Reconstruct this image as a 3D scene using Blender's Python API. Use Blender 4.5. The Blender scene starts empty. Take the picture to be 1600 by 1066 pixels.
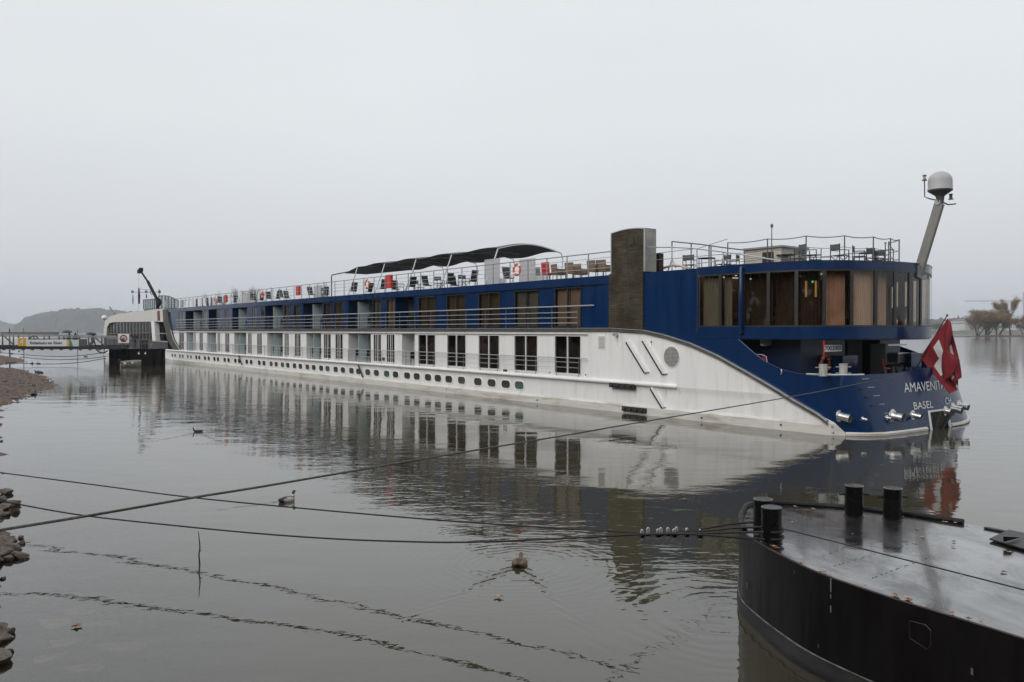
import bpy, bmesh, math, random
from mathutils import Vector, Matrix
rnd = random.Random(11)
S = bpy.context.scene
COL = S.collection
R = math.radians

# ------------------------------------------------------------------ camera, light, exposure
FPX, EYE, PITCH = 1284.0, 4.0, math.atan(16.5 / 1284.0)
cam_d = bpy.data.cameras.new('camera')
cam_d.sensor_width = 36.0
cam_d.lens = FPX / 1600 * 36
cam_d.clip_start = 0.1
cam_d.clip_end = 9000
cam = bpy.data.objects.new('camera', cam_d)
cam.location = (0, 0, EYE)
cam.rotation_euler = (math.pi / 2 - PITCH, 0, 0)
COL.objects.link(cam)
S.camera = cam

SUN_EL, SUN_AZ = R(36), R(228)       # soft sun behind the cloud, over the near bank
world = bpy.data.worlds.new('World')
S.world = world
world.use_nodes = True
wn, wl = world.node_tree.nodes, world.node_tree.links
wn.clear()
w_out = wn.new('ShaderNodeOutputWorld')
w_bg = wn.new('ShaderNodeBackground')
w_tc = wn.new('ShaderNodeTexCoord')
w_sep = wn.new('ShaderNodeSeparateXYZ')
w_sky = wn.new('ShaderNodeTexSky')
w_sky.sky_type = 'NISHITA'
w_sky.sun_disc = False
w_sky.sun_elevation = SUN_EL
w_sky.sun_rotation = SUN_AZ
w_sky.dust_density = 5
w_ramp = wn.new('ShaderNodeValToRGB')     # an even overcast, a little brighter overhead
w_ramp.color_ramp.elements[0].position = 0.0
w_ramp.color_ramp.elements[0].color = (0.575, 0.592, 0.632, 1)
w_ramp.color_ramp.elements[1].position = 1.0
w_ramp.color_ramp.elements[1].color = (0.86, 0.885, 0.92, 1)
for pos_, col_ in ((0.09, (0.655, 0.672, 0.70, 1)), (0.24, (0.745, 0.772, 0.79, 1))):
    e_ = w_ramp.color_ramp.elements.new(pos_)
    e_.color = col_
w_noise = wn.new('ShaderNodeTexNoise')
w_noise.inputs['Scale'].default_value = 1.6
w_noise.inputs['Detail'].default_value = 3
w_map = wn.new('ShaderNodeMapping')
w_map.inputs['Scale'].default_value = (1, 1, 3)
w_mul = wn.new('ShaderNodeMapRange')
w_mul.inputs['To Min'].default_value = 0.93
w_mul.inputs['To Max'].default_value = 1.07
w_sc = wn.new('ShaderNodeVectorMath')
w_sc.operation = 'SCALE'
w_nsc = wn.new('ShaderNodeVectorMath')
w_nsc.operation = 'SCALE'
w_nsc.inputs['Scale'].default_value = 0.006
w_add = wn.new('ShaderNodeVectorMath')
w_add.operation = 'ADD'
wl.new(w_tc.outputs['Generated'], w_sep.inputs[0])
wl.new(w_sep.outputs['Z'], w_ramp.inputs['Fac'])
wl.new(w_tc.outputs['Generated'], w_map.inputs['Vector'])
wl.new(w_map.outputs[0], w_noise.inputs['Vector'])
wl.new(w_noise.outputs['Fac'], w_mul.inputs['Value'])
wl.new(w_ramp.outputs['Color'], w_sc.inputs[0])
wl.new(w_mul.outputs[0], w_sc.inputs['Scale'])
wl.new(w_sky.outputs[0], w_nsc.inputs[0])
wl.new(w_sc.outputs[0], w_add.inputs[0])
wl.new(w_nsc.outputs[0], w_add.inputs[1])
wl.new(w_add.outputs[0], w_bg.inputs['Color'])
w_bg.inputs['Strength'].default_value = 0.915
wl.new(w_bg.outputs[0], w_out.inputs['Surface'])

sun_d = bpy.data.lights.new('sun', 'SUN')
sun_d.energy = 1.5
sun_d.angle = R(50)
sun_d.color = (1.0, 0.975, 0.94)
sun = bpy.data.objects.new('sun', sun_d)
sun.location = (0, 0, 60)
sd = Vector((math.sin(SUN_AZ) * math.cos(SUN_EL), math.cos(SUN_AZ) * math.cos(SUN_EL), math.sin(SUN_EL)))
sun.rotation_euler = sd.to_track_quat('Z', 'Y').to_euler()
COL.objects.link(sun)

S.view_settings.view_transform = 'Standard'
S.view_settings.look = 'None'
S.view_settings.gamma = 1
S.view_settings.exposure = 0.16
S.view_settings.use_curve_mapping = False
S.render.engine = 'CYCLES'
S.cycles.use_denoising = True
S.cycles.max_bounces = 8
S.cycles.transparent_max_bounces = 16
S.cycles.volume_bounces = 0
S.cycles.caustics_reflective = False
S.cycles.caustics_refractive = False

# ------------------------------------------------------------------ places
U2 = Vector((-0.606, 0.7956))        # along the ship, towards its bow
W2 = Vector((0.7956, 0.606))         # across the ship, towards the far side
C2 = Vector((12.35, 31.0))           # near stern corner at the waterline
SHIP_ROT = math.atan2(-0.7956, 0.606)

def ray(x, y):
    dx, dz = (x - 800) / FPX, -(y - 533) / FPX
    c, s = math.cos(PITCH), math.sin(PITCH)
    return Vector((dx, c + s * dz, -s + c * dz))

def ground(x, y, z=0.0):
    d = ray(x, y)
    t = (z - EYE) / d.z
    return Vector((d.x * t, d.y * t, z))

def at(x, y, dist):
    d = ray(x, y)
    t = dist / d.y
    return Vector((d.x * t, dist, EYE + d.z * t))

def shp(x, y, w=0.0):
    """the point (s, z) of the ship's plane w seen in that direction"""
    d = ray(x, y)
    t = (w + C2.dot(W2)) / (d.x * W2.x + d.y * W2.y)
    p = Vector((d.x * t, d.y * t))
    return (p - C2).dot(U2), EYE + d.z * t

def stn(x, y, s=0.0):
    d = ray(x, y)
    t = (s + C2.dot(U2)) / (d.x * U2.x + d.y * U2.y)
    p = Vector((d.x * t, d.y * t))
    return (p - C2).dot(W2), EYE + d.z * t

def proj_x(p):
    c, s = math.cos(PITCH), math.sin(PITCH)
    return 800 + FPX * p[0] / (p[1] * c - (p[2] - EYE) * s)

def P(s, w, z):                      # ship's own frame
    return (-s, w, z)

def WP(s, w, z=0.0):                 # the same point in the world
    q = C2 + U2 * s + W2 * w
    return Vector((q.x, q.y, z))

# ------------------------------------------------------------------ materials
def mat(name, col, rough=0.6, metal=0.0, noise=0.0, nscale=4.0, bump=0.0, bscale=30.0, dirt=None, dirt_amt=0.0,
        dscale=1.0, stretch=(1, 1, 1), coat=0.0, spec=0.5, emit=None, rvar=0.0):
    m = bpy.data.materials.new(name)
    m.use_nodes = True
    n, l = m.node_tree.nodes, m.node_tree.links
    b = n['Principled BSDF']
    b.inputs['Base Color'].default_value = (*col, 1)
    b.inputs['Roughness'].default_value = rough
    b.inputs['Metallic'].default_value = metal
    b.inputs['Specular IOR Level'].default_value = spec
    b.inputs['Coat Weight'].default_value = coat
    if emit:
        b.inputs['Emission Color'].default_value = (*emit[:3], 1)
        b.inputs['Emission Strength'].default_value = emit[3]
    if noise or bump or dirt_amt or rvar:
        tc = n.new('ShaderNodeTexCoord')
        mp = n.new('ShaderNodeMapping')
        mp.inputs['Scale'].default_value = stretch
        l.new(tc.outputs['Object'], mp.inputs['Vector'])
        last = None
        if noise:
            t = n.new('ShaderNodeTexNoise')
            t.inputs['Scale'].default_value = nscale
            t.inputs['Detail'].default_value = 6
            l.new(mp.outputs[0], t.inputs['Vector'])
            mr = n.new('ShaderNodeMapRange')
            mr.inputs['From Min'].default_value = 0.3
            mr.inputs['From Max'].default_value = 0.7
            mr.inputs['To Min'].default_value = 1 - noise
            mr.inputs['To Max'].default_value = 1 + noise
            l.new(t.outputs['Fac'], mr.inputs['Value'])
            v = n.new('ShaderNodeVectorMath')
            v.operation = 'SCALE'
            v.inputs[0].default_value = col
            l.new(mr.outputs[0], v.inputs['Scale'])
            last = v.outputs[0]
        if dirt_amt:
            t = n.new('ShaderNodeTexNoise')
            t.inputs['Scale'].default_value = dscale
            t.inputs['Detail'].default_value = 8
            t.inputs['Roughness'].default_value = 0.65
            l.new(mp.outputs[0], t.inputs['Vector'])
            mr = n.new('ShaderNodeMapRange')
            mr.inputs['From Min'].default_value = 0.5
            mr.inputs['From Max'].default_value = 0.72
            mr.inputs['To Max'].default_value = dirt_amt
            l.new(t.outputs['Fac'], mr.inputs['Value'])
            mx = n.new('ShaderNodeMix')
            mx.data_type = 'RGBA'
            l.new(mr.outputs[0], mx.inputs['Factor'])
            mx.inputs['A'].default_value = (*col, 1)
            mx.inputs['B'].default_value = (*dirt, 1)
            if last:
                l.new(last, mx.inputs['A'])
            last = mx.outputs['Result']
        if last:
            l.new(last, b.inputs['Base Color'])
        if rvar:
            t = n.new('ShaderNodeTexNoise')
            t.inputs['Scale'].default_value = nscale * 0.7
            t.inputs['Detail'].default_value = 5
            l.new(mp.outputs[0], t.inputs['Vector'])
            mr = n.new('ShaderNodeMapRange')
            mr.inputs['From Min'].default_value = 0.35
            mr.inputs['From Max'].default_value = 0.65
            mr.inputs['To Min'].default_value = max(0.02, rough - rvar)
            mr.inputs['To Max'].default_value = rough + rvar
            l.new(t.outputs['Fac'], mr.inputs['Value'])
            l.new(mr.outputs[0], b.inputs['Roughness'])
        if bump:
            t = n.new('ShaderNodeTexNoise')
            t.inputs['Scale'].default_value = bscale
            t.inputs['Detail'].default_value = 4
            l.new(mp.outputs[0], t.inputs['Vector'])
            bp = n.new('ShaderNodeBump')
            bp.inputs['Strength'].default_value = 1
            bp.inputs['Distance'].default_value = bump
            l.new(t.outputs['Fac'], bp.inputs['Height'])
            l.new(bp.outputs[0], b.inputs['Normal'])
    return m

def two_sided_fresnel(n, l, fr, ior):
    g = n.new('ShaderNodeNewGeometry')
    q = n.new('ShaderNodeMapRange')
    l.new(g.outputs['Backfacing'], q.inputs['Value'])
    q.inputs['To Min'].default_value = ior
    q.inputs['To Max'].default_value = 1 / ior
    l.new(q.outputs[0], fr.inputs['IOR'])

def glass_mat(name, tint, refl=1.0, rough=0.02):
    m = bpy.data.materials.new(name)
    m.use_nodes = True
    n, l = m.node_tree.nodes, m.node_tree.links
    n.clear()
    o = n.new('ShaderNodeOutputMaterial')
    mx = n.new('ShaderNodeMixShader')
    tr = n.new('ShaderNodeBsdfTransparent')
    tr.inputs[0].default_value = (*tint, 1)
    gl = n.new('ShaderNodeBsdfGlossy')
    gl.inputs['Roughness'].default_value = rough
    gl.inputs['Color'].default_value = (refl, refl, refl, 1)
    fr = n.new('ShaderNodeFresnel')
    two_sided_fresnel(n, l, fr, 1.5)
    l.new(fr.outputs[0], mx.inputs[0])
    l.new(tr.outputs[0], mx.inputs[1])
    l.new(gl.outputs[0], mx.inputs[2])
    l.new(mx.outputs[0], o.inputs['Surface'])
    return m

M = {}
M['white'] = mat('white_hull_paint', (0.78, 0.775, 0.77), 0.38, noise=0.035, nscale=0.7, dirt=(0.46, 0.43, 0.38), dirt_amt=0.35, dscale=1.6, stretch=(1.6, 1, 0.22), bump=0.004, bscale=1.1)
M['white_clean'] = mat('white_window_frame_paint', (0.78, 0.78, 0.77), 0.4, noise=0.03, nscale=3)
M['boot'] = mat('dirty_white_waterline_paint', (0.62, 0.60, 0.56), 0.5, noise=0.08, nscale=2, dirt=(0.24, 0.2, 0.14), dirt_amt=0.75, dscale=0.9, stretch=(0.5, 1, 3.5), bump=0.004, bscale=6)
M['blue'] = mat('dark_blue_ship_paint', (0.0015, 0.0205, 0.078), 0.2, spec=0.42, noise=0.12, nscale=1.2, dirt=(0.004, 0.024, 0.075), dirt_amt=0.4, dscale=5, stretch=(3, 3, 0.25), bump=0.002, bscale=1.3, rvar=0.05)
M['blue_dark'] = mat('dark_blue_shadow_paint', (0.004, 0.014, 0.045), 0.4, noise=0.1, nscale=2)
M['gutter'] = mat('weathered_grey_gutter', (0.085, 0.075, 0.06), 0.55, noise=0.3, nscale=4, dirt=(0.05, 0.045, 0.035), dirt_amt=0.9, dscale=3)
M['steel'] = mat('brushed_steel_rail', (0.56, 0.57, 0.58), 0.35, 0.7, noise=0.08, nscale=5)
M['steel_dark'] = mat('grey_painted_post', (0.12, 0.12, 0.125), 0.45, 0.3, noise=0.1, nscale=6)
M['chrome'] = mat('polished_exhaust_steel', (0.72, 0.71, 0.70), 0.22, 0.9, noise=0.1, nscale=8, dirt=(0.12, 0.1, 0.08), dirt_amt=0.6, dscale=5)
M['black'] = mat('black_rubber', (0.018, 0.018, 0.02), 0.6, noise=0.3, nscale=10)
M['dark'] = mat('dark_interior', (0.022, 0.02, 0.018), 0.8, noise=0.2, nscale=3)
M['brown'] = mat('brown_wood_interior', (0.19, 0.115, 0.065), 0.5, noise=0.35, nscale=1.6, stretch=(1, 1, 0.5))
M['beige'] = mat('beige_interior_wall', (0.42, 0.30, 0.22), 0.7, noise=0.15, nscale=2)
M['curtain'] = mat('beige_curtain_cloth', (0.50, 0.40, 0.31), 0.85, noise=0.2, nscale=6, stretch=(4, 4, 0.3))
M['curtain_olive'] = mat('olive_brown_curtain', (0.15, 0.115, 0.065), 0.85, noise=0.3, nscale=4, stretch=(4, 4, 0.3))
M['curtain_grey'] = mat('grey_net_curtain', (0.24, 0.26, 0.23), 0.85, noise=0.2, nscale=5, stretch=(4, 4, 0.3))
M['frost'] = mat('frosted_balcony_screen', (0.50, 0.60, 0.61), 0.35, noise=0.04, nscale=2)
M['glass'] = glass_mat('tinted_lounge_glass', (0.60, 0.53, 0.46))
M['glass_cabin'] = glass_mat('cabin_window_glass', (0.50, 0.46, 0.42))
M['glass_green'] = glass_mat('pale_green_wind_glass', (0.74, 0.80, 0.79))
M['pane_dark'] = mat('dark_porthole_glass', (0.05, 0.05, 0.045), 0.06, noise=0.3, nscale=2, spec=0.6)
M['pane_green'] = mat('green_porthole_glass', (0.07, 0.11, 0.10), 0.06, noise=0.3, nscale=2)
M['frame_black'] = mat('black_window_frame', (0.02, 0.019, 0.018), 0.4, noise=0.2, nscale=6)
M['orange'] = mat('orange_life_ring', (0.62, 0.10, 0.03), 0.5, noise=0.12, nscale=6)
M['red'] = mat('red_painted_panel', (0.45, 0.022, 0.018), 0.45, noise=0.12, nscale=4)
M['awning'] = mat('dark_grey_awning_cloth', (0.085, 0.083, 0.088), 0.75, noise=0.15, nscale=3)
M['wicker'] = mat('brown_wicker', (0.20, 0.14, 0.09), 0.7, noise=0.35, nscale=40, bump=0.01, bscale=60)
M['mesh_black'] = mat('black_chair_fabric', (0.02, 0.02, 0.022), 0.6, noise=0.2, nscale=20)
M['deck_green'] = mat('grey_sundeck_covering', (0.12, 0.13, 0.125), 0.7, noise=0.2, nscale=1)
M['plastic_white'] = mat('white_plastic', (0.72, 0.72, 0.72), 0.45, noise=0.03, nscale=4)
M['dome'] = mat('grey_white_radome', (0.36, 0.36, 0.36), 0.5, noise=0.06, nscale=3)
M['pale'] = mat('pale_cream_bow_paint', (0.56, 0.55, 0.52), 0.45, noise=0.05, nscale=1)
M['lamp'] = mat('warm_ceiling_lamp', (0.9, 0.7, 0.4), 0.5, emit=(1.0, 0.75, 0.4, 1.6))
M['exit'] = mat('green_exit_lamp', (0.1, 0.8, 0.3), 0.5, emit=(0.1, 1.0, 0.35, 0.7))
M['rope'] = mat('grey_brown_mooring_rope', (0.085, 0.075, 0.066), 0.8, noise=0.35, nscale=30, bump=0.01, bscale=90)
M['cable'] = mat('dark_steel_wire_rope', (0.03, 0.028, 0.028), 0.5, 0.4, noise=0.3, nscale=40, bump=0.006, bscale=120)
M['yellow'] = mat('yellow_sign', (0.68, 0.42, 0.03), 0.6, noise=0.04)
M['flag_red'] = mat('red_flag_cloth', (0.17, 0.009, 0.016), 0.85, noise=0.15, nscale=6)
M['flag_white'] = mat('white_flag_cloth', (0.55, 0.54, 0.55), 0.85, noise=0.08, nscale=6)

# chimney cladding: fine horizontal strips with moss
def clad_material():
    m = mat('mossy_strip_cladding', (0.066, 0.052, 0.032), 0.6, spec=0.25, noise=0.5, nscale=1.2, dirt=(0.022, 0.024, 0.012), dirt_amt=0.9, dscale=1.6)
    n, l = m.node_tree.nodes, m.node_tree.links
    b = n['Principled BSDF']
    tc = n.new('ShaderNodeTexCoord')
    br = n.new('ShaderNodeTexBrick')
    br.inputs['Scale'].default_value = 1
    br.inputs['Brick Width'].default_value = 0.42
    br.inputs['Row Height'].default_value = 0.085
    br.inputs['Mortar Size'].default_value = 0.007
    br.inputs['Color1'].default_value = (1, 1, 1, 1)
    br.inputs['Color2'].default_value = (0.6, 0.62, 0.55, 1)
    br.inputs['Mortar'].default_value = (0.22, 0.22, 0.2, 1)
    sx = n.new('ShaderNodeSeparateXYZ')
    cx = n.new('ShaderNodeCombineXYZ')
    l.new(tc.outputs['Object'], sx.inputs[0])
    l.new(sx.outputs['X'], cx.inputs['X'])
    l.new(sx.outputs['Z'], cx.inputs['Y'])
    l.new(cx.outputs[0], br.inputs['Vector'])
    mx = n.new('ShaderNodeMix')
    mx.data_type = 'RGBA'
    mx.blend_type = 'MULTIPLY'
    mx.inputs['Factor'].default_value = 1
    src = b.inputs['Base Color'].links[0].from_socket
    l.new(src, mx.inputs['A'])
    l.new(br.outputs['Color'], mx.inputs['B'])
    l.new(mx.outputs['Result'], b.inputs['Base Color'])
    bp = n.new('ShaderNodeBump')
    bp.inputs['Distance'].default_value = 0.012
    l.new(br.outputs['Color'], bp.inputs['Height'])
    l.new(bp.outputs[0], b.inputs['Normal'])
    return m
M['clad'] = clad_material()

# ------------------------------------------------------------------ mesh builder
class MB:
    def __init__(self):
        self.v, self.f, self.mi = [], [], []
        self.k = 0
    def face(self, *idx):
        self.f.append(idx)
        self.mi.append(self.k)
    def quad(self, a, b, c, d):
        n = len(self.v)
        self.v += [tuple(a), tuple(b), tuple(c), tuple(d)]
        self.face(n, n + 1, n + 2, n + 3)
    def poly(self, pts):
        n = len(self.v)
        self.v += [tuple(p) for p in pts]
        self.face(*range(n, n + len(pts)))
    def box(self, x0, y0, z0, x1, y1, z1):
        if x0 > x1: x0, x1 = x1, x0
        if y0 > y1: y0, y1 = y1, y0
        if z0 > z1: z0, z1 = z1, z0
        n = len(self.v)
        self.v += [(x0, y0, z0), (x1, y0, z0), (x1, y1, z0), (x0, y1, z0), (x0, y0, z1), (x1, y0, z1), (x1, y1, z1), (x0, y1, z1)]
        for q in ((0, 3, 2, 1), (4, 5, 6, 7), (0, 1, 5, 4), (1, 2, 6, 5), (2, 3, 7, 6), (3, 0, 4, 7)):
            self.face(*[n + i for i in q])
        return self
    def sbox(self, s0, w0, z0, s1, w1, z1):     # box in ship coordinates
        return self.box(-s0, w0, z0, -s1, w1, z1)
    def tube(self, pts, r, seg=8, caps=True):
        pts = [Vector(p) for p in pts]
        rr = r if isinstance(r, (list, tuple)) else [r] * len(pts)
        rings = []
        up = None
        for i, p in enumerate(pts):
            a = pts[max(0, i - 1)]
            b = pts[min(len(pts) - 1, i + 1)]
            t = (b - a)
            t = t.normalized() if t.length > 1e-9 else Vector((0, 0, 1))
            if up is None:
                up = t.orthogonal().normalized()
            else:
                up = (up - t * up.dot(t))
                up = up.normalized() if up.length > 1e-6 else t.orthogonal().normalized()
            sd_ = t.cross(up)
            n = len(self.v)
            for k in range(seg):
                an = 2 * math.pi * k / seg
                self.v.append(tuple(p + (up * math.cos(an) + sd_ * math.sin(an)) * rr[i]))
            rings.append(n)
        for a, b in zip(rings, rings[1:]):
            for k in range(seg):
                k2 = (k + 1) % seg
                self.face(a + k, a + k2, b + k2, b + k)
        if caps:
            self.face(*[rings[0] + k for k in reversed(range(seg))])
            self.face(*[rings[-1] + k for k in range(seg)])
        return self
    def bar(self, a, b, tx, tz):                # rectangular bar from a to b
        a, b = Vector(a), Vector(b)
        t = (b - a).normalized()
        ref = Vector((0, 0, 1)) if abs(t.z) < 0.9 else Vector((1, 0, 0))
        sd_ = t.cross(ref).normalized() * tx / 2
        up = sd_.cross(t).normalized() * tz / 2
        n = len(self.v)
        for p in (a, b):
            for q in (-sd_ - up, sd_ - up, sd_ + up, -sd_ + up):
                self.v.append(tuple(p + q))
        for q in ((3, 2, 1, 0), (4, 5, 6, 7), (0, 1, 5, 4), (1, 2, 6, 5), (2, 3, 7, 6), (3, 0, 4, 7)):
            self.face(*[n + i for i in q])
        return self
    def lathe(self, prof, seg=16, c=(0, 0, 0), axis=None):
        """profile of (r, h) about an axis through c"""
        ax = Vector(axis).normalized() if axis else Vector((0, 0, 1))
        e1 = ax.orthogonal().normalized()
        e2 = ax.cross(e1)
        c = Vector(c)
        rings = []
        for r, h in prof:
            n = len(self.v)
            for k in range(seg):
                an = 2 * math.pi * k / seg
                self.v.append(tuple(c + ax * h + (e1 * math.cos(an) + e2 * math.sin(an)) * r))
            rings.append(n)
        for a, b in zip(rings, rings[1:]):
            for k in range(seg):
                k2 = (k + 1) % seg
                self.face(a + k, a + k2, b + k2, b + k)
        if prof[0][0] > 1e-4: self.face(*[rings[0] + k for k in reversed(range(seg))])
        if prof[-1][0] > 1e-4: self.face(*[rings[-1] + k for k in range(seg)])
        return self
    def grid(self, rows, close=False):
        n0 = len(self.v)
        nc = len(rows[0])
        for r_ in rows:
            self.v += [tuple(p) for p in r_]
        for i in range(len(rows) - 1):
            for j in range(nc - (0 if close else 1)):
                j2 = (j + 1) % nc
                a = n0 + i * nc
                b = a + nc
                self.face(a + j, a + j2, b + j2, b + j)
        return self
    def prism(self, pts, d):                    # closed outline of points, extruded by the vector d
        d = Vector(d)
        n = len(self.v)
        k = len(pts)
        self.v += [tuple(p) for p in pts] + [tuple(Vector(p) + d) for p in pts]
        self.face(*range(n, n + k))
        self.face(*reversed(range(n + k, n + 2 * k)))
        for i in range(k):
            j = (i + 1) % k
            self.face(n + i, n + j, n + k + j, n + k + i)
        return self
    def build(self, name, mats, parent=None, smooth=False, kind=None, loc=None):
        me = bpy.data.meshes.new(name)
        me.from_pydata(self.v, [], self.f)
        if not isinstance(mats, (list, tuple)): mats = [mats]
        for m in mats: me.materials.append(m)
        if len(mats) > 1: me.polygons.foreach_set('material_index', self.mi)
        bm = bmesh.new()
        bm.from_mesh(me)
        bmesh.ops.remove_doubles(bm, verts=bm.verts, dist=1e-5)
        bmesh.ops.recalc_face_normals(bm, faces=bm.faces)
        bm.to_mesh(me)
        bm.free()
        if smooth:
            me.shade_smooth()
            me.set_sharp_from_angle(angle=R(smooth if smooth is not True else 40))
        o = bpy.data.objects.new(name, me)
        COL.objects.link(o)
        if parent: o.parent = parent
        if kind: o['kind'] = kind
        if loc is not None: o.location = loc
        return o

def tag(o, label=None, cat=None, group=None, kind=None):
    if label: o['label'] = label
    if cat: o['category'] = cat
    if group: o['group'] = group
    if kind: o['kind'] = kind
    return o

def thing(name, label, cat, loc=(0, 0, 0), rz=0.0, group=None):
    o = bpy.data.objects.new(name, None)
    COL.objects.link(o)
    o.location = loc
    o.rotation_euler = (0, 0, rz)
    o.empty_display_size = 0.3
    return tag(o, label, cat, group)

def part(name, me, parent, loc=(0, 0, 0), rot=(0, 0, 0), scale=(1, 1, 1)):
    o = bpy.data.objects.new(name, me)
    COL.objects.link(o)
    o.parent = parent
    o.location = loc
    o.rotation_euler = rot
    o.scale = scale
    return o

def dup(root, loc, rz, label, group=None, scale=None):
    def cp(o, par):
        c = o.copy()
        COL.objects.link(c)
        c.parent = par
        for ch in kids.get(o.name, []): cp(ch, c)
        return c
    kids = {}
    stack = [root]
    while stack:
        q = stack.pop()
        kids[q.name] = list(q.children)
        stack += kids[q.name]
    r = cp(root, None)
    r.location = loc
    r.rotation_euler = (0, 0, rz)
    if scale: r.scale = (scale,) * 3
    r['label'] = label
    if group: r['group'] = group
    return r

def interp(pts, x):
    if x <= pts[0][0]: return pts[0][1]
    for (a, b), (c, d) in zip(pts, pts[1:]):
        if x <= c: return b + (d - b) * (x - a) / (c - a)
    return pts[-1][1]

def smooth_line(pts, n=6):                      # Catmull-Rom through the points
    out = []
    for i in range(len(pts) - 1):
        p0 = Vector(pts[max(0, i - 1)]); p1 = Vector(pts[i]); p2 = Vector(pts[i + 1]); p3 = Vector(pts[min(len(pts) - 1, i + 2)])
        for k in range(n):
            t = k / n
            out.append(0.5 * ((2 * p1) + (p2 - p0) * t + (2 * p0 - 5 * p1 + 4 * p2 - p3) * t * t + (3 * p1 - p0 - 3 * p2 + p3) * t ** 3))
    out.append(Vector(pts[-1]))
    return out

def text_mesh(txt, size, bold=0.0, extrude=0.0, align='CENTER'):
    cu = bpy.data.curves.new('lettering', 'FONT')
    cu.body = txt
    cu.size = size
    cu.align_x = align
    cu.align_y = 'CENTER'
    cu.offset = bold
    cu.extrude = extrude
    cu.resolution_u = 4
    o = bpy.data.objects.new('lettering', cu)
    COL.objects.link(o)
    dg = bpy.context.evaluated_depsgraph_get()
    me = bpy.data.meshes.new_from_object(o.evaluated_get(dg))
    bpy.data.objects.remove(o)
    bpy.data.curves.remove(cu)
    return me
M['steel_rail'] = mat('grey_steel_posts', (0.30, 0.30, 0.31), 0.4, 0.5, noise=0.1, nscale=5)
M['clad_dark'] = mat('dark_vent_and_joint', (0.03, 0.03, 0.018), 0.7)  # plain dark tone of the chimney vent and panel joints
M['louvre_grey'] = mat('grey_louvre_slat', (0.42, 0.42, 0.41), 0.5, noise=0.1)
M['louvre_back'] = mat('dark_louvre_back', (0.16, 0.16, 0.155), 0.7)
M['curtain_pink'] = mat('pinkish_blind', (0.48, 0.33, 0.26), 0.85, noise=0.18, nscale=1.5, stretch=(2, 2, 0.5))
M['lamp_dim'] = mat('amber_wall_lamp', (0.6, 0.4, 0.15), 0.5, emit=(1.0, 0.6, 0.2, 0.22))
M['bollard_grey'] = mat('worn_grey_bollard', (0.42, 0.41, 0.39), 0.5, 0.2, noise=0.25, nscale=4, stretch=(3, 3, .5))
M['rust_weep'] = mat('pale_rust_stain', (0.50, 0.44, 0.36), 0.6, noise=0.3, nscale=9)
M['mark_grey'] = mat('faded_mark', (0.32, 0.34, 0.38), 0.5)
M['brown_reflection_drape'] = mat('brown_reflection_drape', (0.045, 0.030, 0.017), 0.8, noise=0.45, nscale=2.2, dirt=(0.03, 0.022, 0.014), dirt_amt=0.8, dscale=1.6)  # brown of trees mirrored in the lounge panes, put into a sheet's colour
M['letter_white'] = mat('white_lettering', (0.75, 0.75, 0.76), 0.5)
M['mast_grey'] = mat('grey_mast_paint', (0.20, 0.19, 0.175), 0.45, 0.2, noise=0.15, nscale=3)
M['mast_dark'] = mat('dark_mast_fitting', (0.07, 0.07, 0.07), 0.5, noise=0.2)
M['hatch_beige'] = mat('pale_hatch_paint', (0.42, 0.38, 0.33), 0.6, noise=0.1)
M['limp_flag'] = mat('dark_limp_flag', (0.03, 0.012, 0.03), 0.8)
M['bow_cladding'] = mat('dark_weathered_bow_panel', (0.05, 0.047, 0.038), 0.5, noise=0.4, nscale=0.8, dirt=(0.04, 0.045, 0.02), dirt_amt=.7, dscale=.7)
M['bow_glass'] = mat('dark_bow_glass', (0.035, 0.035, 0.028), 0.08, noise=0.5, nscale=0.6)
M['bow_mullion'] = mat('grey_green_mullion', (0.12, 0.12, 0.10), 0.5)
M['red_dark'] = mat('dark_red_strip', (0.12, 0.02, 0.02), 0.5)
M['crane_dark'] = mat('dark_crane_paint', (0.010, 0.009, 0.011), 0.6, spec=0.1, noise=0.2)
M['barge_side'] = mat('black_pontoon_paint', (0.0062, 0.0052, 0.0055), 0.38, spec=0.16, noise=0.3, nscale=2, stretch=(3, 3, .5), dirt=(0.013, 0.010, 0.009), dirt_amt=0.6, dscale=1.6, bump=0.004, bscale=3, rvar=.1)
M['barge_gloss'] = mat('black_bollard_paint', (0.006, 0.006, 0.0065), 0.25, spec=0.22, noise=0.3, nscale=8, bump=.002, bscale=20)
M['grey_cap'] = mat('glossy_grey_bollard_top', (0.10, 0.10, 0.10), 0.10, noise=0.3, nscale=20)  # bollard tops: paler grey and glossier than the black sides
M['weld'] = mat('pale_weld_line', (0.10, 0.10, 0.10), 0.5, noise=0.9, nscale=7)
M['weld_faint'] = mat('faint_weld_line', (0.022, 0.021, 0.021), 0.5, noise=0.5, nscale=9)
M['weld_dark'] = mat('dark_weld', (0.018, 0.017, 0.017), 0.5, noise=0.3)
M['weld_rust'] = mat('rusty_edge', (0.05, 0.032, 0.026), 0.5, noise=0.5, nscale=6)
M['galv'] = mat('galvanised_steel', (0.62, 0.61, 0.60), 0.35, 0.6, noise=0.3, nscale=20)
M['leaf_a'] = mat('orange_brown_leaf', (0.24, 0.105, 0.055), 0.6, noise=0.3, nscale=30)
M['leaf_b'] = mat('tan_leaf', (0.34, 0.20, 0.135), 0.6, noise=0.3, nscale=30)
M['bark'] = mat('dark_bark', (0.055, 0.045, 0.036), 0.85, noise=0.3, nscale=8)
M['stone_c'] = mat('reddish_pebble', (0.17, 0.10, 0.07), 0.7, noise=0.3)

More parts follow.
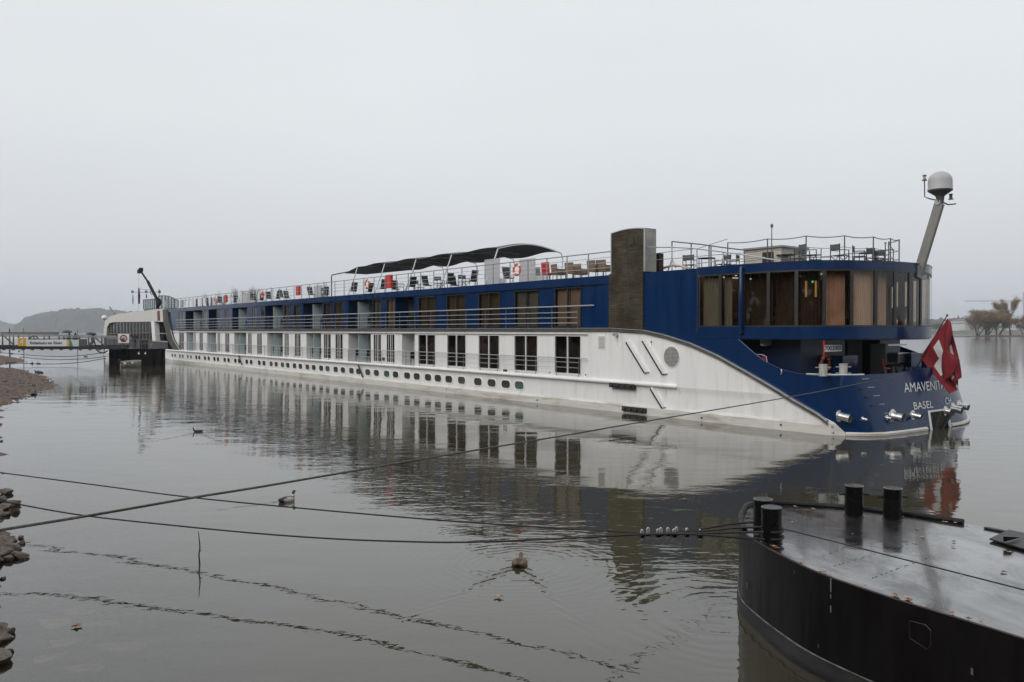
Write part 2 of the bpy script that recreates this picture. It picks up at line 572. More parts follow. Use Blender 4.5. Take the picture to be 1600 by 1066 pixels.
def wet_deck_material():
    m = bpy.data.materials.new('wet_black_deck')
    m.use_nodes = True
    n, l = m.node_tree.nodes, m.node_tree.links
    b = n['Principled BSDF']
    b.inputs['Coat Roughness'].default_value = 0.07
    b.inputs['Specular IOR Level'].default_value = 0.8
    tc = n.new('ShaderNodeTexCoord')
    def ns(sc, det=6, rough=.6, st=(1, 1, 1), dist=0):
        mp = n.new('ShaderNodeMapping'); mp.inputs['Scale'].default_value = st; mp.inputs['Rotation'].default_value = (0, 0, 1.0)
        l.new(tc.outputs['Object'], mp.inputs['Vector'])
        t = n.new('ShaderNodeTexNoise'); t.inputs['Scale'].default_value = sc; t.inputs['Detail'].default_value = det; t.inputs['Roughness'].default_value = rough; t.inputs['Distortion'].default_value = dist
        l.new(mp.outputs[0], t.inputs['Vector'])
        return t.outputs['Fac']
    def mr(src, a, c, d, e):
        q = n.new('ShaderNodeMapRange'); q.interpolation_type = 'SMOOTHSTEP'
        l.new(src, q.inputs['Value'])
        for k, v in zip(('From Min', 'From Max', 'To Min', 'To Max'), (a, c, d, e)): q.inputs[k].default_value = v
        return q.outputs[0]
    wet = ns(0.9, 6, .62, (1, .5, 1), .6)
    r_ = mr(wet, .38, .62, .05, .26)
    l.new(mr(ns(1.3, 7, .7, (1, .6, 1), .8), .36, .60, .98, .32), b.inputs['Coat Weight'])
    l.new(r_, b.inputs['Roughness'])
    cr = n.new('ShaderNodeMix'); cr.data_type = 'RGBA'
    l.new(mr(ns(2.2, 7, .65), .42, .66, 0, 1), cr.inputs['Factor'])
    cr.inputs['A'].default_value = (0.014, 0.0135, 0.015, 1)
    cr.inputs['B'].default_value = (0.042, 0.034, 0.032, 1)
    l.new(cr.outputs['Result'], b.inputs['Base Color'])
    # fine diamond tread, drowned where the water stands
    w1 = n.new('ShaderNodeTexWave'); w1.inputs['Scale'].default_value = 12
    mp = n.new('ShaderNodeMapping'); mp.inputs['Rotation'].default_value = (0, 0, .55); l.new(tc.outputs['Object'], mp.inputs['Vector']); l.new(mp.outputs[0], w1.inputs['Vector'])
    w2 = n.new('ShaderNodeTexWave'); w2.inputs['Scale'].default_value = 12
    mp = n.new('ShaderNodeMapping'); mp.inputs['Rotation'].default_value = (0, 0, 1.6); l.new(tc.outputs['Object'], mp.inputs['Vector']); l.new(mp.outputs[0], w2.inputs['Vector'])
    mx = n.new('ShaderNodeMath'); mx.operation = 'MULTIPLY'; l.new(w1.outputs['Fac'], mx.inputs[0]); l.new(w2.outputs['Fac'], mx.inputs[1])
    ma = n.new('ShaderNodeMath'); ma.operation = 'MULTIPLY'; l.new(mx.outputs[0], ma.inputs[0]); l.new(mr(wet, .40, .60, 0.02, .45), ma.inputs[1])
    ad = n.new('ShaderNodeMath'); ad.operation = 'MULTIPLY_ADD'; l.new(ns(5, 5, .6), ad.inputs[0]); ad.inputs[1].default_value = 1.3; l.new(ma.outputs[0], ad.inputs[2])
    bp = n.new('ShaderNodeBump'); bp.inputs['Distance'].default_value = 0.0034
    l.new(ad.outputs[0], bp.inputs['Height']); l.new(bp.outputs[0], b.inputs['Normal'])
    return m
M['wet_deck'] = wet_deck_material()
M['gang_dark'] = mat('dark_gangway_steel', (0.028, 0.028, 0.03), 0.5, noise=.2)
M['lounge_beige'] = mat('beige_lounge_curtain', (0.82, 0.68, 0.59), 0.85, noise=0.12, nscale=6, stretch=(4, 4, 0.3))
M['lounge_pink'] = mat('pinkish_lounge_blind', (0.72, 0.51, 0.43), 0.85, noise=0.22, nscale=1.4)
M['belt'] = mat('scraped_pontoon_belt', (0.012, 0.011, 0.011), 0.5, noise=0.5, nscale=3, spec=0.3, dirt=(0.028, 0.024, 0.02), dirt_amt=0.6, dscale=3.5, stretch=(1, 1, 2.5))
M['gang_grey'] = mat('grey_galvanised_beam', (0.30, 0.31, 0.32), 0.5, 0.2, noise=.15)
M['banner_pale'] = mat('pale_banner_print', (0.55, 0.6, 0.6), .6); M['banner_green'] = mat('green_blue_banner_print', (0.05, 0.22, 0.20), .6); M['banner_ink'] = mat('grey_blue_print', (0.12, 0.14, 0.20), .6)
M['boat_white'] = mat('weathered_boat_paint', (0.45, 0.43, 0.38), .5, noise=.2, nscale=3, dirt=(.15, .12, .09), dirt_amt=.6, dscale=3)
M['bark_far'] = mat('grey_bark', (0.12, 0.11, 0.10), .9)
hzm = bpy.data.materials.new('river_haze'); hzm.use_nodes = True
hn, hl = hzm.node_tree.nodes, hzm.node_tree.links
hn.clear()
ho = hn.new('ShaderNodeOutputMaterial'); hv = hn.new('ShaderNodeVolumePrincipled')
hv.inputs['Color'].default_value = (0.84, 0.92, 1.0, 1); hv.inputs['Density'].default_value = 0.00019; hv.inputs['Anisotropy'].default_value = 0.2
hl.new(hv.outputs[0], ho.inputs['Volume'])
M['haze'] = hzm
# ------------------------------------------------------------------ setting: sky is the world; water, river bed, shore
SHORE = [(-60, 90), (-40, 60), (-12, 16), (-4, 2), (2, -2.6), (6, -4.6), (8, -5.7), (10, -6.55), (12, -7.6), (14, -8.85), (15.5, -9.6), (17.7, -10.9),
         (19.5, -12.3), (25, -15.7), (32, -20.2), (38, -23.9), (44, -27.5), (47.3, -28.6), (50, -30.0), (53.7, -31.3), (58, -32.6), (61.5, -34.6), (66, -37.8),
         (70, -40.0), (78, -46.2), (84, -50.5), (90, -57.5), (97, -60.5), (104, -62), (115, -69), (130, -81), (180, -112), (400, -260), (900, -560)]

def shore_x(y):
    k = 1.0 if y > 24 or y < 4 else 0.3
    return interp(SHORE, y) - (0 if k == 1 else .12) + k * (0.25 * math.sin(y * 1.7) + 0.15 * math.sin(y * 4.3 + 1))

def make_shore():
    b = MB()
    ys = []
    y = -58.0
    while y < 900:
        ys.append(y)
        y += 0.35 if 3 < y < 25 else (0.6 if y < 100 else (4 if y < 200 else 40))
    rows = []
    r = random.Random(3)
    for y in ys:
        sx = shore_x(y)
        far = y > 38
        row = []
        for j in range(30):
            t = j - 17                       # negative: under water
            if t < 0:
                d = -0.35 * abs(t) ** 1.28
                h = d * -1
                x = sx + h
                z = -0.10 * h - 0.012 * h * h
                if far: z = -0.09 * h
            else:
                h = 0.25 * t ** 1.5
                x = sx - h
                z = (0.30 * h if not far else min(0.07 * h, 0.75 + 0.004 * h))
                if 2 > y > -30: z = min(z, 2.4)
            j_ = 0.03 if not far else 0.05
            if -30 < y < 130: z += r.uniform(-j_, j_)
            row.append((x, y + (r.uniform(-.1, .1) if far else 0), max(z, -2.2)))
        row.append((sx - 160, y, 6 if y < 40 else 3.0))
        rows.append(row)
    b.grid(rows)
    m = mat('wet_gravel_shore', (0.10, 0.06, 0.042), 0.75, noise=0.55, nscale=7, bump=0.05, bscale=9, dirt=(0.05, 0.035, 0.025), dirt_amt=0.8, dscale=2.2)
    return b.build('gravel_shore', m, smooth=60, kind='structure')
shore = make_shore()

def make_bed():
    b = MB()
    b.quad((-4400, -900, -2.3), (4400, -900, -2.3), (4400, 4500, -2.3), (-4400, 4500, -2.3))
    return b.build('river_bed', mat('river_bed_mud', (0.07, 0.065, 0.045), 0.9, noise=0.2, nscale=0.4), kind='structure')
make_bed()

# ------------------------------------------------------------------ water material
class NX:
    """tiny expression helper for math nodes"""
    tree = None
    def __init__(self, s): self.s = s
    @staticmethod
    def op(o, *a):
        nd = NX.tree.nodes.new('ShaderNodeMath')
        nd.operation = o
        for i, v in enumerate(a):
            if isinstance(v, NX): NX.tree.links.new(v.s, nd.inputs[i])
            else: nd.inputs[i].default_value = v
        return NX(nd.outputs[0])
    def __add__(a, b): return NX.op('ADD', a, b)
    def __sub__(a, b): return NX.op('SUBTRACT', a, b)
    def __mul__(a, b): return NX.op('MULTIPLY', a, b)
    def __truediv__(a, b): return NX.op('DIVIDE', a, b)
    __radd__ = __add__
    __rmul__ = __mul__
    def __rsub__(a, b): return NX.op('SUBTRACT', b, a)

def nsin(a): return NX.op('SINE', a)
def nabs(a): return NX.op('ABSOLUTE', a)
def nexp(a): return NX.op('EXPONENT', a)
def nsat(a):
    nd = NX.tree.nodes.new('ShaderNodeClamp')
    NX.tree.links.new(a.s, nd.inputs[0])
    return NX(nd.outputs[0])
def nstep(a, lo, hi):
    nd = NX.tree.nodes.new('ShaderNodeMapRange')
    nd.interpolation_type = 'SMOOTHSTEP'
    NX.tree.links.new(a.s, nd.inputs['Value'])
    nd.inputs['From Min'].default_value = lo
    nd.inputs['From Max'].default_value = hi
    return NX(nd.outputs[0])

def water_material():
    m = bpy.data.materials.new('river_water')
    m.use_nodes = True
    t = m.node_tree
    NX.tree = t
    n, l = t.nodes, t.links
    n.clear()
    out = n.new('ShaderNodeOutputMaterial')
    geo = n.new('ShaderNodeNewGeometry')
    sep = n.new('ShaderNodeSeparateXYZ')
    l.new(geo.outputs['Position'], sep.inputs[0])
    X, Y = NX(sep.outputs['X']), NX(sep.outputs['Y'])
    def noise(sc, stretch=(1, 1), rot=0.0, detail=2, rough=0.5, dist=0.0):
        mp = n.new('ShaderNodeMapping')
        mp.inputs['Scale'].default_value = (stretch[0], stretch[1], 1)
        mp.inputs['Rotation'].default_value = (0, 0, rot)
        l.new(geo.outputs['Position'], mp.inputs['Vector'])
        q = n.new('ShaderNodeTexNoise')
        q.inputs['Scale'].default_value = sc
        q.inputs['Detail'].default_value = detail
        q.inputs['Roughness'].default_value = rough
        q.inputs['Distortion'].default_value = dist
        l.new(mp.outputs[0], q.inputs['Vector'])
        return NX(q.outputs['Fac'])
    def curve(pts):                       # Y as a function of X through the points
        pts = sorted(pts)
        x0, x1 = pts[0][0], pts[-1][0]
        y0, y1 = min(p[1] for p in pts) - 0.5, max(p[1] for p in pts) + 0.5
        fc = n.new('ShaderNodeFloatCurve')
        c = fc.mapping.curves[0]
        c.points[0].location = (0, (pts[0][1] - y0) / (y1 - y0))
        c.points[1].location = (1, (pts[-1][1] - y0) / (y1 - y0))
        for p in pts[1:-1]:
            c.points.new((p[0] - x0) / (x1 - x0), (p[1] - y0) / (y1 - y0))
        fc.mapping.update()
        u = nsat((X - x0) / (x1 - x0))
        l.new(u.s, fc.inputs['Value'])
        return NX(fc.outputs[0]) * (y1 - y0) + y0
    # broad calm and ruffled patches
    patch = nstep(noise(0.11, (1, 0.6), 0.3, 3), 0.42, 0.62)
    # how far the ship's side is: ripples gather along it
    sd_ = (X - C2.x) * W2.x + (Y - C2.y) * W2.y
    near_ship = nexp(nabs(sd_) * -0.075)
    ruffle = nsat(near_ship * 0.75 + patch * 0.4 + 0.10)
    distance = nstep(Y, 45.0, 220.0)
    wp = [ground(*p) for p in ((250, 592), (420, 655), (600, 733), (760, 792), (950, 850), (1120, 885))]
    wc = curve([(p.x, p.y) for p in wp])
    wd = (Y - wc) / (Y * 0.15)
    lively = nexp(wd * wd * -1.0)
    h = noise(0.9, (1, 1.4), 0.35, 2, 0.4) * 0.012 * (ruffle * 0.7 + 0.05)
    h = h + noise(2.3, (0.75, 1.5), 0.2, 2, 0.45, 0.3) * (lively * 0.0120 + ruffle * 0.0024)
    h = h + noise(5.5, (0.7, 1.5), 0.35, 2, 0.5, 0.3) * (lively * 0.0024 + ruffle * 0.0012)
    h = h + noise(0.28, (1, 1.6), 0.1, 2) * 0.02
    h = h + noise(0.6, (0.5, 2.2), 0.05, 3) * 0.05 * distance
    h = h + noise(6.0, (0.8, 1.2), 0.5, 2, 0.5, 0.3) * 0.0011
    # rings spreading from the black barge's nose
    for cx, cy, k, amp, reach in ((3.1, 11.6, 24.0, 0.0013, 1.1), (0.13, 14.0, 34.0, 0.0009, 0.9)):
        dx, dy = X - cx, Y - cy
        r = NX.op('SQRT', dx * dx + dy * dy)
        r = r + (noise(1.4) - 0.5) * 0.45
        h = h + nsin(r * k) * nexp(nabs(r - 0.9) * (-1.0 / reach)) * amp
    # wakes behind the swimming ducks
    for dx0, dy0, ang, amp, ln in ((0.13, 14.0, R(82), 0.008, 1.0), (-5.25, 19.3, R(62), 0.006, 1.2), (-12.3, 32.2, R(100), 0.004, 1.5)):
        ca, sa = math.cos(ang), math.sin(ang)
        a = (X - dx0) * (-ca) + (Y - dy0) * (-sa)       # distance behind the duck
        b = nabs((X - dx0) * (-sa) + (Y - dy0) * ca)
        e = (b - a * 0.42) / 0.10
        msk = nexp(e * e * -1.0) * nstep(a, 0.0, 0.35) * nexp(nabs(a) * (-1.0 / ln))
        h = h + msk * nsin((a * 0.9 - b) * 26.0) * amp
    bp = n.new('ShaderNodeBump')
    bp.inputs['Distance'].default_value = 1.0
    bp.inputs['Strength'].default_value = 1.0
    l.new(h.s, bp.inputs['Height'])
    gl = n.new('ShaderNodeBsdfGlossy')
    gl.inputs['Color'].default_value = (1, 1, 1, 1)
    rg = distance * 0.05 + 0.004
    l.new(rg.s, gl.inputs['Roughness'])
    l.new(bp.outputs[0], gl.inputs['Normal'])
    fr = n.new('ShaderNodeFresnel')
    fr.inputs['IOR'].default_value = 1.75
    l.new(bp.outputs[0], fr.inputs['Normal'])
    df = n.new('ShaderNodeBsdfDiffuse')
    df.inputs['Color'].default_value = (0.046, 0.041, 0.024, 1)
    tr = n.new('ShaderNodeBsdfTransparent')
    tr.inputs[0].default_value = (0.80, 0.74, 0.60, 1)
    # depth of clear view: only over the shallow edge of the bank
    cs = curve([(p[1], p[0]) for p in SHORE if -3 < p[0] < 60])
    dist = (Y - cs) * 0.5                 # water lies beyond the shoreline's Y for its X
    clear = (1.0 - nstep(dist, 0.4, 4.5)) * 0.8 * (1.0 - nstep(Y, 24.0, 34.0))
    mx0 = n.new('ShaderNodeMixShader')
    l.new(clear.s, mx0.inputs[0])
    l.new(df.outputs[0], mx0.inputs[1])
    l.new(tr.outputs[0], mx0.inputs[2])
    mx = n.new('ShaderNodeMixShader')
    l.new(fr.outputs[0], mx.inputs[0])
    l.new(mx0.outputs[0], mx.inputs[1])
    l.new(gl.outputs[0], mx.inputs[2])
    l.new(mx.outputs[0], out.inputs['Surface'])
    return m

b = MB()
b.quad((-4400, -900, 0), (4400, -900, 0), (4400, 4500, 0), (-4400, 4500, 0))
rw = b.build('river_water', water_material(), kind='structure')
if rw.data.polygons[0].normal.z < 0: rw.data.flip_normals()
# the wooded near bank behind the place where one stands: it darkens what the hull, the panes and the water mirror
r = random.Random(77)
b = MB()
for k in range(63):
    tx, ty = (lambda yy: (shore_x(yy) - 16 - r.uniform(0, 6) - max(0, yy - 30) * .08, yy))(-4 + (k - 34) * 4.6) if k >= 34 else ( -95 + k * 5.2 + r.uniform(-2, 2), -16 - abs(k - 16) * .3 + r.uniform(-7, 4) + max(0, (-95 + k * 5.2 + 60) * -.45))
    if tx < -50: ty += 0
    th = r.uniform(11, 17)
    b.k = 0
    b.tube([(tx, ty, 1), (tx + .4, ty, th * .4), (tx, ty + .3, th * .8)], [.35, .25, .08], 6)
    for q in range(420):
        a, e_, rr = r.uniform(0, 6.28), r.uniform(-1, 1), r.random() ** .4
        c = Vector((tx + math.cos(a) * math.sqrt(1 - e_ * e_) * rr * 4.6, ty + math.sin(a) * math.sqrt(1 - e_ * e_) * rr * 4.6, th * .58 + e_ * rr * th * .45))
        n_ = Vector((r.uniform(-1, 1), r.uniform(-1, 1), r.uniform(-1, 1))).normalized(); t_ = n_.orthogonal().normalized() * r.uniform(.3, .7); u_ = n_.cross(t_) * .8
        b.k = 1 if r.random() < .6 else 2
        b.quad(c - t_ - u_, c + t_ - u_, c + t_ + u_, c - t_ + u_)
b.build('wooded_bank', [M['bark'], mat('brown_autumn_leaves', (0.10, 0.065, 0.03), .85), mat('dull_green_leaves', (0.05, 0.055, 0.025), .85)], kind='stuff')
# ================================================================== THE RIVER CRUISE SHIP
ship = thing('river_cruise_ship', 'long white and dark blue river cruise ship with a rounded glazed stern lounge', 'ship', (C2.x, C2.y, 0), SHIP_ROT)
SL = 131.0       # length of the parallel side
BW = 11.2        # beam
G = [(-9, 0.02), (0.2, 0.12), (0.45, 0.5), (0.8, 0.72), (1.95, 1.22), (2.84, 1.65), (4.08, 2.2), (5.68, 2.88), (7.17, 3.38), (8.69, 3.74), (10.02, 3.96), (12.2, 4.06), (14, 4.06)]
def g_of(q): return interp(G, q)
BUL = [(-12, 2.3), (-9, 2.3), (-6, 2.45), (-4.6, 2.45), (-2.5, 2.3), (1.2, 2.27), (1.76, 2.28), (2.54, 2.43), (3.27, 2.70), (3.8, 3.03), (4.64, 3.63), (4.66, 3.655)]
def top_of(q):
    if q >= 6.82: return 6.75
    if q >= 4.66: return 3.655
    return interp(BUL, q)
PT = [(0.7, 0.7, 0), (0.45, 0.42, 0.1), (0.2, 0.17, 0.28), (-0.4, -0.25, 0.84), (-1.0, -0.45, 1.5), (-2.0, -0.62, 2.5), (-2.9, -0.7, 3.4), (-4.0, -0.77, 4.5), (-5.1, -0.8, 5.6)]
PB = [(0.7, 0.55, 0), (0.45, 0.22, 0.1), (0.2, -0.06, 0.34), (-0.4, -0.62, 0.84), (-1.0, -0.93, 1.5), (-2.0, -1.03, 2.5), (-2.9, -1.06, 3.4), (-4.0, -1.08, 4.5), (-5.1, -1.1, 5.6)]
for L_ in (PT, PB):
    L_ += [(-10.2 - q, s_, 11.2 - w_) for q, s_, w_ in reversed(L_[:-1])]
for i_, (s_, w_) in zip(range(9, 17), ((-0.72, 6.7), (-0.5, 7.8), (-0.15, 8.7), (0.3, 9.7), (0.6, 10.36), (0.9, 10.8), (1.1, 11.05), (1.25, 11.2))):
    PT[i_] = (PT[i_][0], s_, w_)
for i_, (s_, w_) in zip(range(9, 17), ((-1.08, 6.7), (-1.0, 7.8), (-0.78, 8.7), (-0.38, 9.7), (-0.08, 10.36), (0.15, 10.8), (0.35, 11.05), (0.5, 11.2))):
    PB[i_] = (PB[i_][0], s_, w_)
def woff(z, q):
    f = max(0.0, min(1.0, (q - 0.9) / 3.0))
    if z <= 0.36: o = -0.10
    elif z <= 0.44: o = -0.10 + (z - 0.36) / 0.08 * 0.13
    elif z <= 1.15: o = 0.03
    elif z <= 1.42: o = 0.03 - (z - 1.15) / 0.27 * 0.05
    else: o = 0.0
    return o * (f if z > 0.36 else (0.3 + 0.7 * f))
def hullp(q, z, out=0.0):
    """point of the hull's skin; q runs aft along the side and then across the stern"""
    if q >= 0.7:
        return P(q, woff(z, q) - out, z)
    t = max(-0.3, min(1.05, (z - 0.1) / 2.2))
    def ev(L_):
        a = L_[0]
        for b_ in L_[1:]:
            if q >= b_[0]:
                u = (q - b_[0]) / (a[0] - b_[0])
                return Vector((b_[1] + (a[1] - b_[1]) * u, b_[2] + (a[2] - b_[2]) * u))
            a = b_
        return Vector(L_[-1][1:])
    p = ev(PB).lerp(ev(PT), t)
    if out:
        c = Vector((6.0, 5.6))
        q2 = q - 0.02
        d = Vector((p.x - 5.0, (p.y - 5.6) * 0.35)).normalized()
        p = p + d * out
    return P(p.x, p.y, z)

def qrange(a, b, st):
    n_ = max(1, int(abs(b - a) / st + 0.5))
    return [a + (b - a) * i / n_ for i in range(n_ + 1)]

# --- white lower hull: below the rub rail
b = MB()
qs = qrange(SL, 14, 1.5)[:-1] + qrange(14, 0.7, 0.35) + [0.6, 0.52, 0.45, 0.38, 0.3, 0.2]
def lower_cols(zf):
    rows = []
    for q in qs:
        zt = max(0.12, min(1.42, g_of(q)))
        rows.append([hullp(q, min(z, zt)) for z in zf])
    return rows
b.grid(lower_cols([0.44, 0.6, 0.8, 1.0, 1.15, 1.25, 1.34, 1.42]))
b.build('hull_side', M['white'], ship, smooth=35)
b = MB()
b.grid(lower_cols([-0.8, -0.2, 0.0, 0.1, 0.2, 0.34, 0.36, 0.40, 0.44]))
b.build('waterline_belt', M['boot'], ship, smooth=35)
# --- white plate above the rub rail, aft of the cabins, up to the sweeping gunwale
b = MB()
rows = []
for q in qrange(13.95, 2.36, 0.29):
    zt = max(1.42, g_of(q))
    rows.append([hullp(q, 1.42 + (zt - 1.42) * k / 4) for k in range(5)])
b.grid(rows)
b.build('stern_side_plate', M['white'], ship, smooth=35)
# --- blue plating: wall, sweep, bulwark and transom
b = MB()
rows = []
for q in qrange(13.0, 6.83, 0.4):
    g = g_of(q)
    rows.append([P(q, 0.012, g + (6.75 - g) * k / 5) for k in range(6)])
b.grid(rows)
rows = []
for q in qrange(6.82, 4.66, 0.2) + qrange(4.64, 0.7, 0.12) + [0.6, 0.52, 0.45, 0.38, 0.3, 0.2]:
    g = g_of(q); tp = top_of(q)
    rows.append([hullp(q, g + (tp - g) * k / 6, -0.012 if q > 0.75 else 0) for k in range(7)])
b.grid(rows)
QO0, QO1 = -4.35, -5.95          # the garage opening in the transom
zl = [-0.5, 0.0, 0.16, 0.7, 1.2, 1.7]
ql = [0.2, 0.0, -0.2, -0.4, -0.7, -1.0, -1.5, -2, -2.5, -3, -3.5, -4, QO0, -4.8, -5.1, -5.5, QO1, -6.4, -6.9, -7.4, -8, -8.6, -9.2, -9.5, -9.8, -10.1, -10.4, -10.65, -10.9]
for q0, q1 in zip(ql, ql[1:]):
    for i in range(len(zl)):
        if q1 >= QO1 - 1e-6 and q0 <= QO0 + 1e-6 and i < 3: continue
        za0 = zl[i]; za1 = zl[i + 1] if i + 1 < len(zl) else top_of(q0)
        zb1 = zl[i + 1] if i + 1 < len(zl) else top_of(q1)
        b.quad(hullp(q0, za0), hullp(q1, za0), hullp(q1, zb1), hullp(q0, za1))
# far side and closing walls
b.quad(P(0.7, 11.2, -0.5), P(SL, 11.2, -0.5), P(SL, 11.2, 1.5), P(0.7, 11.2, 1.5))
b.quad(P(0.7, 11.2, 1.5), P(4.6, 11.2, 1.5), P(4.6, 11.2, 3.6), P(0.7, 11.2, 2.3))
b.quad(P(4.6, 11.2, 1.5), P(SL, 11.2, 1.5), P(SL, 11.2, 6.7), P(4.6, 11.2, 6.7))
b.build('blue_hull', M['blue'], ship, smooth=30)
# white waterline strip on the transom
b = MB()
for qa, qb in ((0.2, QO0 + 0.35), (QO1 - 0.1, -10.3)):
    b.tube([hullp(q, 0.06, 0.015) for q in qrange(qa, qb, 0.3)], 0.085, 6)
b.build('transom_strip', M['boot'], ship, smooth=True)
# garage
b = MB()
a0, a1 = hullp(QO0, 0.7), hullp(QO1, 0.7)
b.box(1.0, a0[1], -0.4, -1.4, a1[1], 0.698)
b.build('garage_recess', M['dark'], ship)
b = MB()
for p0, p1 in (((QO0, -0.1), (QO0, 0.73)), ((QO1, -0.1), (QO1, 0.73)), ((QO0 + .03, 0.73), (QO1 - .03, 0.73))):
    b.bar(hullp(*p0, 0.02), hullp(*p1, 0.02), 0.07, 0.07)
b.build('garage_frame', M['white_clean'], ship)
b = MB()
b.bar((1.12, 5.6, -0.1), (1.5, 5.9, 0.78), 0.32, 0.07)
b.bar((1.12, 5.15, -0.1), (1.3, 5.3, 0.66), 0.12, 0.07)
b.build('garage_flap', M['black'], ship)

# --- gunwale gutter that sweeps down to the water
b = MB(); b2 = MB()
line = [(q, g_of(q)) for q in qrange(SL - 43, 14, 2.0)] + [(q, g_of(q)) for q in qrange(13.8, 0.45, 0.2)]
lo, hi, li, hi2 = [], [], [], []
rowA, rowB = [], []
for q, g in line:
    rowA.append([P(q, -0.09, g - 0.10), P(q, -0.09, g + 0.04), P(q, 0.05, g + 0.055), P(q, 0.05, g - 0.10), P(q, -0.09, g - 0.10)])
    rowB.append([P(q, -0.11, g + 0.042), P(q, -0.11, g + 0.064), P(q, 0.06, g + 0.068), P(q, 0.06, g + 0.056), P(q, -0.13, g + 0.042)])
b.grid(rowA); b2.grid(rowB)
b.build('gunwale_gutter', M['gutter'], ship, smooth=35)
b2.build('gunwale_lip', M['steel'], ship, smooth=35)
# --- rub rail tube
b = MB()
b.tube([P(q, -0.05, 1.50) for q in qrange(93.5, 30, 4)] + [P(q, -0.05, 1.50 - 0.05 * (30 - q) / 22) for q in qrange(28, 8.4, 2)] + [P(8.1, -0.04, 1.44), P(8.0, 0.02, 1.44)], 0.105, 10)
b.build('rub_rail', M['white'], ship, smooth=True)
# bulwark cap
b = MB()
b.tube([hullp(q, top_of(q), -0.02) for q in [4.64, 4.3, 4.0, 3.8, 3.5, 3.27, 2.9, 2.54, 2.15, 1.76, 1.4]], 0.03, 6)
b.build('bulwark_edge', M['blue'], ship, smooth=True)
b = MB()
b.tube([hullp(q, top_of(q) + 0.02, -0.03) for q in [1.4, 1.0, 0.7, 0.45, 0.2, -0.1, -0.4, -0.7]], 0.04, 6)
b.build('bulwark_cap', M['steel'], ship, smooth=True)
b = MB()
b.tube([hullp(q, top_of(q), -0.03) for q in qrange(-0.8, -10.8, 0.4)], 0.035, 6)
b.build('stern_rail', M['blue'], ship, smooth=True)

# --- portholes
ports = []
for x in (811, 790, 768, 746.5, 721, 701, 684, 668.6, 651, 636, 618, 604, 588, 574.5): ports.append(shp(x, 600)[0])
for x in (1600, 1545, 1478, 1422, 1358, 1308, 1250, 1201, 1146, 1100, 1048, 1006, 957, 918, 862, 825, 762, 727, 668, 638, 585, 555, 503, 475, 430, 401, 357, 333, 291, 267, 228, 205, 168, 147): ports.append(shp(240 + x / 5, 560)[0])
def rounded(w_, h_, r_, n_=4):
    out = []
    for cx, cz, a0 in ((w_ / 2 - r_, h_ / 2 - r_, 0), (-w_ / 2 + r_, h_ / 2 - r_, 90), (-w_ / 2 + r_, -h_ / 2 + r_, 180), (w_ / 2 - r_, -h_ / 2 + r_, 270)):
        for k in range(n_ + 1):
            an = R(a0 + 90 * k / n_)
            out.append((cx + r_ * math.cos(an), cz + r_ * math.sin(an)))
    return out
b = MB()
o_ = rounded(0.92, 0.53, 0.24); i_ = rounded(0.82, 0.44, 0.2)
rows = [[(x, 0.0, z) for x, z in o_], [(x, -0.03, z) for x, z in o_], [(x, -0.03, z) for x, z in i_], [(x, 0.012, z) for x, z in i_]]
b.grid(rows, close=True)
port_rim = b.build('porthole_rim', M['white_clean'])
b = MB(); b.poly([(x, -0.006, z) for x, z in i_])
port_glass = b.build('porthole_glass', M['pane_dark'])
b = MB(); b.poly([(x, -0.006, z) for x, z in i_])
port_glass2 = b.build('porthole_glass', M['pane_green'])
for i, s_ in enumerate(ports):
    e = part('porthole', port_rim.data, ship, P(s_, 0.03, 0.88))
    part('porthole_glass', (port_glass2 if i in (0, 11, 18, 25) else port_glass).data, e)
for o in (port_rim, port_glass, port_glass2): bpy.data.objects.remove(o)

# --- the two cabin decks
LOW_WIN = [(14.58, 16.72), (18.15, 20.3), (21.72, 23.87), (25.22, 27.4), (28.8, 31.0), (34.27, 35.5), (36.28, 37.5), (42.6, 44.0), (44.8, 46.2), (50.9, 52.25), (53.55, 54.6),
           (60.2, 61.5), (62.95, 64.05), (69.6, 70.95), (72.6, 73.5), (78.7, 80.0), (81.4, 82.2), (86.2, 88.2)]
LOW_BAL = [(31.5, 33.25, None), (37.9, 41.6, 39.95), (46.65, 49.7, 48.3), (54.97, 58.8, 57.2), (64.5, 68.1, 66.6), (73.98, 77.1, 75.8), (82.3, 85.1, 84.0)]
UP_WIN = [(14.55, 16.66), (18.03, 20.2), (21.62, 23.8), (25.22, 27.36), (28.72, 30.9), (34.15, 35.4), (36.2, 37.5), (42.55, 44.1), (44.7, 46.1), (51.1, 52.3), (53.3, 54.5),
          (59.4, 60.25), (61.5, 62.7), (69.7, 70.9), (72.3, 73.4), (77.0, 78.6), (85.6, 88.2)]
UP_BAL = [(31.5, 34.1, None), (37.6, 41.5, 39.95), (46.3, 50.3, 48.3), (54.9, 59.2, 57.2), (64.1, 68.5, 66.6), (73.6, 76.4, None), (78.8, 85.3, 82.1)]
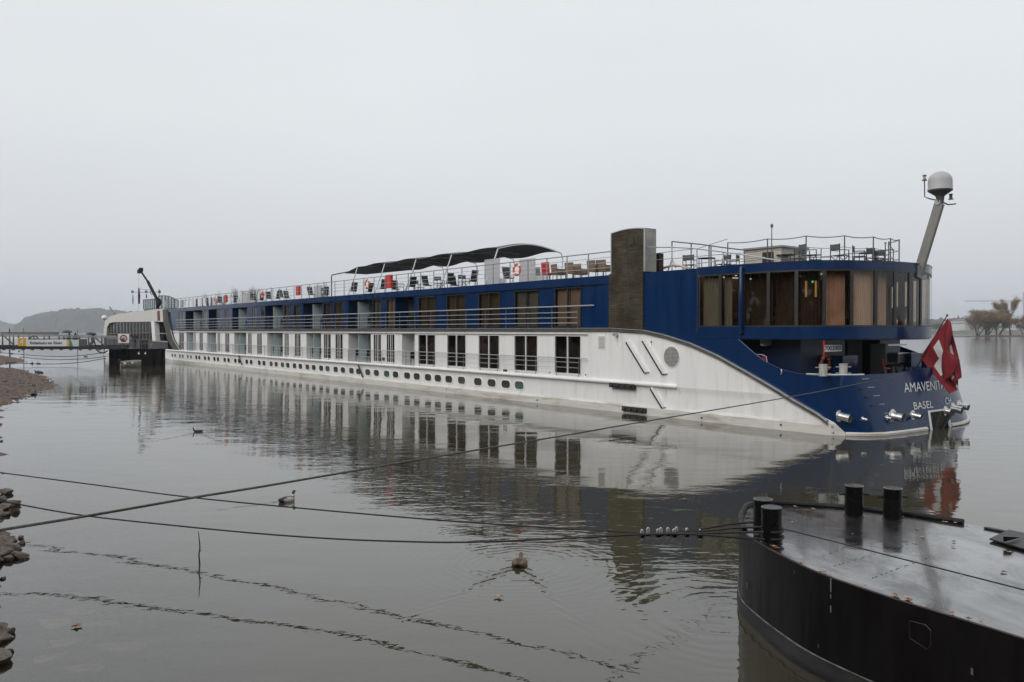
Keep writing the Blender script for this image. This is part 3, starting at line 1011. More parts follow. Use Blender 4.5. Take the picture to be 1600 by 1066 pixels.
def deck_side(wins, bals, z0, z1, wall_mat, wall_w, frame_m, curtains, s_end, s_beg=14.0):
    ops = sorted([(a, c, 'w') for a, c in wins] + [(a, c, 'b') for a, c, _ in bals])
    b = MB()
    cur = s_beg
    nwall = 0
    for a, c, k in ops + [(s_end, s_end, 'e')]:
        if a - cur > 0.02:
            # wall pieces: plates with their own joint, a little proud or recessed
            wo = wall_w + (0.0 if (nwall % 2) else 0.006)
            MB().sbox(cur, wo, z0, a, wall_w + 0.12, z1).build('wall_panel', wall_mat, ship)
            nwall += 1
        if k == 'w':
            MB().sbox(a, wall_w + 0.01, z1 - 0.06, c, wall_w + 0.12, z1).build('window_head', wall_mat, ship)
            MB().sbox(a, wall_w + 0.01, z0, c, wall_w + 0.12, z0 + 0.05).build('window_sill', wall_mat, ship)
        cur = c
    for i, (a, c) in enumerate(wins):
        f = MB()
        t_ = 0.045
        za, zb = z0 + 0.052, z1 - 0.062
        mid = (a + c) / 2
        for x0, x1 in ((a, a + t_), (c - t_, c), (mid - t_ / 2 - .01, mid + t_ / 2 + .01)):
            f.sbox(x0, wall_w - (0.035 if a < 33 else -0.005), za, x1, wall_w + 0.05, zb)
        f.sbox(a + t_, wall_w - 0.025, zb - t_, c - t_, wall_w + 0.05, zb)
        f.sbox(a + t_, wall_w - 0.025, za, c - t_, wall_w + 0.05, za + t_ + 0.02)
        if curtains == 'low' and a > 33:          # extra bars of the narrow doors
            for x0 in (a + (c - a) * 0.3, a + (c - a) * 0.72):
                f.sbox(x0, wall_w + 0.012, za, x0 + 0.04, wall_w + 0.028, zb)
        fo = f.build('cabin_window', frame_m, ship)
        g = MB()
        for x0, x1 in ((a + t_, mid - t_ / 2 - .01), (mid + t_ / 2 + .01, c - t_)):
            g.quad(P(x0, wall_w + 0.03, za + t_), P(x1, wall_w + 0.03, za + t_), P(x1, wall_w + 0.03, zb - t_), P(x0, wall_w + 0.03, zb - t_))
            gp = g.build('window_pane', M['glass_cabin'], fo)
            g = MB()
            # pleated curtain behind the pane
            cu = MB()
            rows = [[], []]
            n_ = 14 if a < 34 else 8
            r = random.Random(int(x0 * 100) + int(z0))
            full = curtains == 'up' or r.random() < 0.35
            span = (x1 - x0) * (1.0 if full else 0.3 + 0.3 * r.random())
            for k in range(n_ + 1):
                w_ = wall_w + 0.16 + 0.03 * (k % 2)
                rows[0].append(P(x0 + span * k / n_, w_, za))
                rows[1].append(P(x0 + span * k / n_, w_, zb))
            cu.grid(rows)
            cm = (M['curtain_grey'] if i in (1, 6, 9) else (M['curtain_olive'] if i % 5 != 0 else M['curtain'])) if curtains == 'up' else M['dark_curtain']
            cu.build('curtain', cm, fo)
        rm = MB()
        rm.quad(P(a, wall_w + 0.9, z0), P(c, wall_w + 0.9, z0), P(c, wall_w + 0.9, z1), P(a, wall_w + 0.9, z1))
        rm.quad(P(a, wall_w + 0.12, z0 + .01), P(a, wall_w + 0.9, z0 + .01), P(c, wall_w + 0.9, z0 + .01), P(c, wall_w + 0.12, z0 + .01))
        rm.quad(P(a, wall_w + 0.12, z1 - .01), P(a, wall_w + 0.9, z1 - .01), P(c, wall_w + 0.9, z1 - .01), P(c, wall_w + 0.12, z1 - .01))
        for x0 in (a, c):
            rm.quad(P(x0, wall_w + 0.12, z0), P(x0, wall_w + 0.9, z0), P(x0, wall_w + 0.9, z1), P(x0, wall_w + 0.12, z1))
        rm.build('cabin_room', M['room'], ship)
    for a, c, sc in bals:
        q = MB()
        d = 1.12
        q.quad(P(a, d, z0), P(c, d, z0), P(c, d, z1), P(a, d, z1))
        q.quad(P(a, wall_w + .12, z0), P(a, d, z0), P(a, d, z1), P(a, wall_w + .12, z1))
        q.quad(P(c, wall_w + .12, z0), P(c, d, z0), P(c, d, z1), P(c, wall_w + .12, z1))
        q.quad(P(a, wall_w + .1, z0 + .01), P(a, d, z0 + .01), P(c, d, z0 + .01), P(c, wall_w + .1, z0 + .01))
        q.quad(P(a, wall_w + .1, z1 - .01), P(a, d, z1 - .01), P(c, d, z1 - .01), P(c, wall_w + .1, z1 - .01))
        bo = q.build('balcony', wall_mat, ship)
        dr = MB()
        dr.sbox(a + 0.15, d - 0.05, z0 + .05, (a + c) / 2 - 0.03, d - 0.01, z1 - .1)
        dr.sbox((a + c) / 2 + 0.03, d - 0.05, z0 + .05, c - 0.15, d - 0.01, z1 - .1)
        dr.build('balcony_door', M['pane_dark'], bo)
        if sc:
            sm = MB()
            sm.sbox(sc - 0.02, wall_w + 0.03, z0 + 0.03, sc + 0.02, d - 0.06, z1 - 0.12)
            sm.build('balcony_screen', M['frost'], bo)
        for cs_ in ([(a + c) / 2] if not sc else [(a + sc) / 2, (sc + c) / 2]):
            ch = MB()
            ch.sbox(cs_ - 0.28, 0.45, z0 + 0.38, cs_ + 0.28, 1.0, z0 + 0.45)
            ch.sbox(cs_ + 0.24, 0.45, z0 + 0.45, cs_ + 0.30, 1.0, z0 + 0.95)
            for sx in (-0.26, 0.26):
                for wy in (0.47, 0.97):
                    ch.sbox(cs_ + sx - .02, wy - .02, z0 + .02, cs_ + sx + .02, wy + .02, z0 + 0.38)
            ch.build('balcony_chair', M['mesh_black'], bo)
M['room'] = mat('dim_cabin_room', (0.03, 0.02, 0.016), 0.8, noise=0.4, nscale=1.2)
M['dark_curtain'] = mat('dark_brown_curtain', (0.05, 0.028, 0.022), 0.85, noise=0.3, nscale=4)
deck_side(LOW_WIN, LOW_BAL, 1.6, 3.80, M['white'], 0.11, M['white_clean'], 'low', 90.6)
deck_side(UP_WIN, UP_BAL, 4.13, 6.32, M['blue'], 0.07, M['frame_black'], 'up', 93.0, 13.0)
b = MB()
b.sbox(13.95, -0.0, 3.80, 90.5, 0.25, 3.96)
b.sbox(13.55, 0.012, 1.42, 13.95, 0.2, 3.96)
b.sbox(13.95, -0.06, 1.42, 90.5, 0.22, 1.60)
b.build('deck_edge', M['white'], ship)
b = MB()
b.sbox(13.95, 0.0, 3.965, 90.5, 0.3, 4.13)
b.build('deck_edge_gutter', M['gutter'], ship)  # weathered grey gutter band between the two cabin decks
b = MB()
b.sbox(12.4, -0.035, 6.325, 94.0, 0.3, 6.75)
b.build('roof_fascia', M['blue'], ship)
b = MB()
b.sbox(12.4, 0.27, 6.68, 94.0, 11.2, 6.73)
b.sbox(94.0, 0.27, 6.5, SL - 2, 10.9, 6.54)
b.build('sun_deck', M['deck_green'], ship)
# dark core so that nothing shines through
b = MB()
b.sbox(13.2, 1.2, 1.5, 93.0, 11.1, 6.6)
b.build('cabin_core', M['dark'], ship)

# --- rails along the cabins
def rail_bar(name, pts, r, m='steel'):
    return MB().tube(pts, r, 6).build(name, M[m], ship, smooth=True)
rail_bar('handrail', [P(13.42, -0.09, 5.27), P(88.9, -0.09, 5.27)], 0.035)
for z in (4.95, 4.67, 4.39): rail_bar('rail_bar', [P(14.68, -0.09, z), P(88.5, -0.09, z)], 0.022)
post = MB().tube([(0, 0, 0), (0, 0, 1.2)], 0.022, 6).build('rail_post', M['steel_dark'], smooth=True)
s_ = 14.68
while s_ < 88.6:
    part('rail_post', post.data, ship, P(s_, -0.07, 4.12), scale=(1, 1, 0.95))
    s_ += 2.06
rail_bar('handrail', [P(13.98, -0.07, 2.56), P(88.9, -0.07, 2.56)], 0.024)
for z in (2.33, 2.05, 1.75): rail_bar('rail_bar', [P(14.6, -0.07, z), P(88.5, -0.07, z)], 0.014)
s_ = 14.6
while s_ < 88.6:
    part('rail_post', post.data, ship, P(s_, -0.05, 1.58), scale=(.8, .8, 0.8))
    s_ += 1.78
# --- sun deck rail
DR = 0.13
for z, r_ in ((7.93, 0.028), (7.66, 0.014), (7.40, 0.014), (7.14, 0.014)):
    rail_bar('deck_rail_bar', [P(12.3, DR, z), P(93.5, DR, z)], r_, 'steel' if z < 7.9 else 'steel_rail')
dpost = MB().tube([(0, 0, 0), (0, 0, 1.25)], 0.032, 6).build('deck_rail_post', M['steel_rail'], smooth=True)
s_ = 12.41
while s_ < 94:
    part('deck_rail_post', dpost.data, ship, P(s_, DR, 6.7))
    s_ += 1.665
for s_ in (46.4, 58.0, 68.5):
    part('deck_rail_post', dpost.data, ship, P(s_ - 0.28, DR, 6.7), scale=(1.3, 1.3, 1.06))

for o in (post, dpost): bpy.data.objects.remove(o)

# --- chimney block clad in mossy strips
b = MB()
b.sbox(10.06, -0.07, 4.06, 12.36, 0.6, 6.79)
b.build('clad_lower_panel', M['clad'], ship)
def arch_top(s_): return 8.80 + 0.10 * (1 - ((s_ - 11.1) / 1.15) ** 2) - (s_ - 10.06) * 0.012
b = MB()
ss = qrange(10.02, 12.24, 0.18)
b.prism([P(q, 0.0, 6.792) for q in (12.24, 10.06)] + [P(q, 0.0, arch_top(q)) for q in ss], Vector((0, 0.75, 0)))
ch = b.build('chimney', M['clad'], ship)
b = MB()
b.grid([[P(q, -0.03, arch_top(q) + 0.002), P(q, 0.80, arch_top(q) + 0.002), P(q, 0.80, arch_top(q) + 0.045), P(q, -0.03, arch_top(q) + 0.045), P(q, -0.03, arch_top(q) + 0.002)] for q in ss])
b.sbox(10.0, -0.03, 6.80, 10.055, 0.02, 8.86)
b.sbox(12.245, -0.02, 6.80, 12.30, 0.04, 8.82)
b.build('chimney_trim', M['steel'], ch)
b = MB()
b.sbox(9.985, 0.02, 6.80, 10.05, 0.76, 8.83)
b.build('chimney_side_plate', mat('weathered_metal_plate', (0.30, 0.29, 0.27), 0.5, 0.2, noise=0.25, nscale=1.5), ch)
for q, z0_, z1_, w_ in ((11.2, 4.1, 6.75, -.076), (11.15, 6.83, 8.7, -.006)):
    b = MB(); b.sbox(q - .008, w_, z0_, q + .008, w_ + .02, z1_); b.build('panel_joint', M['clad_dark'], ch)
for z_ in (4.95, 5.85, 7.45, 8.1):
    w_ = -.076 if z_ < 6.79 else -.006
    b = MB(); b.sbox(10.08, w_, z_ - .006, 11.18, w_ + .02, z_ + .006); b.sbox(11.22, w_, z_ - .006, 12.22, w_ + .02, z_ + .006); b.build('panel_joint', M['clad_dark'], ch)
b = MB()
b.sbox(10.72, -0.03, 8.12, 11.05, 0.02, 8.55)
b.build('chimney_vent', M['clad_dark'], ch)
b = MB()
b.sbox(12.37, 0.0, 4.06, 12.44, 0.3, 6.7)
b.build('wall_joint', M['gutter'], ship)

# plate seams and rust weeps on the white side
for q in (4.6, 6.9, 9.3, 11.6, 13.4, 17.5, 21.3, 25.0, 29.0, 33.0, 37.0, 41.0):
    zt = min(g_of(q) - .12, 3.7 if q < 13.9 else 1.36)
    rows = []
    for k in range(7):
        z = .46 + (zt - .46) * k / 6
        y_ = woff(z, q) - .004
        rows.append([P(q - .012, y_ + .004, z), P(q, y_, z), P(q + .012, y_ + .004, z)])
    b = MB(); b.grid(rows); b.build('plate_seam', M['white'], ship, smooth=60)
r = random.Random(31)
for (x, y, ln) in ((1018, 537, .5), (915.5, 589, .16), (857, 585, .1), (1099, 655, .1), (1222, 666, .1), (869, 638, .12), (957, 606, .3), (992, 605, .35), (978, 642, .1), (1040, 608, .4), (1062, 607, .3), (965, 531, .35), (700, 611, .08), (812, 612, .25), (770, 610, .2), (722, 605, .2)):
    s_, z_ = shp(x, y)
    w_ = .012 + .02 * r.random()
    b = MB(); rows = []
    for k in range(5):
        z = z_ - ln * k / 4
        rows.append([P(s_ - w_ * (1 - k / 6), woff(z, s_) - .0035, z), P(s_ + w_ * (1 - k / 6), woff(z, s_) - .0035, z)])
    b.grid(rows); b.build('rust_weep', M['rust_weep'], ship)

# --- things on the white stern plate
def louvre(s0, s1, z0, z1, n_):
    f = MB()
    f.sbox(s0, -0.02, z0, s1, 0.01, z1)
    fo = f.build('louvre_vent', M['white_clean'], ship)
    for k in range(n_):
        z = z0 + 0.04 + (z1 - z0 - 0.08) * (k + 0.5) / n_
        q = MB(); q.bar(P(s0 + .04, -0.035, z), P(s1 - .04, -0.035, z), 0.035, 0.018)
        q.build('slat', M['louvre_grey'], fo)
s1, z1 = shp(760 + 583 / 3.33, 340 + 612 / 3.33); s0, z0 = shp(760 + 620 / 3.33, 340 + 684 / 3.33)
louvre(s0, s1, z0, z1, 9)
# round louvre
sc_, zc_ = shp(1049.5, 557.5)
b = MB(); b.lathe([(0.50, -0.02), (0.50, 0.03), (0.46, 0.03), (0.455, 0.012)], 28, P(sc_, 0.0, zc_), (0, -1, 0))
ro = b.build('round_grille', M['white_clean'], ship)
b = MB(); b.lathe([(0.46, 0.0), (0.46, 0.013)], 28, P(sc_, 0.0, zc_), (0, -1, 0)); b.build('grille_back', M['louvre_back'], ro)
for k in range(-7, 8):
    z = k * 0.06
    hw = math.sqrt(max(0.02, 0.445 ** 2 - z * z))
    b = MB(); b.bar(P(sc_ - hw, -0.03, zc_ + z), P(sc_ + hw, -0.03, zc_ + z), 0.03, 0.03); b.build('slat', M['louvre_grey'], ro)
b = MB(); b.bar(P(sc_, -0.05, zc_ - .44), P(sc_, -0.05, zc_ + .44), 0.02, 0.02); b.build('grille_bar', M['louvre_grey'], ro)
# three slanting plates with a dark lower edge
for x0, y0, x1, y1, wd in ((981, 534, 1010, 582, 0.20), (1007.5, 534, 1038, 584.5, 0.20), (1019, 606.5, 1037.5, 637, 0.13)):
    a = shp(x0, y0); c = shp(x1, y1)
    dv = Vector((-(c[0] - a[0]), 0, c[1] - a[1]))
    b = MB()
    pts = [Vector(P(a[0], 0, a[1])), Vector(P(c[0], 0, c[1])), Vector(P(c[0] - wd, 0, c[1] + 0.03)), Vector(P(a[0] - wd * 0.55, 0, a[1] + 0.09))]
    b.prism([p + Vector((0, -0.11, 0)) for p in pts], Vector((0, 0.14, 0)))
    po = b.build('slanting_plate', M['white'], ship)
    b = MB()
    nrm = Vector((-dv.z, 0, dv.x)).normalized()
    if nrm.x > 0: nrm = -nrm
    q = [pts[0], pts[1], pts[1] + nrm * 0.085, pts[0] + nrm * 0.085]
    b.prism([p + Vector((0, -0.113, 0)) for p in q], Vector((0, 0.13, 0)))
    b.build('dark_gap', M['black'], po)
# two black rubber fender pads
for x0, x1, y in ((956, 994, 601), (976, 1013, 637.5)):
    a = shp(x0, y); c = shp(x1, y)
    b = MB(); b.sbox(c[0], -0.2, a[1] - 0.12, a[0], -0.0, a[1] + 0.10)
    for k in range(4):
        s_ = c[0] + (a[0] - c[0]) * (k + 0.5) / 4
        b.tube([P(s_ - 0.05, -0.21, a[1] - 0.03), P(s_ + 0.05, -0.21, a[1] - 0.03)], 0.075, 8)
    b.build('rubber_fender', M['black'], ship)
# flood light and small fixings
s_, z_ = shp(964.5, 523)
b = MB(); b.box(-s_ - .09, -0.24, z_ - .07, -s_ + .09, -0.08, z_ + .07); b.tube([P(s_, -.1, z_), P(s_, 0, z_ + .02)], .03)
b.build('flood_light', M['steel'], ship)
for x, y in ((1018, 534.5), (1004, 534), (915.5, 586), (857, 582), (830, 547)):
    s_, z_ = shp(x, y)
    b = MB(); b.lathe([(0.04, 0), (0.04, 0.03)], 10, P(s_, 0.0 if x > 913 else 0.11, z_), (0, -1, 0)); b.build('drain_hole', M['black'], ship)
for x, y in ((869, 635), (842, 625), (1099, 652.5), (1222, 663.5), (700, 608)):
    s_, z_ = shp(x, y)
    b = MB(); b.lathe([(0.035, 0), (0.035, 0.04)], 8, P(s_, woff(z_, s_), z_), (0, -1, 0)); b.build('drain_hole', M['black'], ship)
for x, y in ((788, 580), (598, 561)):
    s_, z_ = shp(x, y)
    b = MB(); b.sbox(s_ - .12, -0.0, z_ - .12, s_ + .12, 0.11, z_ + .12); b.build('deck_box', M['gutter'], ship)
# black slanted gangway bars hanging over the portholes
for x0, y0, x1, y1 in ((560, 571, 567, 590), (373, 556, 378, 570)):
    a = shp(x0, y0, -0.15); c = shp(x1, y1, -0.15)
    b = MB(); b.bar(P(a[0], -0.15, a[1]), P(c[0], -0.15, c[1]), 0.1, 0.06); b.build('slanting_bar', M['black'], ship)
# ------------------------------------------------------------------ rounded stern lounge
half = [(6.82, 0.0), (5.0, 0.03), (3.4, 0.2), (2.0, 0.52), (1.05, 1.2), (0.38, 2.4), (-0.12, 3.9), (-0.25, 5.6)]
oc = half + [(-0.12, 6.6), (0.24, 7.6), (0.86, 8.9), (1.6, 10.0), (2.6, 10.7), (4.2, 11.05), (6.82, 11.2)]
OUT = smooth_line([Vector((a, c)) for a, c in oc], 10)
LEN = [0.0]
for a, c in zip(OUT, OUT[1:]): LEN.append(LEN[-1] + (c - a).length)
TOT = LEN[-1]
def outl(t, inset=0.0):
    t = max(0.0, min(TOT, t))
    for i in range(len(OUT) - 1):
        if t <= LEN[i + 1] or i == len(OUT) - 2:
            u = (t - LEN[i]) / (LEN[i + 1] - LEN[i])
            p = OUT[i].lerp(OUT[i + 1], u)
            d = (OUT[i + 1] - OUT[i]).normalized()
            nrm = Vector((-d.y, d.x))
            if nrm.dot(Vector((6, 5.6)) - p) < 0: nrm = -nrm
            return p + nrm * inset
def t_of_px(x, inset=0.0, z=5.3):
    best, bt = 1e9, 0
    for i in range(900):
        t = TOT * 0.62 * i / 900
        p = outl(t, inset)
        e = abs(proj_x(WP(p.x, p.y, z)) - x)
        if e < best: best, bt = e, t
    return bt
def ring(inset, n_=90, t0=0.0, t1=None):
    t1 = TOT if t1 is None else t1
    return [outl(t0 + (t1 - t0) * i / n_, inset) for i in range(n_ + 1)]
def band(name, z0, z1, m, i0=0.0, i1=0.12, lip=None):
    b = MB()
    a = ring(i0); c = ring(i1)
    b.grid([[P(p.x, p.y, z0), P(p.x, p.y, z1), P(q.x, q.y, z1), P(q.x, q.y, z0), P(p.x, p.y, z0)] for p, q in zip(a, c)])
    return b.build(name, m, ship, smooth=30)
band('lounge_fascia', 6.44, 6.75, M['blue'])
band('lounge_sill', 3.66, 4.15, M['blue'])
band('lounge_edge_trim', 6.755, 6.79, M['blue'], -0.02, 0.06)
b = MB()
r_ = ring(0.1)
b.prism([P(p.x, p.y, 6.62) for p in r_], Vector((0, 0, 0.08)))
b.build('lounge_roof', M['deck_green'], ship)
b = MB(); b.prism([P(p.x, p.y, 6.46) for p in ring(0.14)], Vector((0, 0, 0.08))); b.build('lounge_ceiling', M['beige'], ship)
b = MB(); b.prism([P(p.x, p.y, 3.68) for p in ring(0.05)], Vector((0, 0, 0.4))); b.build('lounge_floor', M['brown'], ship)
wins = [(1092, 1125), (1125, 1161), (1161, 1200.5), (1200.5, 1244), (1244, 1288), (1288, 1331), (1331, 1369), (1369, 1399), (1399, 1422), (1422, 1439.5), (1439.5, 1452.5)]
WT = [(t_of_px(a), t_of_px(c)) for a, c in wins]
last = WT[-1][1]
mirr = [(TOT - c, TOT - a) for a, c in WT[::-1]]
WT2 = WT + [(max(a, last), c) for a, c in mirr if c > last + 0.5]
for i, (t0, t1) in enumerate(WT2):
    f = MB()
    n_ = 5
    def pw(t, ins, z):
        p = outl(t, ins); return P(p.x, p.y, z)
    for ta, tb in ((t0, t0 + 0.07), (t1 - 0.07, t1)):
        f.grid([[pw(t, 0.0, 4.152), pw(t, 0.0, 6.438), pw(t, 0.1, 6.438), pw(t, 0.1, 4.152), pw(t, 0.0, 4.152)] for t in (ta, tb)])
    for za, zb in ((4.152, 4.21), (6.37, 6.438)):
        f.grid([[pw(t0 + (t1 - t0) * k / n_, 0.005, za), pw(t0 + (t1 - t0) * k / n_, 0.005, zb), pw(t0 + (t1 - t0) * k / n_, 0.09, zb), pw(t0 + (t1 - t0) * k / n_, 0.09, za), pw(t0 + (t1 - t0) * k / n_, 0.005, za)] for k in range(n_ + 1)])
    fo = f.build('lounge_window', M['frame_black'], ship)
    g = MB()
    g.quad(pw(t0 + .06, 0.04, 4.2), pw(t1 - .06, 0.04, 4.2), pw(t1 - .06, 0.04, 6.38), pw(t0 + .06, 0.04, 6.38))
    g.build('window_pane', M['glass'], fo)
    def drape(ta, tb, ins, m, n2):
        c_ = MB()
        rows = []
        for k in range(n2 + 1):
            t = ta + (tb - ta) * k / n2
            ii = ins + 0.035 * (k % 2)
            rows.append([pw(t, ii, 4.17), pw(t, ii, 6.42)])
        c_.grid(rows)
        c_.build('curtain', m, fo)
    if i == 0: drape(t0 + .08, t1 - .05, 0.22, M['curtain_grey'], 16)
    if i == 1: drape(t0 + .05, t0 + .45, 0.25, M['curtain_grey'], 6); drape(t0 + .5, t1 - .05, 0.6, M['brown_reflection_drape'], 8)
    if i in (2, 3, 4): drape(t0 + .06, t1 - .06, 0.55, M['brown_reflection_drape'], 10)  # added sheets, coloured like the tree reflections in these panes
    if i == 5: drape(t0 + .06, t1 - .06, 0.4, M['lounge_pink'], 24)
    if i == 6: drape(t0 + .06, t1 - .06, 0.25, M['lounge_beige'], 20)
    if i == 7: drape(t0 + .06, t1 - .06, 0.4, M['lounge_beige'], 14)
    if i in (8, 9): drape(t0 + .06, t0 + .5, .5, M['brown_reflection_drape'], 6)
    if i > 13: drape(t0 + .06, t0 + 0.5, 0.25, M['curtain_olive'], 6)
# inside the lounge
b = MB()
b.sbox(7.4, 0.3, 4.1, 7.5, 10.9, 6.45)
b.build('lounge_bulkhead', M['brown'], ship)
b = MB()
b.sbox(4.6, 3.2, 4.1, 5.6, 4.6, 6.45); b.build('lounge_bar', M['brown'], ship)
b = MB(); b.sbox(2.6, 6.0, 4.1, 3.0, 6.4, 6.45); b.build('lounge_column', M['beige'], ship)
b = MB(); b.sbox(5.5, 7.2, 4.1, 6.8, 9.8, 6.45); b.build('lounge_cupboard', M['brown'], ship)
for (s_, w_) in ((5.6, 1.6), (4.2, 2.1), (3.2, 2.6), (2.5, 4.2), (1.4, 4.6), (1.2, 6.6), (2.2, 8.4), (4.0, 8.9), (5.6, 5.8)):
    b = MB()
    b.sbox(s_ - .3, w_ - .3, 4.5, s_ + .3, w_ + .3, 4.62); b.sbox(s_ - .3, w_ + .22, 4.62, s_ + .3, w_ + .3, 5.05)
    b.sbox(s_ - .3, w_ - .3, 4.62, s_ - .24, w_ + .3, 4.8); b.sbox(s_ + .24, w_ - .3, 4.62, s_ + .3, w_ + .3, 4.8)
    b.sbox(s_ - .26, w_ - .26, 4.1, s_ - .2, w_ - .2, 4.5); b.sbox(s_ + .2, w_ + .2, 4.1, s_ + .26, w_ + .26, 4.5)
    b.build('lounge_armchair', M['beige'], ship)
for (s_, w_) in ((5.9, 1.5), (4.4, 2.6), (3.0, 3.6), (2.0, 5.0), (1.6, 7.0), (5.0, 6.5), (6.4, 4.6)):
    b = MB(); b.lathe([(0.045, 0), (0.045, 0.02)], 8, P(s_, w_, 6.43)); b.build('ceiling_lamp', M['lamp'], ship)
for s_, w_ in ((4.58, 3.5), (4.58, 4.2)):
    p = outl(t_of_px(1259 if w_ < 3.8 else 1274, .45), .45); b = MB(); b.sbox(p.x - .03, p.y - .05, 5.35, p.x, p.y + .05, 6.0); b.build('wall_lamp', M['lamp_dim'], ship)
p = outl(t_of_px(1269, .45), .45); b = MB(); b.sbox(p.x - .03, p.y - .05, 5.92, p.x, p.y + .04, 6.0); b.build('exit_lamp', M['exit'], ship)
# door handle and blue drain pipe outside
p = outl(t_of_px(1160), -0.12)
b = MB()
b.tube([P(p.x, p.y + .18, 6.62), P(p.x, p.y + .02, 6.62), P(p.x, p.y, 6.56), P(p.x, p.y, 4.0), P(p.x, p.y + .03, 3.9), P(p.x, p.y + .16, 3.88)], 0.085, 10)
b.build('drain_pipe', M['blue'], ship, smooth=True)
p = outl(t_of_px(1393), -0.03)
b = MB(); b.tube([P(p.x, p.y, 4.9), P(p.x, p.y, 5.75)], 0.02, 6); b.build('door_handle', M['steel'], ship)
# soffit
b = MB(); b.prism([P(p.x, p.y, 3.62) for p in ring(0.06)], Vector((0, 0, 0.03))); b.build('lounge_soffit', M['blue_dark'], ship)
b = MB()
b.sbox(6.86, -0.004, 3.9, 6.80, 0.05, 6.74); b.build('wall_joint', M['frame_black'], ship)

# ------------------------------------------------------------------ stern mooring deck below the lounge
b = MB()
dk = [hullp(q, 1.7, -0.05) for q in [4.6, 3, 1.5, 0.7, 0.45, 0.2, -0.4, -1, -2, -3, -4, -5.1, -6.2, -7.2, -8.2, -9.2, -9.8, -10.4]] + [P(0.7, 11.1, 1.7), P(7, 11.1, 1.7), P(7, 0.1, 1.7)]
b.prism(dk, Vector((0, 0, 0.03)))
b.build('mooring_deck', M['deck_green'], ship)
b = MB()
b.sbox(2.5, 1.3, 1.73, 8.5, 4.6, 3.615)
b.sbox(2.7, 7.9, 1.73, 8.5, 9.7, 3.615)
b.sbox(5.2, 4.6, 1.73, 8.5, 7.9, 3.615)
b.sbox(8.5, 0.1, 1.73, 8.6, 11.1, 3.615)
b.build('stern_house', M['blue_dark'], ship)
b = MB()
b.sbox(2.44, 4.75, 1.75, 2.6, 5.9, 3.55); b.sbox(2.44, 6.6, 1.75, 2.55, 7.9, 3.4)
b.build('stern_doorway', M['dark'], ship)
def stern_box(x0, y0, x1, y1, s_, depth, name, m):
    a = stn(x0, y0, s_); c = stn(x1, y1, s_)
    b = MB(); b.sbox(s_, a[0], c[1], s_ + depth, c[0], a[1])
    return b.build(name, M[m], ship)
stern_box(1317, 556, 1340, 585, 1.7, 0.5, 'deck_locker', 'blue')
stern_box(1403, 553, 1420, 566, 1.2, 0.5, 'winch_housing', 'steel_dark')
stern_box(1403.5, 551.5, 1419, 553, 1.15, 0.5, 'winch_cover', 'steel')
stern_box(1424, 552, 1440, 578, 0.9, 0.25, 'stern_pillar', 'blue')
stern_box(1388, 538, 1417, 540, 0.6, 0.05, 'cross_bar', 'steel')
stern_box(1194, 531, 1206, 540, 3.9, 0.2, 'small_lamp_box', 'plastic_white')
b = MB()
r9 = random.Random(9)
for k in range(9):
    s_, w_ = 0.15 + r9.random() * .5, 4.2 + 0.33 * k
    b = MB()
    b.tube([P(s_, w_, 1.78), P(s_ + .15, w_ + .1, 2.35 + .12 * r9.random()), P(s_ + .3, w_ + .3, 2.25), P(s_ + .3, w_ + .4, 1.8)], 0.07, 7)
    b.build('coiled_hose', M['black'], ship, smooth=True)
b = MB()
a = stn(1378, 565, .8)
b.lathe([(0.32, -.3), (0.32, -.25), (0.2, -.24), (0.2, .24), (0.32, .25), (0.32, .3)], 14, P(1.1, 6.1, 2.25), (0, 1, 0))
b.build('anchor_winch', M['black'], ship)
b = MB()
a = stn(1379, 562, 1.0)
b.tube([P(1.0, a[0], a[1]), P(1.0, a[0] + .1, a[1] - .35), P(0.9, a[0] + .4, a[1] - .4)], 0.04, 6)
b.build('red_hose', M['red'], ship)
# grey double bollards on the bulwark
for x in (1290, 1319.5):
    q = (0.45, 0.1) if x < 1300 else (-0.35, -0.7)
    a0 = stn(x, 585.5, 0.35 if x < 1300 else 0.2)
    s_ = 0.45 if x < 1300 else 0.25
    w_ = a0[0]
    b = MB(); b.lathe([(0.155, 0), (0.155, 0.42), (0.165, 0.43), (0.165, 0.45)], 14, P(s_, w_, 2.27))
    bo = b.build('mooring_bollard', M['bollard_grey'], ship, smooth=35)
    for z in (2.36, 2.6):
        b = MB(); b.bar(P(s_ + .16, w_ - .26, z), P(s_ - .16, w_ + .26, z), .04, .04); b.build('bollard_pin', M['steel'], bo)
b = MB(); b.tube([hullp(q_, 2.3, -0.1) for q_ in (1.3, .7, .45, .2, -.2)], 0.03, 6); b.build('bollard_foot', M['steel'], ship)
# pale bent rail beside the bulwark
b = MB()
pts = [shp(x, y, 0.15) for x, y in ((1180, 554), (1191, 554.5), (1197, 557), (1198.5, 566))]
b.tube([P(a, 0.15, c) for a, c in pts], 0.02, 6); b.build('bent_handrail', M['steel'], ship)
s_, z_ = shp(1193, 561, 0.3); b = MB(); b.sbox(s_ - .07, .28, z_ - .1, s_ + .07, .32, z_ + .1); b.build('red_notice', M['red'], ship)
s_, z_ = shp(1221, 581, -0.02)
b = MB(); b.tube([P(s_, -.03, z_ + .1), P(s_ - .03, -.05, z_), P(s_, -.03, z_ - .1)], 0.03, 6); b.build('rope_fairlead', M['steel'], ship)
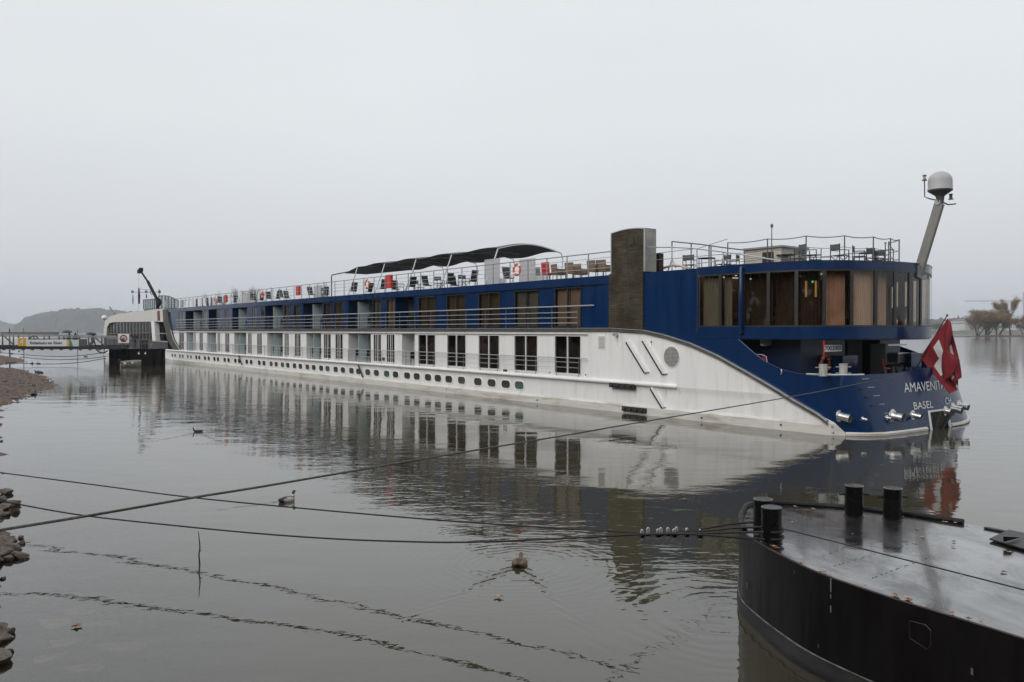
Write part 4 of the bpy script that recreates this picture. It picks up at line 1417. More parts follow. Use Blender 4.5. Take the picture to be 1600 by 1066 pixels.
# the number plate 7002005
a = stn(1288, 539.5, 1.25); c = stn(1315.5, 549, 1.25)
b = MB(); b.sbox(1.25, a[0], c[1], 1.28, c[0], a[1]); pl = b.build('number_plate', M['plastic_white'], ship)
tm = text_mesh('7002005', (a[1] - c[1]) * 0.95, 0.008); tm.materials.append(M['frame_black'])
def place_text(me, name, cw, cz, sfun, parent, wscale=1.0):
    for v in me.vertices:
        w_ = cw + v.co.x * wscale; z_ = cz + v.co.y
        s_ = sfun(w_, z_)
        v.co = Vector(P(s_, w_, z_))
    o = bpy.data.objects.new(name, me); COL.objects.link(o); o.parent = parent
    return o
wd = (c[0] - a[0]) * 0.94 / max(1e-3, (max(v.co.x for v in tm.vertices) - min(v.co.x for v in tm.vertices)))
place_text(tm, 'number_lettering', (a[0] + c[0]) / 2, (a[1] + c[1]) / 2, lambda w_, z_: 1.245, pl, wd)
b = MB(); b.tube([P(1.25, a[0] - .03, 3.6), P(1.25, a[0] - .03, 2.95)], .028, 6); b.build('red_pipe', M['red'], ship)

# ------------------------------------------------------------------ the transom: name, port, marks, exhausts
def tr_s(w_, z_, out=0.012):
    t = max(-0.3, min(1.05, (z_ - 0.1) / 2.2))
    def ev(L_):
        for a_, b_ in zip(L_, L_[1:]):
            if a_[2] <= w_ <= b_[2]: return a_[1] + (b_[1] - a_[1]) * (w_ - a_[2]) / (b_[2] - a_[2])
        return L_[-1][1]
    return ev(PB) * (1 - t) + ev(PT) * t - out
for txt, w0, w1, z0, z1 in (('AMAVENITA', 3.28, 6.56, 1.56, 1.93), ('BASEL', 3.78, 5.26, 0.86, 1.15), ('CH', 6.36, 6.98, 0.92, 1.20)):
    me = text_mesh(txt, 1.0, 0.0)
    xs = [v.co.x for v in me.vertices]; ys = [v.co.y for v in me.vertices]
    fx, fy = (w1 - w0) / (max(xs) - min(xs)), (z1 - z0) / (max(ys) - min(ys))
    for v in me.vertices:
        v.co.x = (v.co.x - (max(xs) + min(xs)) / 2) * fx; v.co.y = (v.co.y - (max(ys) + min(ys)) / 2) * fy
    bm = bmesh.new(); bm.from_mesh(me)
    bmesh.ops.triangulate(bm, faces=bm.faces)
    bmesh.ops.subdivide_edges(bm, edges=[e for e in bm.edges if e.calc_length() > 0.25], cuts=2)
    bm.to_mesh(me); bm.free()
    me.materials.append(M['letter_white'])
    place_text(me, {'CH': 'country_lettering', 'BASEL': 'port_lettering'}.get(txt, 'name_lettering'), (w0 + w1) / 2, (z0 + z1) / 2, lambda w_, z_: tr_s(w_, z_, 0.016), ship)
for k, (x, y) in enumerate(((1364, 593), (1368, 606), (1372, 619), (1376, 632), (1380, 645.5), (1383, 658))):
    a = stn(x - 1, y, -0.75); c = stn(x + 6, y, -0.75)
    b = MB()
    n_ = 4
    b.grid([[P(tr_s(a[0] + (c[0] - a[0]) * i / n_, z, .014), a[0] + (c[0] - a[0]) * i / n_, z) for z in (a[1] - .012, a[1] + .012)] for i in range(n_ + 1)])
    b.build('draft_mark', M['mark_grey'], ship)
    if k in (1, 2, 3):
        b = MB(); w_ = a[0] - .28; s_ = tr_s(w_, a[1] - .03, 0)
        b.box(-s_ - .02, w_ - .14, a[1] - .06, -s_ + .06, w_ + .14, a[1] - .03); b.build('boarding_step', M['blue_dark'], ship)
def exhaust(x, y, r_, L_, plate):
    w_, z_ = stn(x, y, -0.95)
    s_ = tr_s(w_, z_, 0.0)
    base = Vector(P(s_, w_, z_))
    ax = Vector((1, -0.05 + 0.1, -0.16)).normalized()
    b = MB(); b.lathe([(plate, -0.02), (plate, 0.02), (r_, 0.03)], 20, base, Vector((1, 0, 0.05)))
    eo = b.build('exhaust_pipe', M['chrome'], ship, smooth=35)
    b = MB()
    b.lathe([(r_ * 1.05, -0.03), (r_, L_ * 0.4), (r_ * 1.12, L_)], 20, base, ax)
    b.f.pop(); b.mi.pop()
    b.build('pipe_tube', M['chrome'], eo, smooth=50)
    b = MB(); b.lathe([(r_ * 1.0, L_ - 0.03), (r_ * 0.2, L_ - 0.10)], 20, base, ax); b.build('pipe_mouth', M['black'], eo)
for x, y, r_, L_, pl_ in ((1353.5, 654, .15, .42, .24), (1366, 656, .055, .2, .08), (1389, 653, .055, .2, .10), (1397, 650, .155, .42, .26), (1425, 648.5, .11, .36, .19),
                          (1475, 642, .115, .36, .2), (1489, 638.5, .14, .38, .25), (1503, 634, .12, .4, .22)):
    exhaust(x, y, r_, L_, pl_)
# draft numbers on the white skeg
for txt, x, y in (('20', 1301.5, 667), ('18', 1302, 676.5)):
    s_, z_ = shp(x, y, -.02)
    me = text_mesh(txt, 0.12, 0.004); me.materials.append(M['frame_black'])
    for v in me.vertices: v.co = Vector((-s_ + v.co.x, woff(z_, s_) - 0.03, z_ + v.co.y))
    o = bpy.data.objects.new('draft_number', me); COL.objects.link(o); o.parent = ship

# ------------------------------------------------------------------ mast with satellite dome
mb_s, mb_z = shp(1433, 412, 5.6); mt_s, mt_z = shp(1468, 318, 5.6)
b = MB(); b.bar(P(mb_s, 5.6, 6.2), P(mt_s, 5.6, mt_z), 0.20, 0.34)
mast = b.build('satellite_mast', M['mast_grey'], ship)
b = MB(); b.sbox(mb_s - .12, 5.45, 6.2, mb_s + .25, 5.75, 6.82); b.build('mast_foot', M['steel'], mast)
b = MB(); b.sbox(-0.32, 5.4, 6.2, -0.22, 5.75, 6.7); b.build('mast_clamp', M['steel_rail'], mast)
dc = Vector(P(mt_s - 0.02, 5.6, mt_z + 0.52))
b = MB(); b.lathe([(0.14, -.50), (0.16, -.25), (0.2, -.2), (0.46, -.02), (0.47, 0.03)], 24, dc); b.build('dome_base', M['mast_dark'], mast, smooth=35)
prof = [(0.475, 0.0), (0.46, 0.04), (0.455, 0.35)] + [(0.455 * math.cos(R(a)), 0.35 + 0.40 * math.sin(R(a))) for a in (15, 30, 45, 60, 75, 88)]
b = MB(); b.lathe(prof, 28, dc + Vector((0, 0, 0.03))); b.build('satellite_dome', M['dome'], mast, smooth=50)
b = MB()
p0 = dc + Vector((0.0, 0, -0.42))
b.tube([p0, p0 + Vector((-0.3, -0.28, .1)), p0 + Vector((-.42, -.42, .18)), p0 + Vector((-.44, -.40, .82))], 0.025, 6)
b.tube([p0, p0 + Vector((.18, .3, -.15)), p0 + Vector((.4, .5, -.12))], 0.03, 6)
b.build('lamp_arm', M['mast_dark'], mast)
for off, z in (((-.44, -.40), .84), ((.28, .32), 0.05)):
    b = MB(); b.lathe([(0.10, 0), (0.10, .03), (0.06, .04), (0.06, .18), (0.075, .19), (0.075, .23)], 12, p0 + Vector((off[0], off[1], z))); b.build('navigation_lamp', M['mast_dark'], mast)
b = MB(); b.lathe([(0.063, 0.06), (0.063, .16)], 12, p0 + Vector((-.44, -.40, .84))); b.build('lamp_lens', M['curtain'], mast)
b = MB(); b.lathe([(0.12, -.14), (0.16, 0), (0.12, .14)], 12, p0 + Vector((-.05, 0, -.05)), (0, 1, 0)); b.build('mast_joint', M['dome'], mast, smooth=40)
me = text_mesh('INTELLIAN', 0.075, 0.002) if False else None

# ------------------------------------------------------------------ rails of the aft sun deck
def pxrail(name, pts, w_, r_, m='steel_rail'):
    b = MB(); q = [shp(x, y, w_) for x, y in pts]
    b.tube([P(a, w_, c) for a, c in q], r_, 6); return b.build(name, M[m], ship, smooth=True)
pxrail('handrail', ((1012, 386.5), (1050, 386.5), (1080, 388), (1120, 392.5), (1160, 398), (1220, 408)), 0.15, 0.028, 'steel')
pxrail('rail_bar', ((1012, 397.5), (1050, 393), (1092, 388), (1137, 373.5)), 0.16, 0.014)
pxrail('rail_bar', ((1013, 407), (1060, 403.5), (1110, 399), (1137, 397)), 0.18, 0.014)
pxrail('handrail', ((1089, 412), (1120, 408), (1160, 404.5), (1195, 402.5)), 0.3, 0.02, 'steel')
for x, yt in ((1050, 386), (1089, 390), (1130, 394)):
    s_, z_ = shp(x, yt, 0.15)
    b = MB(); b.tube([P(s_, 0.15, 6.7), P(s_, 0.15, z_)], 0.03, 6); b.build('rail_post', M['steel'], ship)
# black handrail of the stair
pxrail('stair_handrail', ((1050, 377.5), (1095, 382), (1130, 387), (1163, 391)), 2.4, 0.03, 'steel_dark')
for x, yt in ((1050, 377), (1080, 381), (1108, 384), (1111, 384), (1163, 391)):
    s_, z_ = shp(x, yt, 2.4)
    b = MB(); b.tube([P(s_, 2.4, 6.7), P(s_, 2.4, z_)], 0.03, 6); b.build('stair_rail_post', M['steel_dark'], ship)
b = MB()
s_, z_ = shp(1022, 374, 1.6)
b.tube([P(s_, 1.6, 6.7), P(s_, 1.6, z_), P(s_ + .25, 1.6, z_)], .035, 6); b.build('deck_post', M['steel_dark'], ship)
s_, z_ = shp(1030, 396, 1.2)
b = MB(); b.sbox(s_ - .1, 1.1, 6.7, s_ + .1, 1.4, z_); b.build('vent_post', M['clad'], ship)
b = MB()
s_, z_ = shp(1206, 352, 1.0)
b.tube([P(s_, 1.0, 6.7), P(s_, 1.0, z_ - .08)], [.03, .018], 6); b.lathe([(0.05, -.1), (0.06, 0), (0.04, .05)], 10, P(s_, 1.0, z_))
b.build('antenna_pole', M['steel_dark'], ship)
s_, z_ = shp(1382.5, 379, 1.6)
b = MB(); p = outl(t_of_px(1383, 1.0), 1.0); b.tube([P(p.x, p.y, 6.7), P(p.x, p.y, 7.62)], .022, 6); b.lathe([(0.04, -.03), (0.05, .03)], 8, P(p.x, p.y, 7.66)); b.build('lamp_post', M['steel_dark'], ship)
# rail round the stern
rp = [outl(t_of_px(x, 0.95), 0.95) for x in (1137, 1199, 1259, 1319, 1364, 1391, 1404.5)]
rp += [outl(t_of_px(1404.5, .95) + 0.9, 1.6), Vector((3.0, 9.6)), Vector((5.5, 10.0)), Vector((8.5, 10.0))]
for p in rp:
    b = MB(); b.tube([P(p.x, p.y, 6.7), P(p.x, p.y, 7.87)], 0.027, 6); b.build('stern_rail_post', M['steel_dark'], ship)
for z, r_ in ((7.87, .02), (7.42, .012), (7.05, .012)):
    b = MB()
    for a, c in zip(rp, rp[1:]):
        pts = []
        for k in range(7):
            u = k / 6; q = a.lerp(c, u); pts.append(P(q.x, q.y, z - 0.06 * 4 * u * (1 - u)))
        b.tube(pts, r_, 5)
    b.build('rail_rope', M['steel_dark'], ship, smooth=True)
# low deck cabin on the stern
s_, z_ = shp(1205, 388, 4.5)
b = MB(); b.sbox(s_ + 1.25, 4.2, 6.7, s_ - .75, 6.2, z_ - 0.02); sk = b.build('deck_hatch_house', M['hatch_beige'], ship)
b = MB(); b.sbox(s_ + 1.35, 4.1, z_ - 0.02, s_ - .85, 6.3, z_ + 0.06); b.build('hatch_roof', M['steel_rail'], sk)
b = MB(); b.sbox(s_ + .25, 4.16, 6.75, s_ - .35, 4.2, z_ - 0.2); b.build('hatch_window', M['dark'], sk)

# ------------------------------------------------------------------ bow
b = MB()
def bowcurve(z):      # the concave edge where blue side meets the raised bow
    return interp([(1.5, 87.3), (1.8, 87.6), (2.2, 88.6), (2.8, 89.8), (3.4, 90.6), (4.1, 91.2), (5.2, 92.2), (6.7, 92.8)], z)
zz = [1.5, 1.8, 2.2, 2.8, 3.4, 4.1, 5.2, 6.7]
b.grid([[P(bowcurve(z), -0.1, z), P(bowcurve(z) + 3.2 - z * .15, -0.1, z)] for z in zz])
b.grid([[P(bowcurve(z), -0.1, z), P(bowcurve(z), 0.6, z)] for z in zz])
b.build('bow_cladding', M['bow_cladding'], ship, smooth=30)
b = MB()
b.grid([[P(bowcurve(z) - .0, -0.115, z), P(bowcurve(z) - .22, -0.115, z)] for z in zz[:6]])
b.build('bow_edge_trim', M['white_clean'], ship)
def side_poly(name, px, w_, depth, m, parent=None):
    b = MB(); q = [shp(x, y, w_) for x, y in px]
    b.prism([P(a, w_, c) for a, c in q], Vector((0, depth, 0)))
    return b.build(name, M[m], parent or ship)
# bow lounge: cream band over big windows
top = [(256, 482), (246, 483), (225, 486), (205, 488), (185, 490.5), (172, 494), (164, 502), (162, 515), (162, 527), (166, 527), (167, 512), (171, 505), (178, 503.5), (200, 503), (236, 502.5), (241.5, 502.5), (256, 503)]
side_poly('bow_lounge_shell', top, 0.0, 0.5, 'pale')
side_poly('bow_lounge_roof', [(256, 484), (225, 488), (185, 492.5), (172, 496), (172, 500), (225, 499), (256, 499)], 0.45, 9.5, 'pale')
side_poly('bow_window_glass', [(167, 512), (171, 505), (178, 503.5), (236, 502.5), (237, 531), (168, 531)], 0.35, 0.05, 'bow_glass')
for k in range(13):
    x = 173 + k * 5
    side_poly('window_mullion', [(x, 503.5), (x + .6, 503.5), (x + .6, 531), (x, 531)], 0.2, 0.1, 'bow_mullion')
side_poly('window_rail', [(168, 521), (236, 519.5), (236, 520.5), (168, 522)], 0.15, 0.06, 'bow_mullion')
side_poly('bow_pillar', [(236, 502.5), (241, 502.5), (243, 533), (238, 533)], -0.02, 0.6, 'white_clean')
side_poly('bow_under_wall', [(162, 527), (237, 531), (243, 533), (262, 533), (262, 556), (162, 556)], 0.1, 9, 'gang_dark')
side_poly('boarding_recess', [(241, 503), (257, 503), (257, 533), (241, 533)], 1.5, 0.3, 'dark')
side_poly('bow_rail', [(243, 520), (262, 521), (262, 522), (243, 521)], -0.05, 0.05, 'steel')
side_poly('bow_rail', [(238, 532), (262, 533.5), (262, 535), (238, 533.5)], -0.05, 0.05, 'steel')
side_poly('waterline_bow_belt', [(250, 559), (262, 560), (262, 566), (252, 565)], -0.1, 4, 'boot')
side_poly('red_bow_strip', [(245.5, 486), (249, 486), (249.5, 501), (246, 501)], -0.05, 0.1, 'red_dark')
# wheelhouse and wind screens on the bow
def wscreen(x0, x1, yt0, yt1, yb0, yb1, w_, n_, name='wind_screen', m='glass_green'):
    g = side_poly(name, [(x0, yb0), (x0, yt0), (x1, yt1), (x1, yb1)], w_, 0.03, m)
    for k in range(n_ + 1):
        u = k / n_
        x = x0 + (x1 - x0) * u
        side_poly('screen_post', [(x, yb0 + (yb1 - yb0) * u), (x, yt0 + (yt1 - yt0) * u), (x + .9, yt0 + (yt1 - yt0) * u), (x + .9, yb0 + (yb1 - yb0) * u)], w_ - .06, 0.05, 'steel_dark', g)
    side_poly('screen_rail', [(x0, yt0 + .3), (x0, yt0 - .9), (x1, yt1 - .9), (x1, yt1 + .3)], w_ - .1, 0.12, 'steel_dark', g)
wscreen(223.5, 237, 469, 468, 483.5, 482, 2.5, 4, 'wheelhouse_window')
side_poly('wheelhouse_base', [(225, 483), (248, 481), (248, 485), (225, 486)], 2.4, 4, 'steel_dark')
wscreen(237, 247, 468, 467, 482, 481, 3.5, 3, 'wheelhouse_window')
pts = [(247, 463.5), (252, 462.5), (257, 462.5), (262, 463.2), (267, 464.8), (272, 467), (278, 470)]
for (x0, y0), (x1, y1) in zip(pts, pts[1:]):
    wscreen(x0, x1, y0, y1, 482.5, 481, 4.5, 1, 'wind_screen')
for x0, x1, yt, w_ in ((256, 261, 470, 1.2), (281, 287, 470, 2.0), (290, 294, 470, 2.0), (296, 300, 469, 2.0), (302, 305, 468.5, 2), (309, 313, 467.5, 2), (317, 320, 466.5, 2)):
    side_poly('bow_wind_panel', [(x0, yt + 11), (x0, yt), (x1, yt - .3), (x1, yt + 10.6)], w_, 0.05, 'glass_green' if x0 < 290 else 'plastic_white')
for x in (284, 290, 296.5, 306, 311, 316, 323, 329):
    side_poly('bow_screen_frame', [(x, 480), (x, 469 - (x - 284) * .08), (x + 1.6, 469 - (x - 284) * .08), (x + 1.6, 480)], 2.6, 0.08, 'dark')
b = MB()
s_, z_ = shp(256, 474, 1.5)
# radar rod, mast yards and bow dome
def pxbar(name, pts, w_, r_, m, parent=None):
    b = MB(); q = [shp(x, y, w_) for x, y in pts]
    b.tube([P(a, w_, c) for a, c in q], r_, 6)
    return b.build(name, M[m], parent or ship)
pxbar('bow_rod', [(171.5, 480), (180, 491)], 3, .12, 'steel_dark')
pxbar('signal_yard', [(207, 456.5), (244, 457)], 4, .05, 'steel_rail')
pxbar('signal_yard', [(216, 452), (236, 453)], 4, .04, 'steel_rail')
pxbar('signal_mast', [(249, 470), (249, 452)], 4, .06, 'steel_rail')
for x in (207, 228.5, 249):
    s_, z_ = shp(x, 456.8, 4); b = MB(); b.lathe([(0.22, -.1), (0.22, .14), (0.1, .3)], 8, P(s_, 4, z_)); b.build('signal_lamp', M['steel_dark'], ship)
pxbar('halyard', [(216.8, 424), (216.8, 485)], 4, .02, 'steel_rail')
s_, z_ = shp(163, 496.5, 3)
b = MB(); b.lathe([(0.05, -.45), (0.42, -.3), (0.5, 0), (0.4, .3), (0.05, .45)], 12, P(s_, 3, z_)); b.build('bow_radar_dome', M['plastic_white'], ship, smooth=60)
for x, m_ in ((207.5, 'steel_rail'), (217, 'limp_flag'), (228.5, 'red_dark')):
    b = MB(); y0_ = 459 if x != 217 else 450; y1_ = 475 if x < 228 else 466
    q0, q1 = shp(x, y0_, 4), shp(x, y1_, 4)
    b.tube([P(q0[0], 4, q0[1]), P(q0[0] - .05, 4, (q0[1] + q1[1]) / 2), P(q0[0], 4, q1[1])], [.05, .12, .08] if x != 217 else [.1, .2, .14], 5); b.build('limp_flag', M[m_], ship)
# deck crane
b = MB()
def pv(x, y, w_=2.0):
    s_, z_ = shp(x, y, w_); return P(s_, w_, z_)
b.bar(pv(247.5, 492), pv(245, 466), 0.35, 0.35)
crane = b.build('deck_crane', M['crane_dark'], ship)
b = MB(); b.bar(pv(245, 467), pv(231, 440), 0.28, 0.36); b.build('crane_boom', M['crane_dark'], crane)
b = MB(); b.bar(pv(231.5, 441), pv(219.5, 423), 0.18, 0.22); b.build('crane_jib', M['crane_dark'], crane)
b = MB(); b.bar(pv(221, 421), pv(217, 425), 0.5, 0.5); b.build('crane_head', M['crane_dark'], crane)
b = MB(); b.tube([pv(236.5, 460), pv(234.5, 457), pv(236.5, 453), pv(239.5, 454), pv(240, 458), pv(237.5, 460)], .05, 5); b.build('crane_hose', M['crane_dark'], crane)
b = MB(); b.bar(pv(249, 470), pv(247, 476), .5, .7); b.build('crane_slew_ring', M['crane_dark'], crane)
# ================================================================== things on the sun deck
DZ = 6.73
def legs4(b, x0, x1, y0, y1, z, r_=0.015):
    for x in (x0, x1):
        for y in (y0, y1): b.tube([(x, y, 0), (x, y, z)], r_, 5)
def make_recliner():
    t = thing('deck_chair', 'x', 'deck chair')
    b = MB()
    for y in (-.28, .28):
        b.tube([(-.3, y, 0), (.05, y, .4), (.25, y, .46)], .014, 5); b.tube([(.3, y, 0), (-.05, y, .4), (-.2, y, .62), (.2, y, .64)], .014, 5)
    b.tube([(-.3, -.28, 0), (-.3, .28, 0)], .014, 5)
    b.build('frame', M['steel'], t)
    MB().bar((-.22, 0, .40), (.26, 0, .42), .52, .03).build('seat', M['mesh_black'], t)
    b = MB()
    b.bar((-.20, 0, .42), (-.42, 0, 1.12), .50, .03)
    b.build('backrest', M['mesh_black'], t)
    MB().bar((-.39, 0, .86), (-.395, 0, .89), .54, .045).build('headrest_band', M['steel'], t)
    return t
def make_director():
    t = thing('folding_chair', 'x', 'folding chair')
    b = MB()
    for y in (-.27, .27):
        b.bar((-.24, y, 0), (-.24, y, .92), .03, .03); b.bar((.24, y, 0), (.24, y, .66), .03, .03); b.bar((-.24, y, .66), (.26, y, .66), .05, .025)
        b.bar((-.24, y, .04), (.24, y, .04), .03, .03)
    b.bar((-.22, -.27, .05), (-.22, .27, .42), .025, .02); b.bar((-.22, .27, .05), (-.22, -.27, .42), .025, .02)
    b.bar((.22, -.27, .05), (.22, .27, .42), .025, .02); b.bar((.22, .27, .05), (.22, -.27, .42), .025, .02)
    b.build('frame', M['mesh_black'], t)
    MB().bar((-.22, 0, .44), (.24, 0, .44), .5, .025).build('seat', M['mesh_black'], t)
    MB().box(-.26, -.28, .64, -.235, .28, .90).build('backrest', M['director_grey'], t)
    return t
def make_wicker():
    t = thing('wicker_armchair', 'x', 'armchair')
    b = MB(); legs4(b, -.26, .26, -.27, .27, .38, .02); b.build('legs_frame', M['steel_dark'], t)
    MB().box(-.3, -.3, .36, .3, .3, .45).build('seat', M['wicker'], t)
    MB().bar((-.3, 0, .45), (-.36, 0, .95), .62, .05).build('backrest', M['wicker'], t)
    b = MB()
    for y in (-.3, .3): b.box(-.3, y - .03, .45, .28, y + .03, .68)
    b.build('armrests', M['wicker'], t)
    return t
def make_table(dark=False):
    t = thing('deck_table', 'x', 'table')
    b = MB()
    b.lathe([(.42, 0), (.43, .015), (.43, .03)], 18, (0, 0, .72)) if dark else b.box(-.55, -.45, .71, .55, .45, .75)
    b.build('tabletop', M['mesh_black'] if dark else M['wicker'], t)
    b = MB(); legs4(b, -.3, .3, -.28, .28, .71, .022); b.build('table_legs', M['steel_dark'], t)
    return t
def make_ring(kind=0):
    t = thing('life_ring', 'x', 'life ring')
    b = MB()
    rows = []
    for i in range(29):
        a = 2 * math.pi * i / 28
        rows.append([((.30 + .075 * math.cos(2 * math.pi * k / 8)) * math.cos(a), .055 * math.sin(2 * math.pi * k / 8), (.30 + .075 * math.cos(2 * math.pi * k / 8)) * math.sin(a)) for k in range(8)])
    b.grid(rows, close=True)
    b.build('ring', M['orange'], t, smooth=True)
    for q in range(4):
        b = MB(); rows = []
        for i in range(4):
            a = R(45 + 90 * q - 9 + 6 * i)
            rows.append([((.30 + .082 * math.cos(2 * math.pi * k / 8)) * math.cos(a), .062 * math.sin(2 * math.pi * k / 8), (.30 + .082 * math.cos(2 * math.pi * k / 8)) * math.sin(a)) for k in range(8)])
        b.grid(rows, close=True); b.build('reflective_band', M['plastic_white'], t, smooth=True)
    return t
M['director_grey'] = mat('grey_chair_cloth', (0.07, 0.075, 0.08), 0.8, noise=0.2)
SR = SHIP_ROT
ring0, recl0, dir0, wick0, tab0, tab1 = make_ring(), make_recliner(), make_director(), make_wicker(), make_table(), make_table(True)
used = set()
def put(proto, loc, rz, label, group):
    if proto.name not in used:
        used.add(proto.name)
        proto.location = loc; proto.rotation_euler = (0, 0, rz); proto['label'] = label; proto['group'] = group
        return proto
    return dup(proto, loc, rz, label, group)
def wpx(x, w_, z):        # the point over the ship's line w that is seen in column x
    s_, _ = shp(x, 430, w_)
    return WP(s_, w_, z)
ordn = ['first', 'second', 'third', 'fourth', 'fifth', 'sixth', 'seventh', 'eighth', 'ninth', 'tenth', 'eleventh', 'twelfth', 'thirteenth', 'fourteenth', 'fifteenth', 'sixteenth', 'seventeenth', 'eighteenth', 'nineteenth', 'twentieth']
# life rings hang on the deck rail
for x, y, lab in ((337, 469, 'small orange life ring on the sun deck rail, farthest towards the bow'),
                  (411, 460, 'orange life ring on the sun deck rail in front of the hazy poplars'),
                  (574, 444, 'orange life ring on the rail below the forward end of the black awning'),
                  (808, 421.5, 'orange life ring on the rail below the big arched end of the awning')):
    s_, z_ = shp(x, y, .08)
    put(ring0, WP(s_, 0.06, z_), SR, lab, 'orange life rings of the ship')
a = stn(1295, 568, 2.2)
put(ring0, WP(2.35, a[0], a[1]), SR + math.pi / 2, 'orange life ring on the stern house below the lounge, above the grey bollards', 'orange life rings of the ship')
# red panels on the rail
for x, y, w_, h_, lab in ((352, 467, .8, .75, 'small red panel on the deck rail nearest the bow'), (465, 454.5, .75, .8, 'red box on the deck rail before the awning begins'),
                          (607, 440, .8, .95, 'red box with pale cross lines on the rail under the awning')):
    s_, z_ = shp(x, y, .1)
    t = thing('red_rail_box', lab, 'rail box', WP(s_, .16, z_), SR, 'red boxes on the deck rail')
    MB().box(-w_ / 2, -.08, -h_ / 2, w_ / 2, .08, h_ / 2).build('box_body', M['red'], t)
    b = MB(); b.box(-.015, -.09, -h_ / 2 + .04, .015, -.081, h_ / 2 - .04); b.box(-w_ / 2 + .04, -.0895, -.1, w_ / 2 - .04, -.081, -.07)
    b.build('pale_stripe', M['curtain'], t)
# recliners: column in the photograph, distance across the deck, turn
rec = [(343, 1.2, 160), (365, 2, 20), (398, 1.5, 190), (406, 2.4, 20), (420, 1.4, 170), (433, 2.2, 10), (442, 1.3, 200), (449, 2.4, 180), (487, 1.1, 185), (507, 2.2, 0), (551, 1.2, 0), (575, 2.6, 20), (597, 1.2, 0), (618, 2.4, 170),
       (642, 1.4, 0), (668, 1.5, 180), (699, 1.4, 5), (711, 3, 175), (737, 1.3, 0), (795, 1.2, 170)]
for i, (x, w_, d) in enumerate(rec):
    tail = 'between the bow and the hazy poplars' if x < 370 else ('in front of the hazy poplars' if x < 455 else ('just forward of the awning' if x < 520 else 'under the long black awning'))
    put(recl0, wpx(x, w_, DZ), SR + R(180 + d), 'black reclining chair %s, %s counted from the bow' % (tail, ordn[i]), 'black reclining chairs on the sun deck')
for i, (x, w_, d) in enumerate(((508, 1.2, 90), (626, 1.3, 60), (655, 2.6, 90), (686, 1.2, 120), (725, 1.4, 0))):
    put(dir0, wpx(x, w_, DZ), SR + R(d), 'low black chair among the recliners, %s counted from the bow' % ordn[i], 'low black chairs along the sun deck')
for i, (x, w_, d, lab) in enumerate(((874, 1.3, 80, 'brown wicker armchair next to the red chair'), (896, 1.2, 95, 'brown wicker armchair seen from behind, near the middle of the wicker group'),
                                     (909, 2.2, 90, 'brown wicker armchair on the far side of the table'), (931, 1.2, 90, 'brown wicker armchair with high back left of the chimney'), (945, 1.4, 100, 'brown wicker armchair closest to the mossy chimney'))):
    put(wick0, wpx(x, w_, DZ), SR + R(d), lab, 'brown wicker armchairs by the chimney')
put(tab0, wpx(898, 2.3, DZ), SR, 'brown wicker table between the armchairs left of the chimney', None) if False else None
tab0.location = wpx(895, 2.3, DZ); tab0.rotation_euler = (0, 0, SR); tab0['label'] = 'brown table between the wicker armchairs left of the chimney'
# red chair
t = thing('red_chair', 'red high-backed chair at the aft end of the awning', 'chair', wpx(859, 1.2, DZ), SR + R(90))
MB().box(-.3, -.33, .40, .3, .33, .48).build('seat', M['red'], t)
MB().bar((-.3, 0, .48), (-.34, 0, 1.1), .66, .05).build('backrest', M['red'], t)
b = MB(); legs4(b, -.26, .26, -.28, .28, .4, .02); b.build('legs_frame', M['steel_dark'], t)
# pale screens under the awning
def pale_screen(x, w_, wd, ht, lab, turn=0):
    t = thing('wind_screen', lab, 'screen', wpx(x, w_, DZ), SR + R(turn), 'pale wind screens on the sun deck')
    b = MB()
    for x0 in (-wd / 2, wd / 2 - .04): b.box(x0, -.02, 0, x0 + .04, .02, ht)
    b.box(-wd / 2 + .04, -.02, ht - .04, wd / 2 - .04, .02, ht)
    b.build('frame', M['steel'], t)
    MB().box(-wd / 2 + .05, -.008, .1, wd / 2 - .05, .008, ht - .05).build('mesh_panel', M['screen_mesh'], t)
    MB().box(-wd / 2 + .3, .03, .1, wd / 2 - .1, .6, .5).build('white_bench', M['plastic_white'], t)
M['screen_mesh'] = mat('pale_screen_mesh', (0.40, 0.40, 0.42), 0.7, noise=0.1, nscale=30)
pale_screen(769, 1.6, 1.6, 1.75, 'tall pale screen with steel frame below the awning, the larger one')
pale_screen(824, 1.6, 1.5, 1.5, 'pale screen with steel frame right of the big life ring')
pale_screen(384, 2.2, 2.2, 1.2, 'grey screen far forward on the deck by the poplars')
pale_screen(497, 2.2, 1.8, 1.3, 'grey screen on the deck just before the awning begins')
for i, (x, w_) in enumerate(((828, 2.6), (846, 2.4))):
    t = thing('white_armchair', 'white plastic armchair with grey back under the end of the awning, %s one' % ('left' if i == 0 else 'right'), 'armchair', wpx(x, w_, DZ), SR + R(90))
    MB().box(-.3, -.3, .3, .3, .3, .45).build('seat', M['plastic_white'], t)
    MB().bar((-.3, 0, .45), (-.36, 0, 1.0), .6, .05).build('backrest', M['screen_mesh'], t)
    b = MB()
    for y in (-.3, .3): b.box(-.3, y - .04, .1, .3, y + .04, .66)
    b.build('armrests', M['plastic_white'], t)
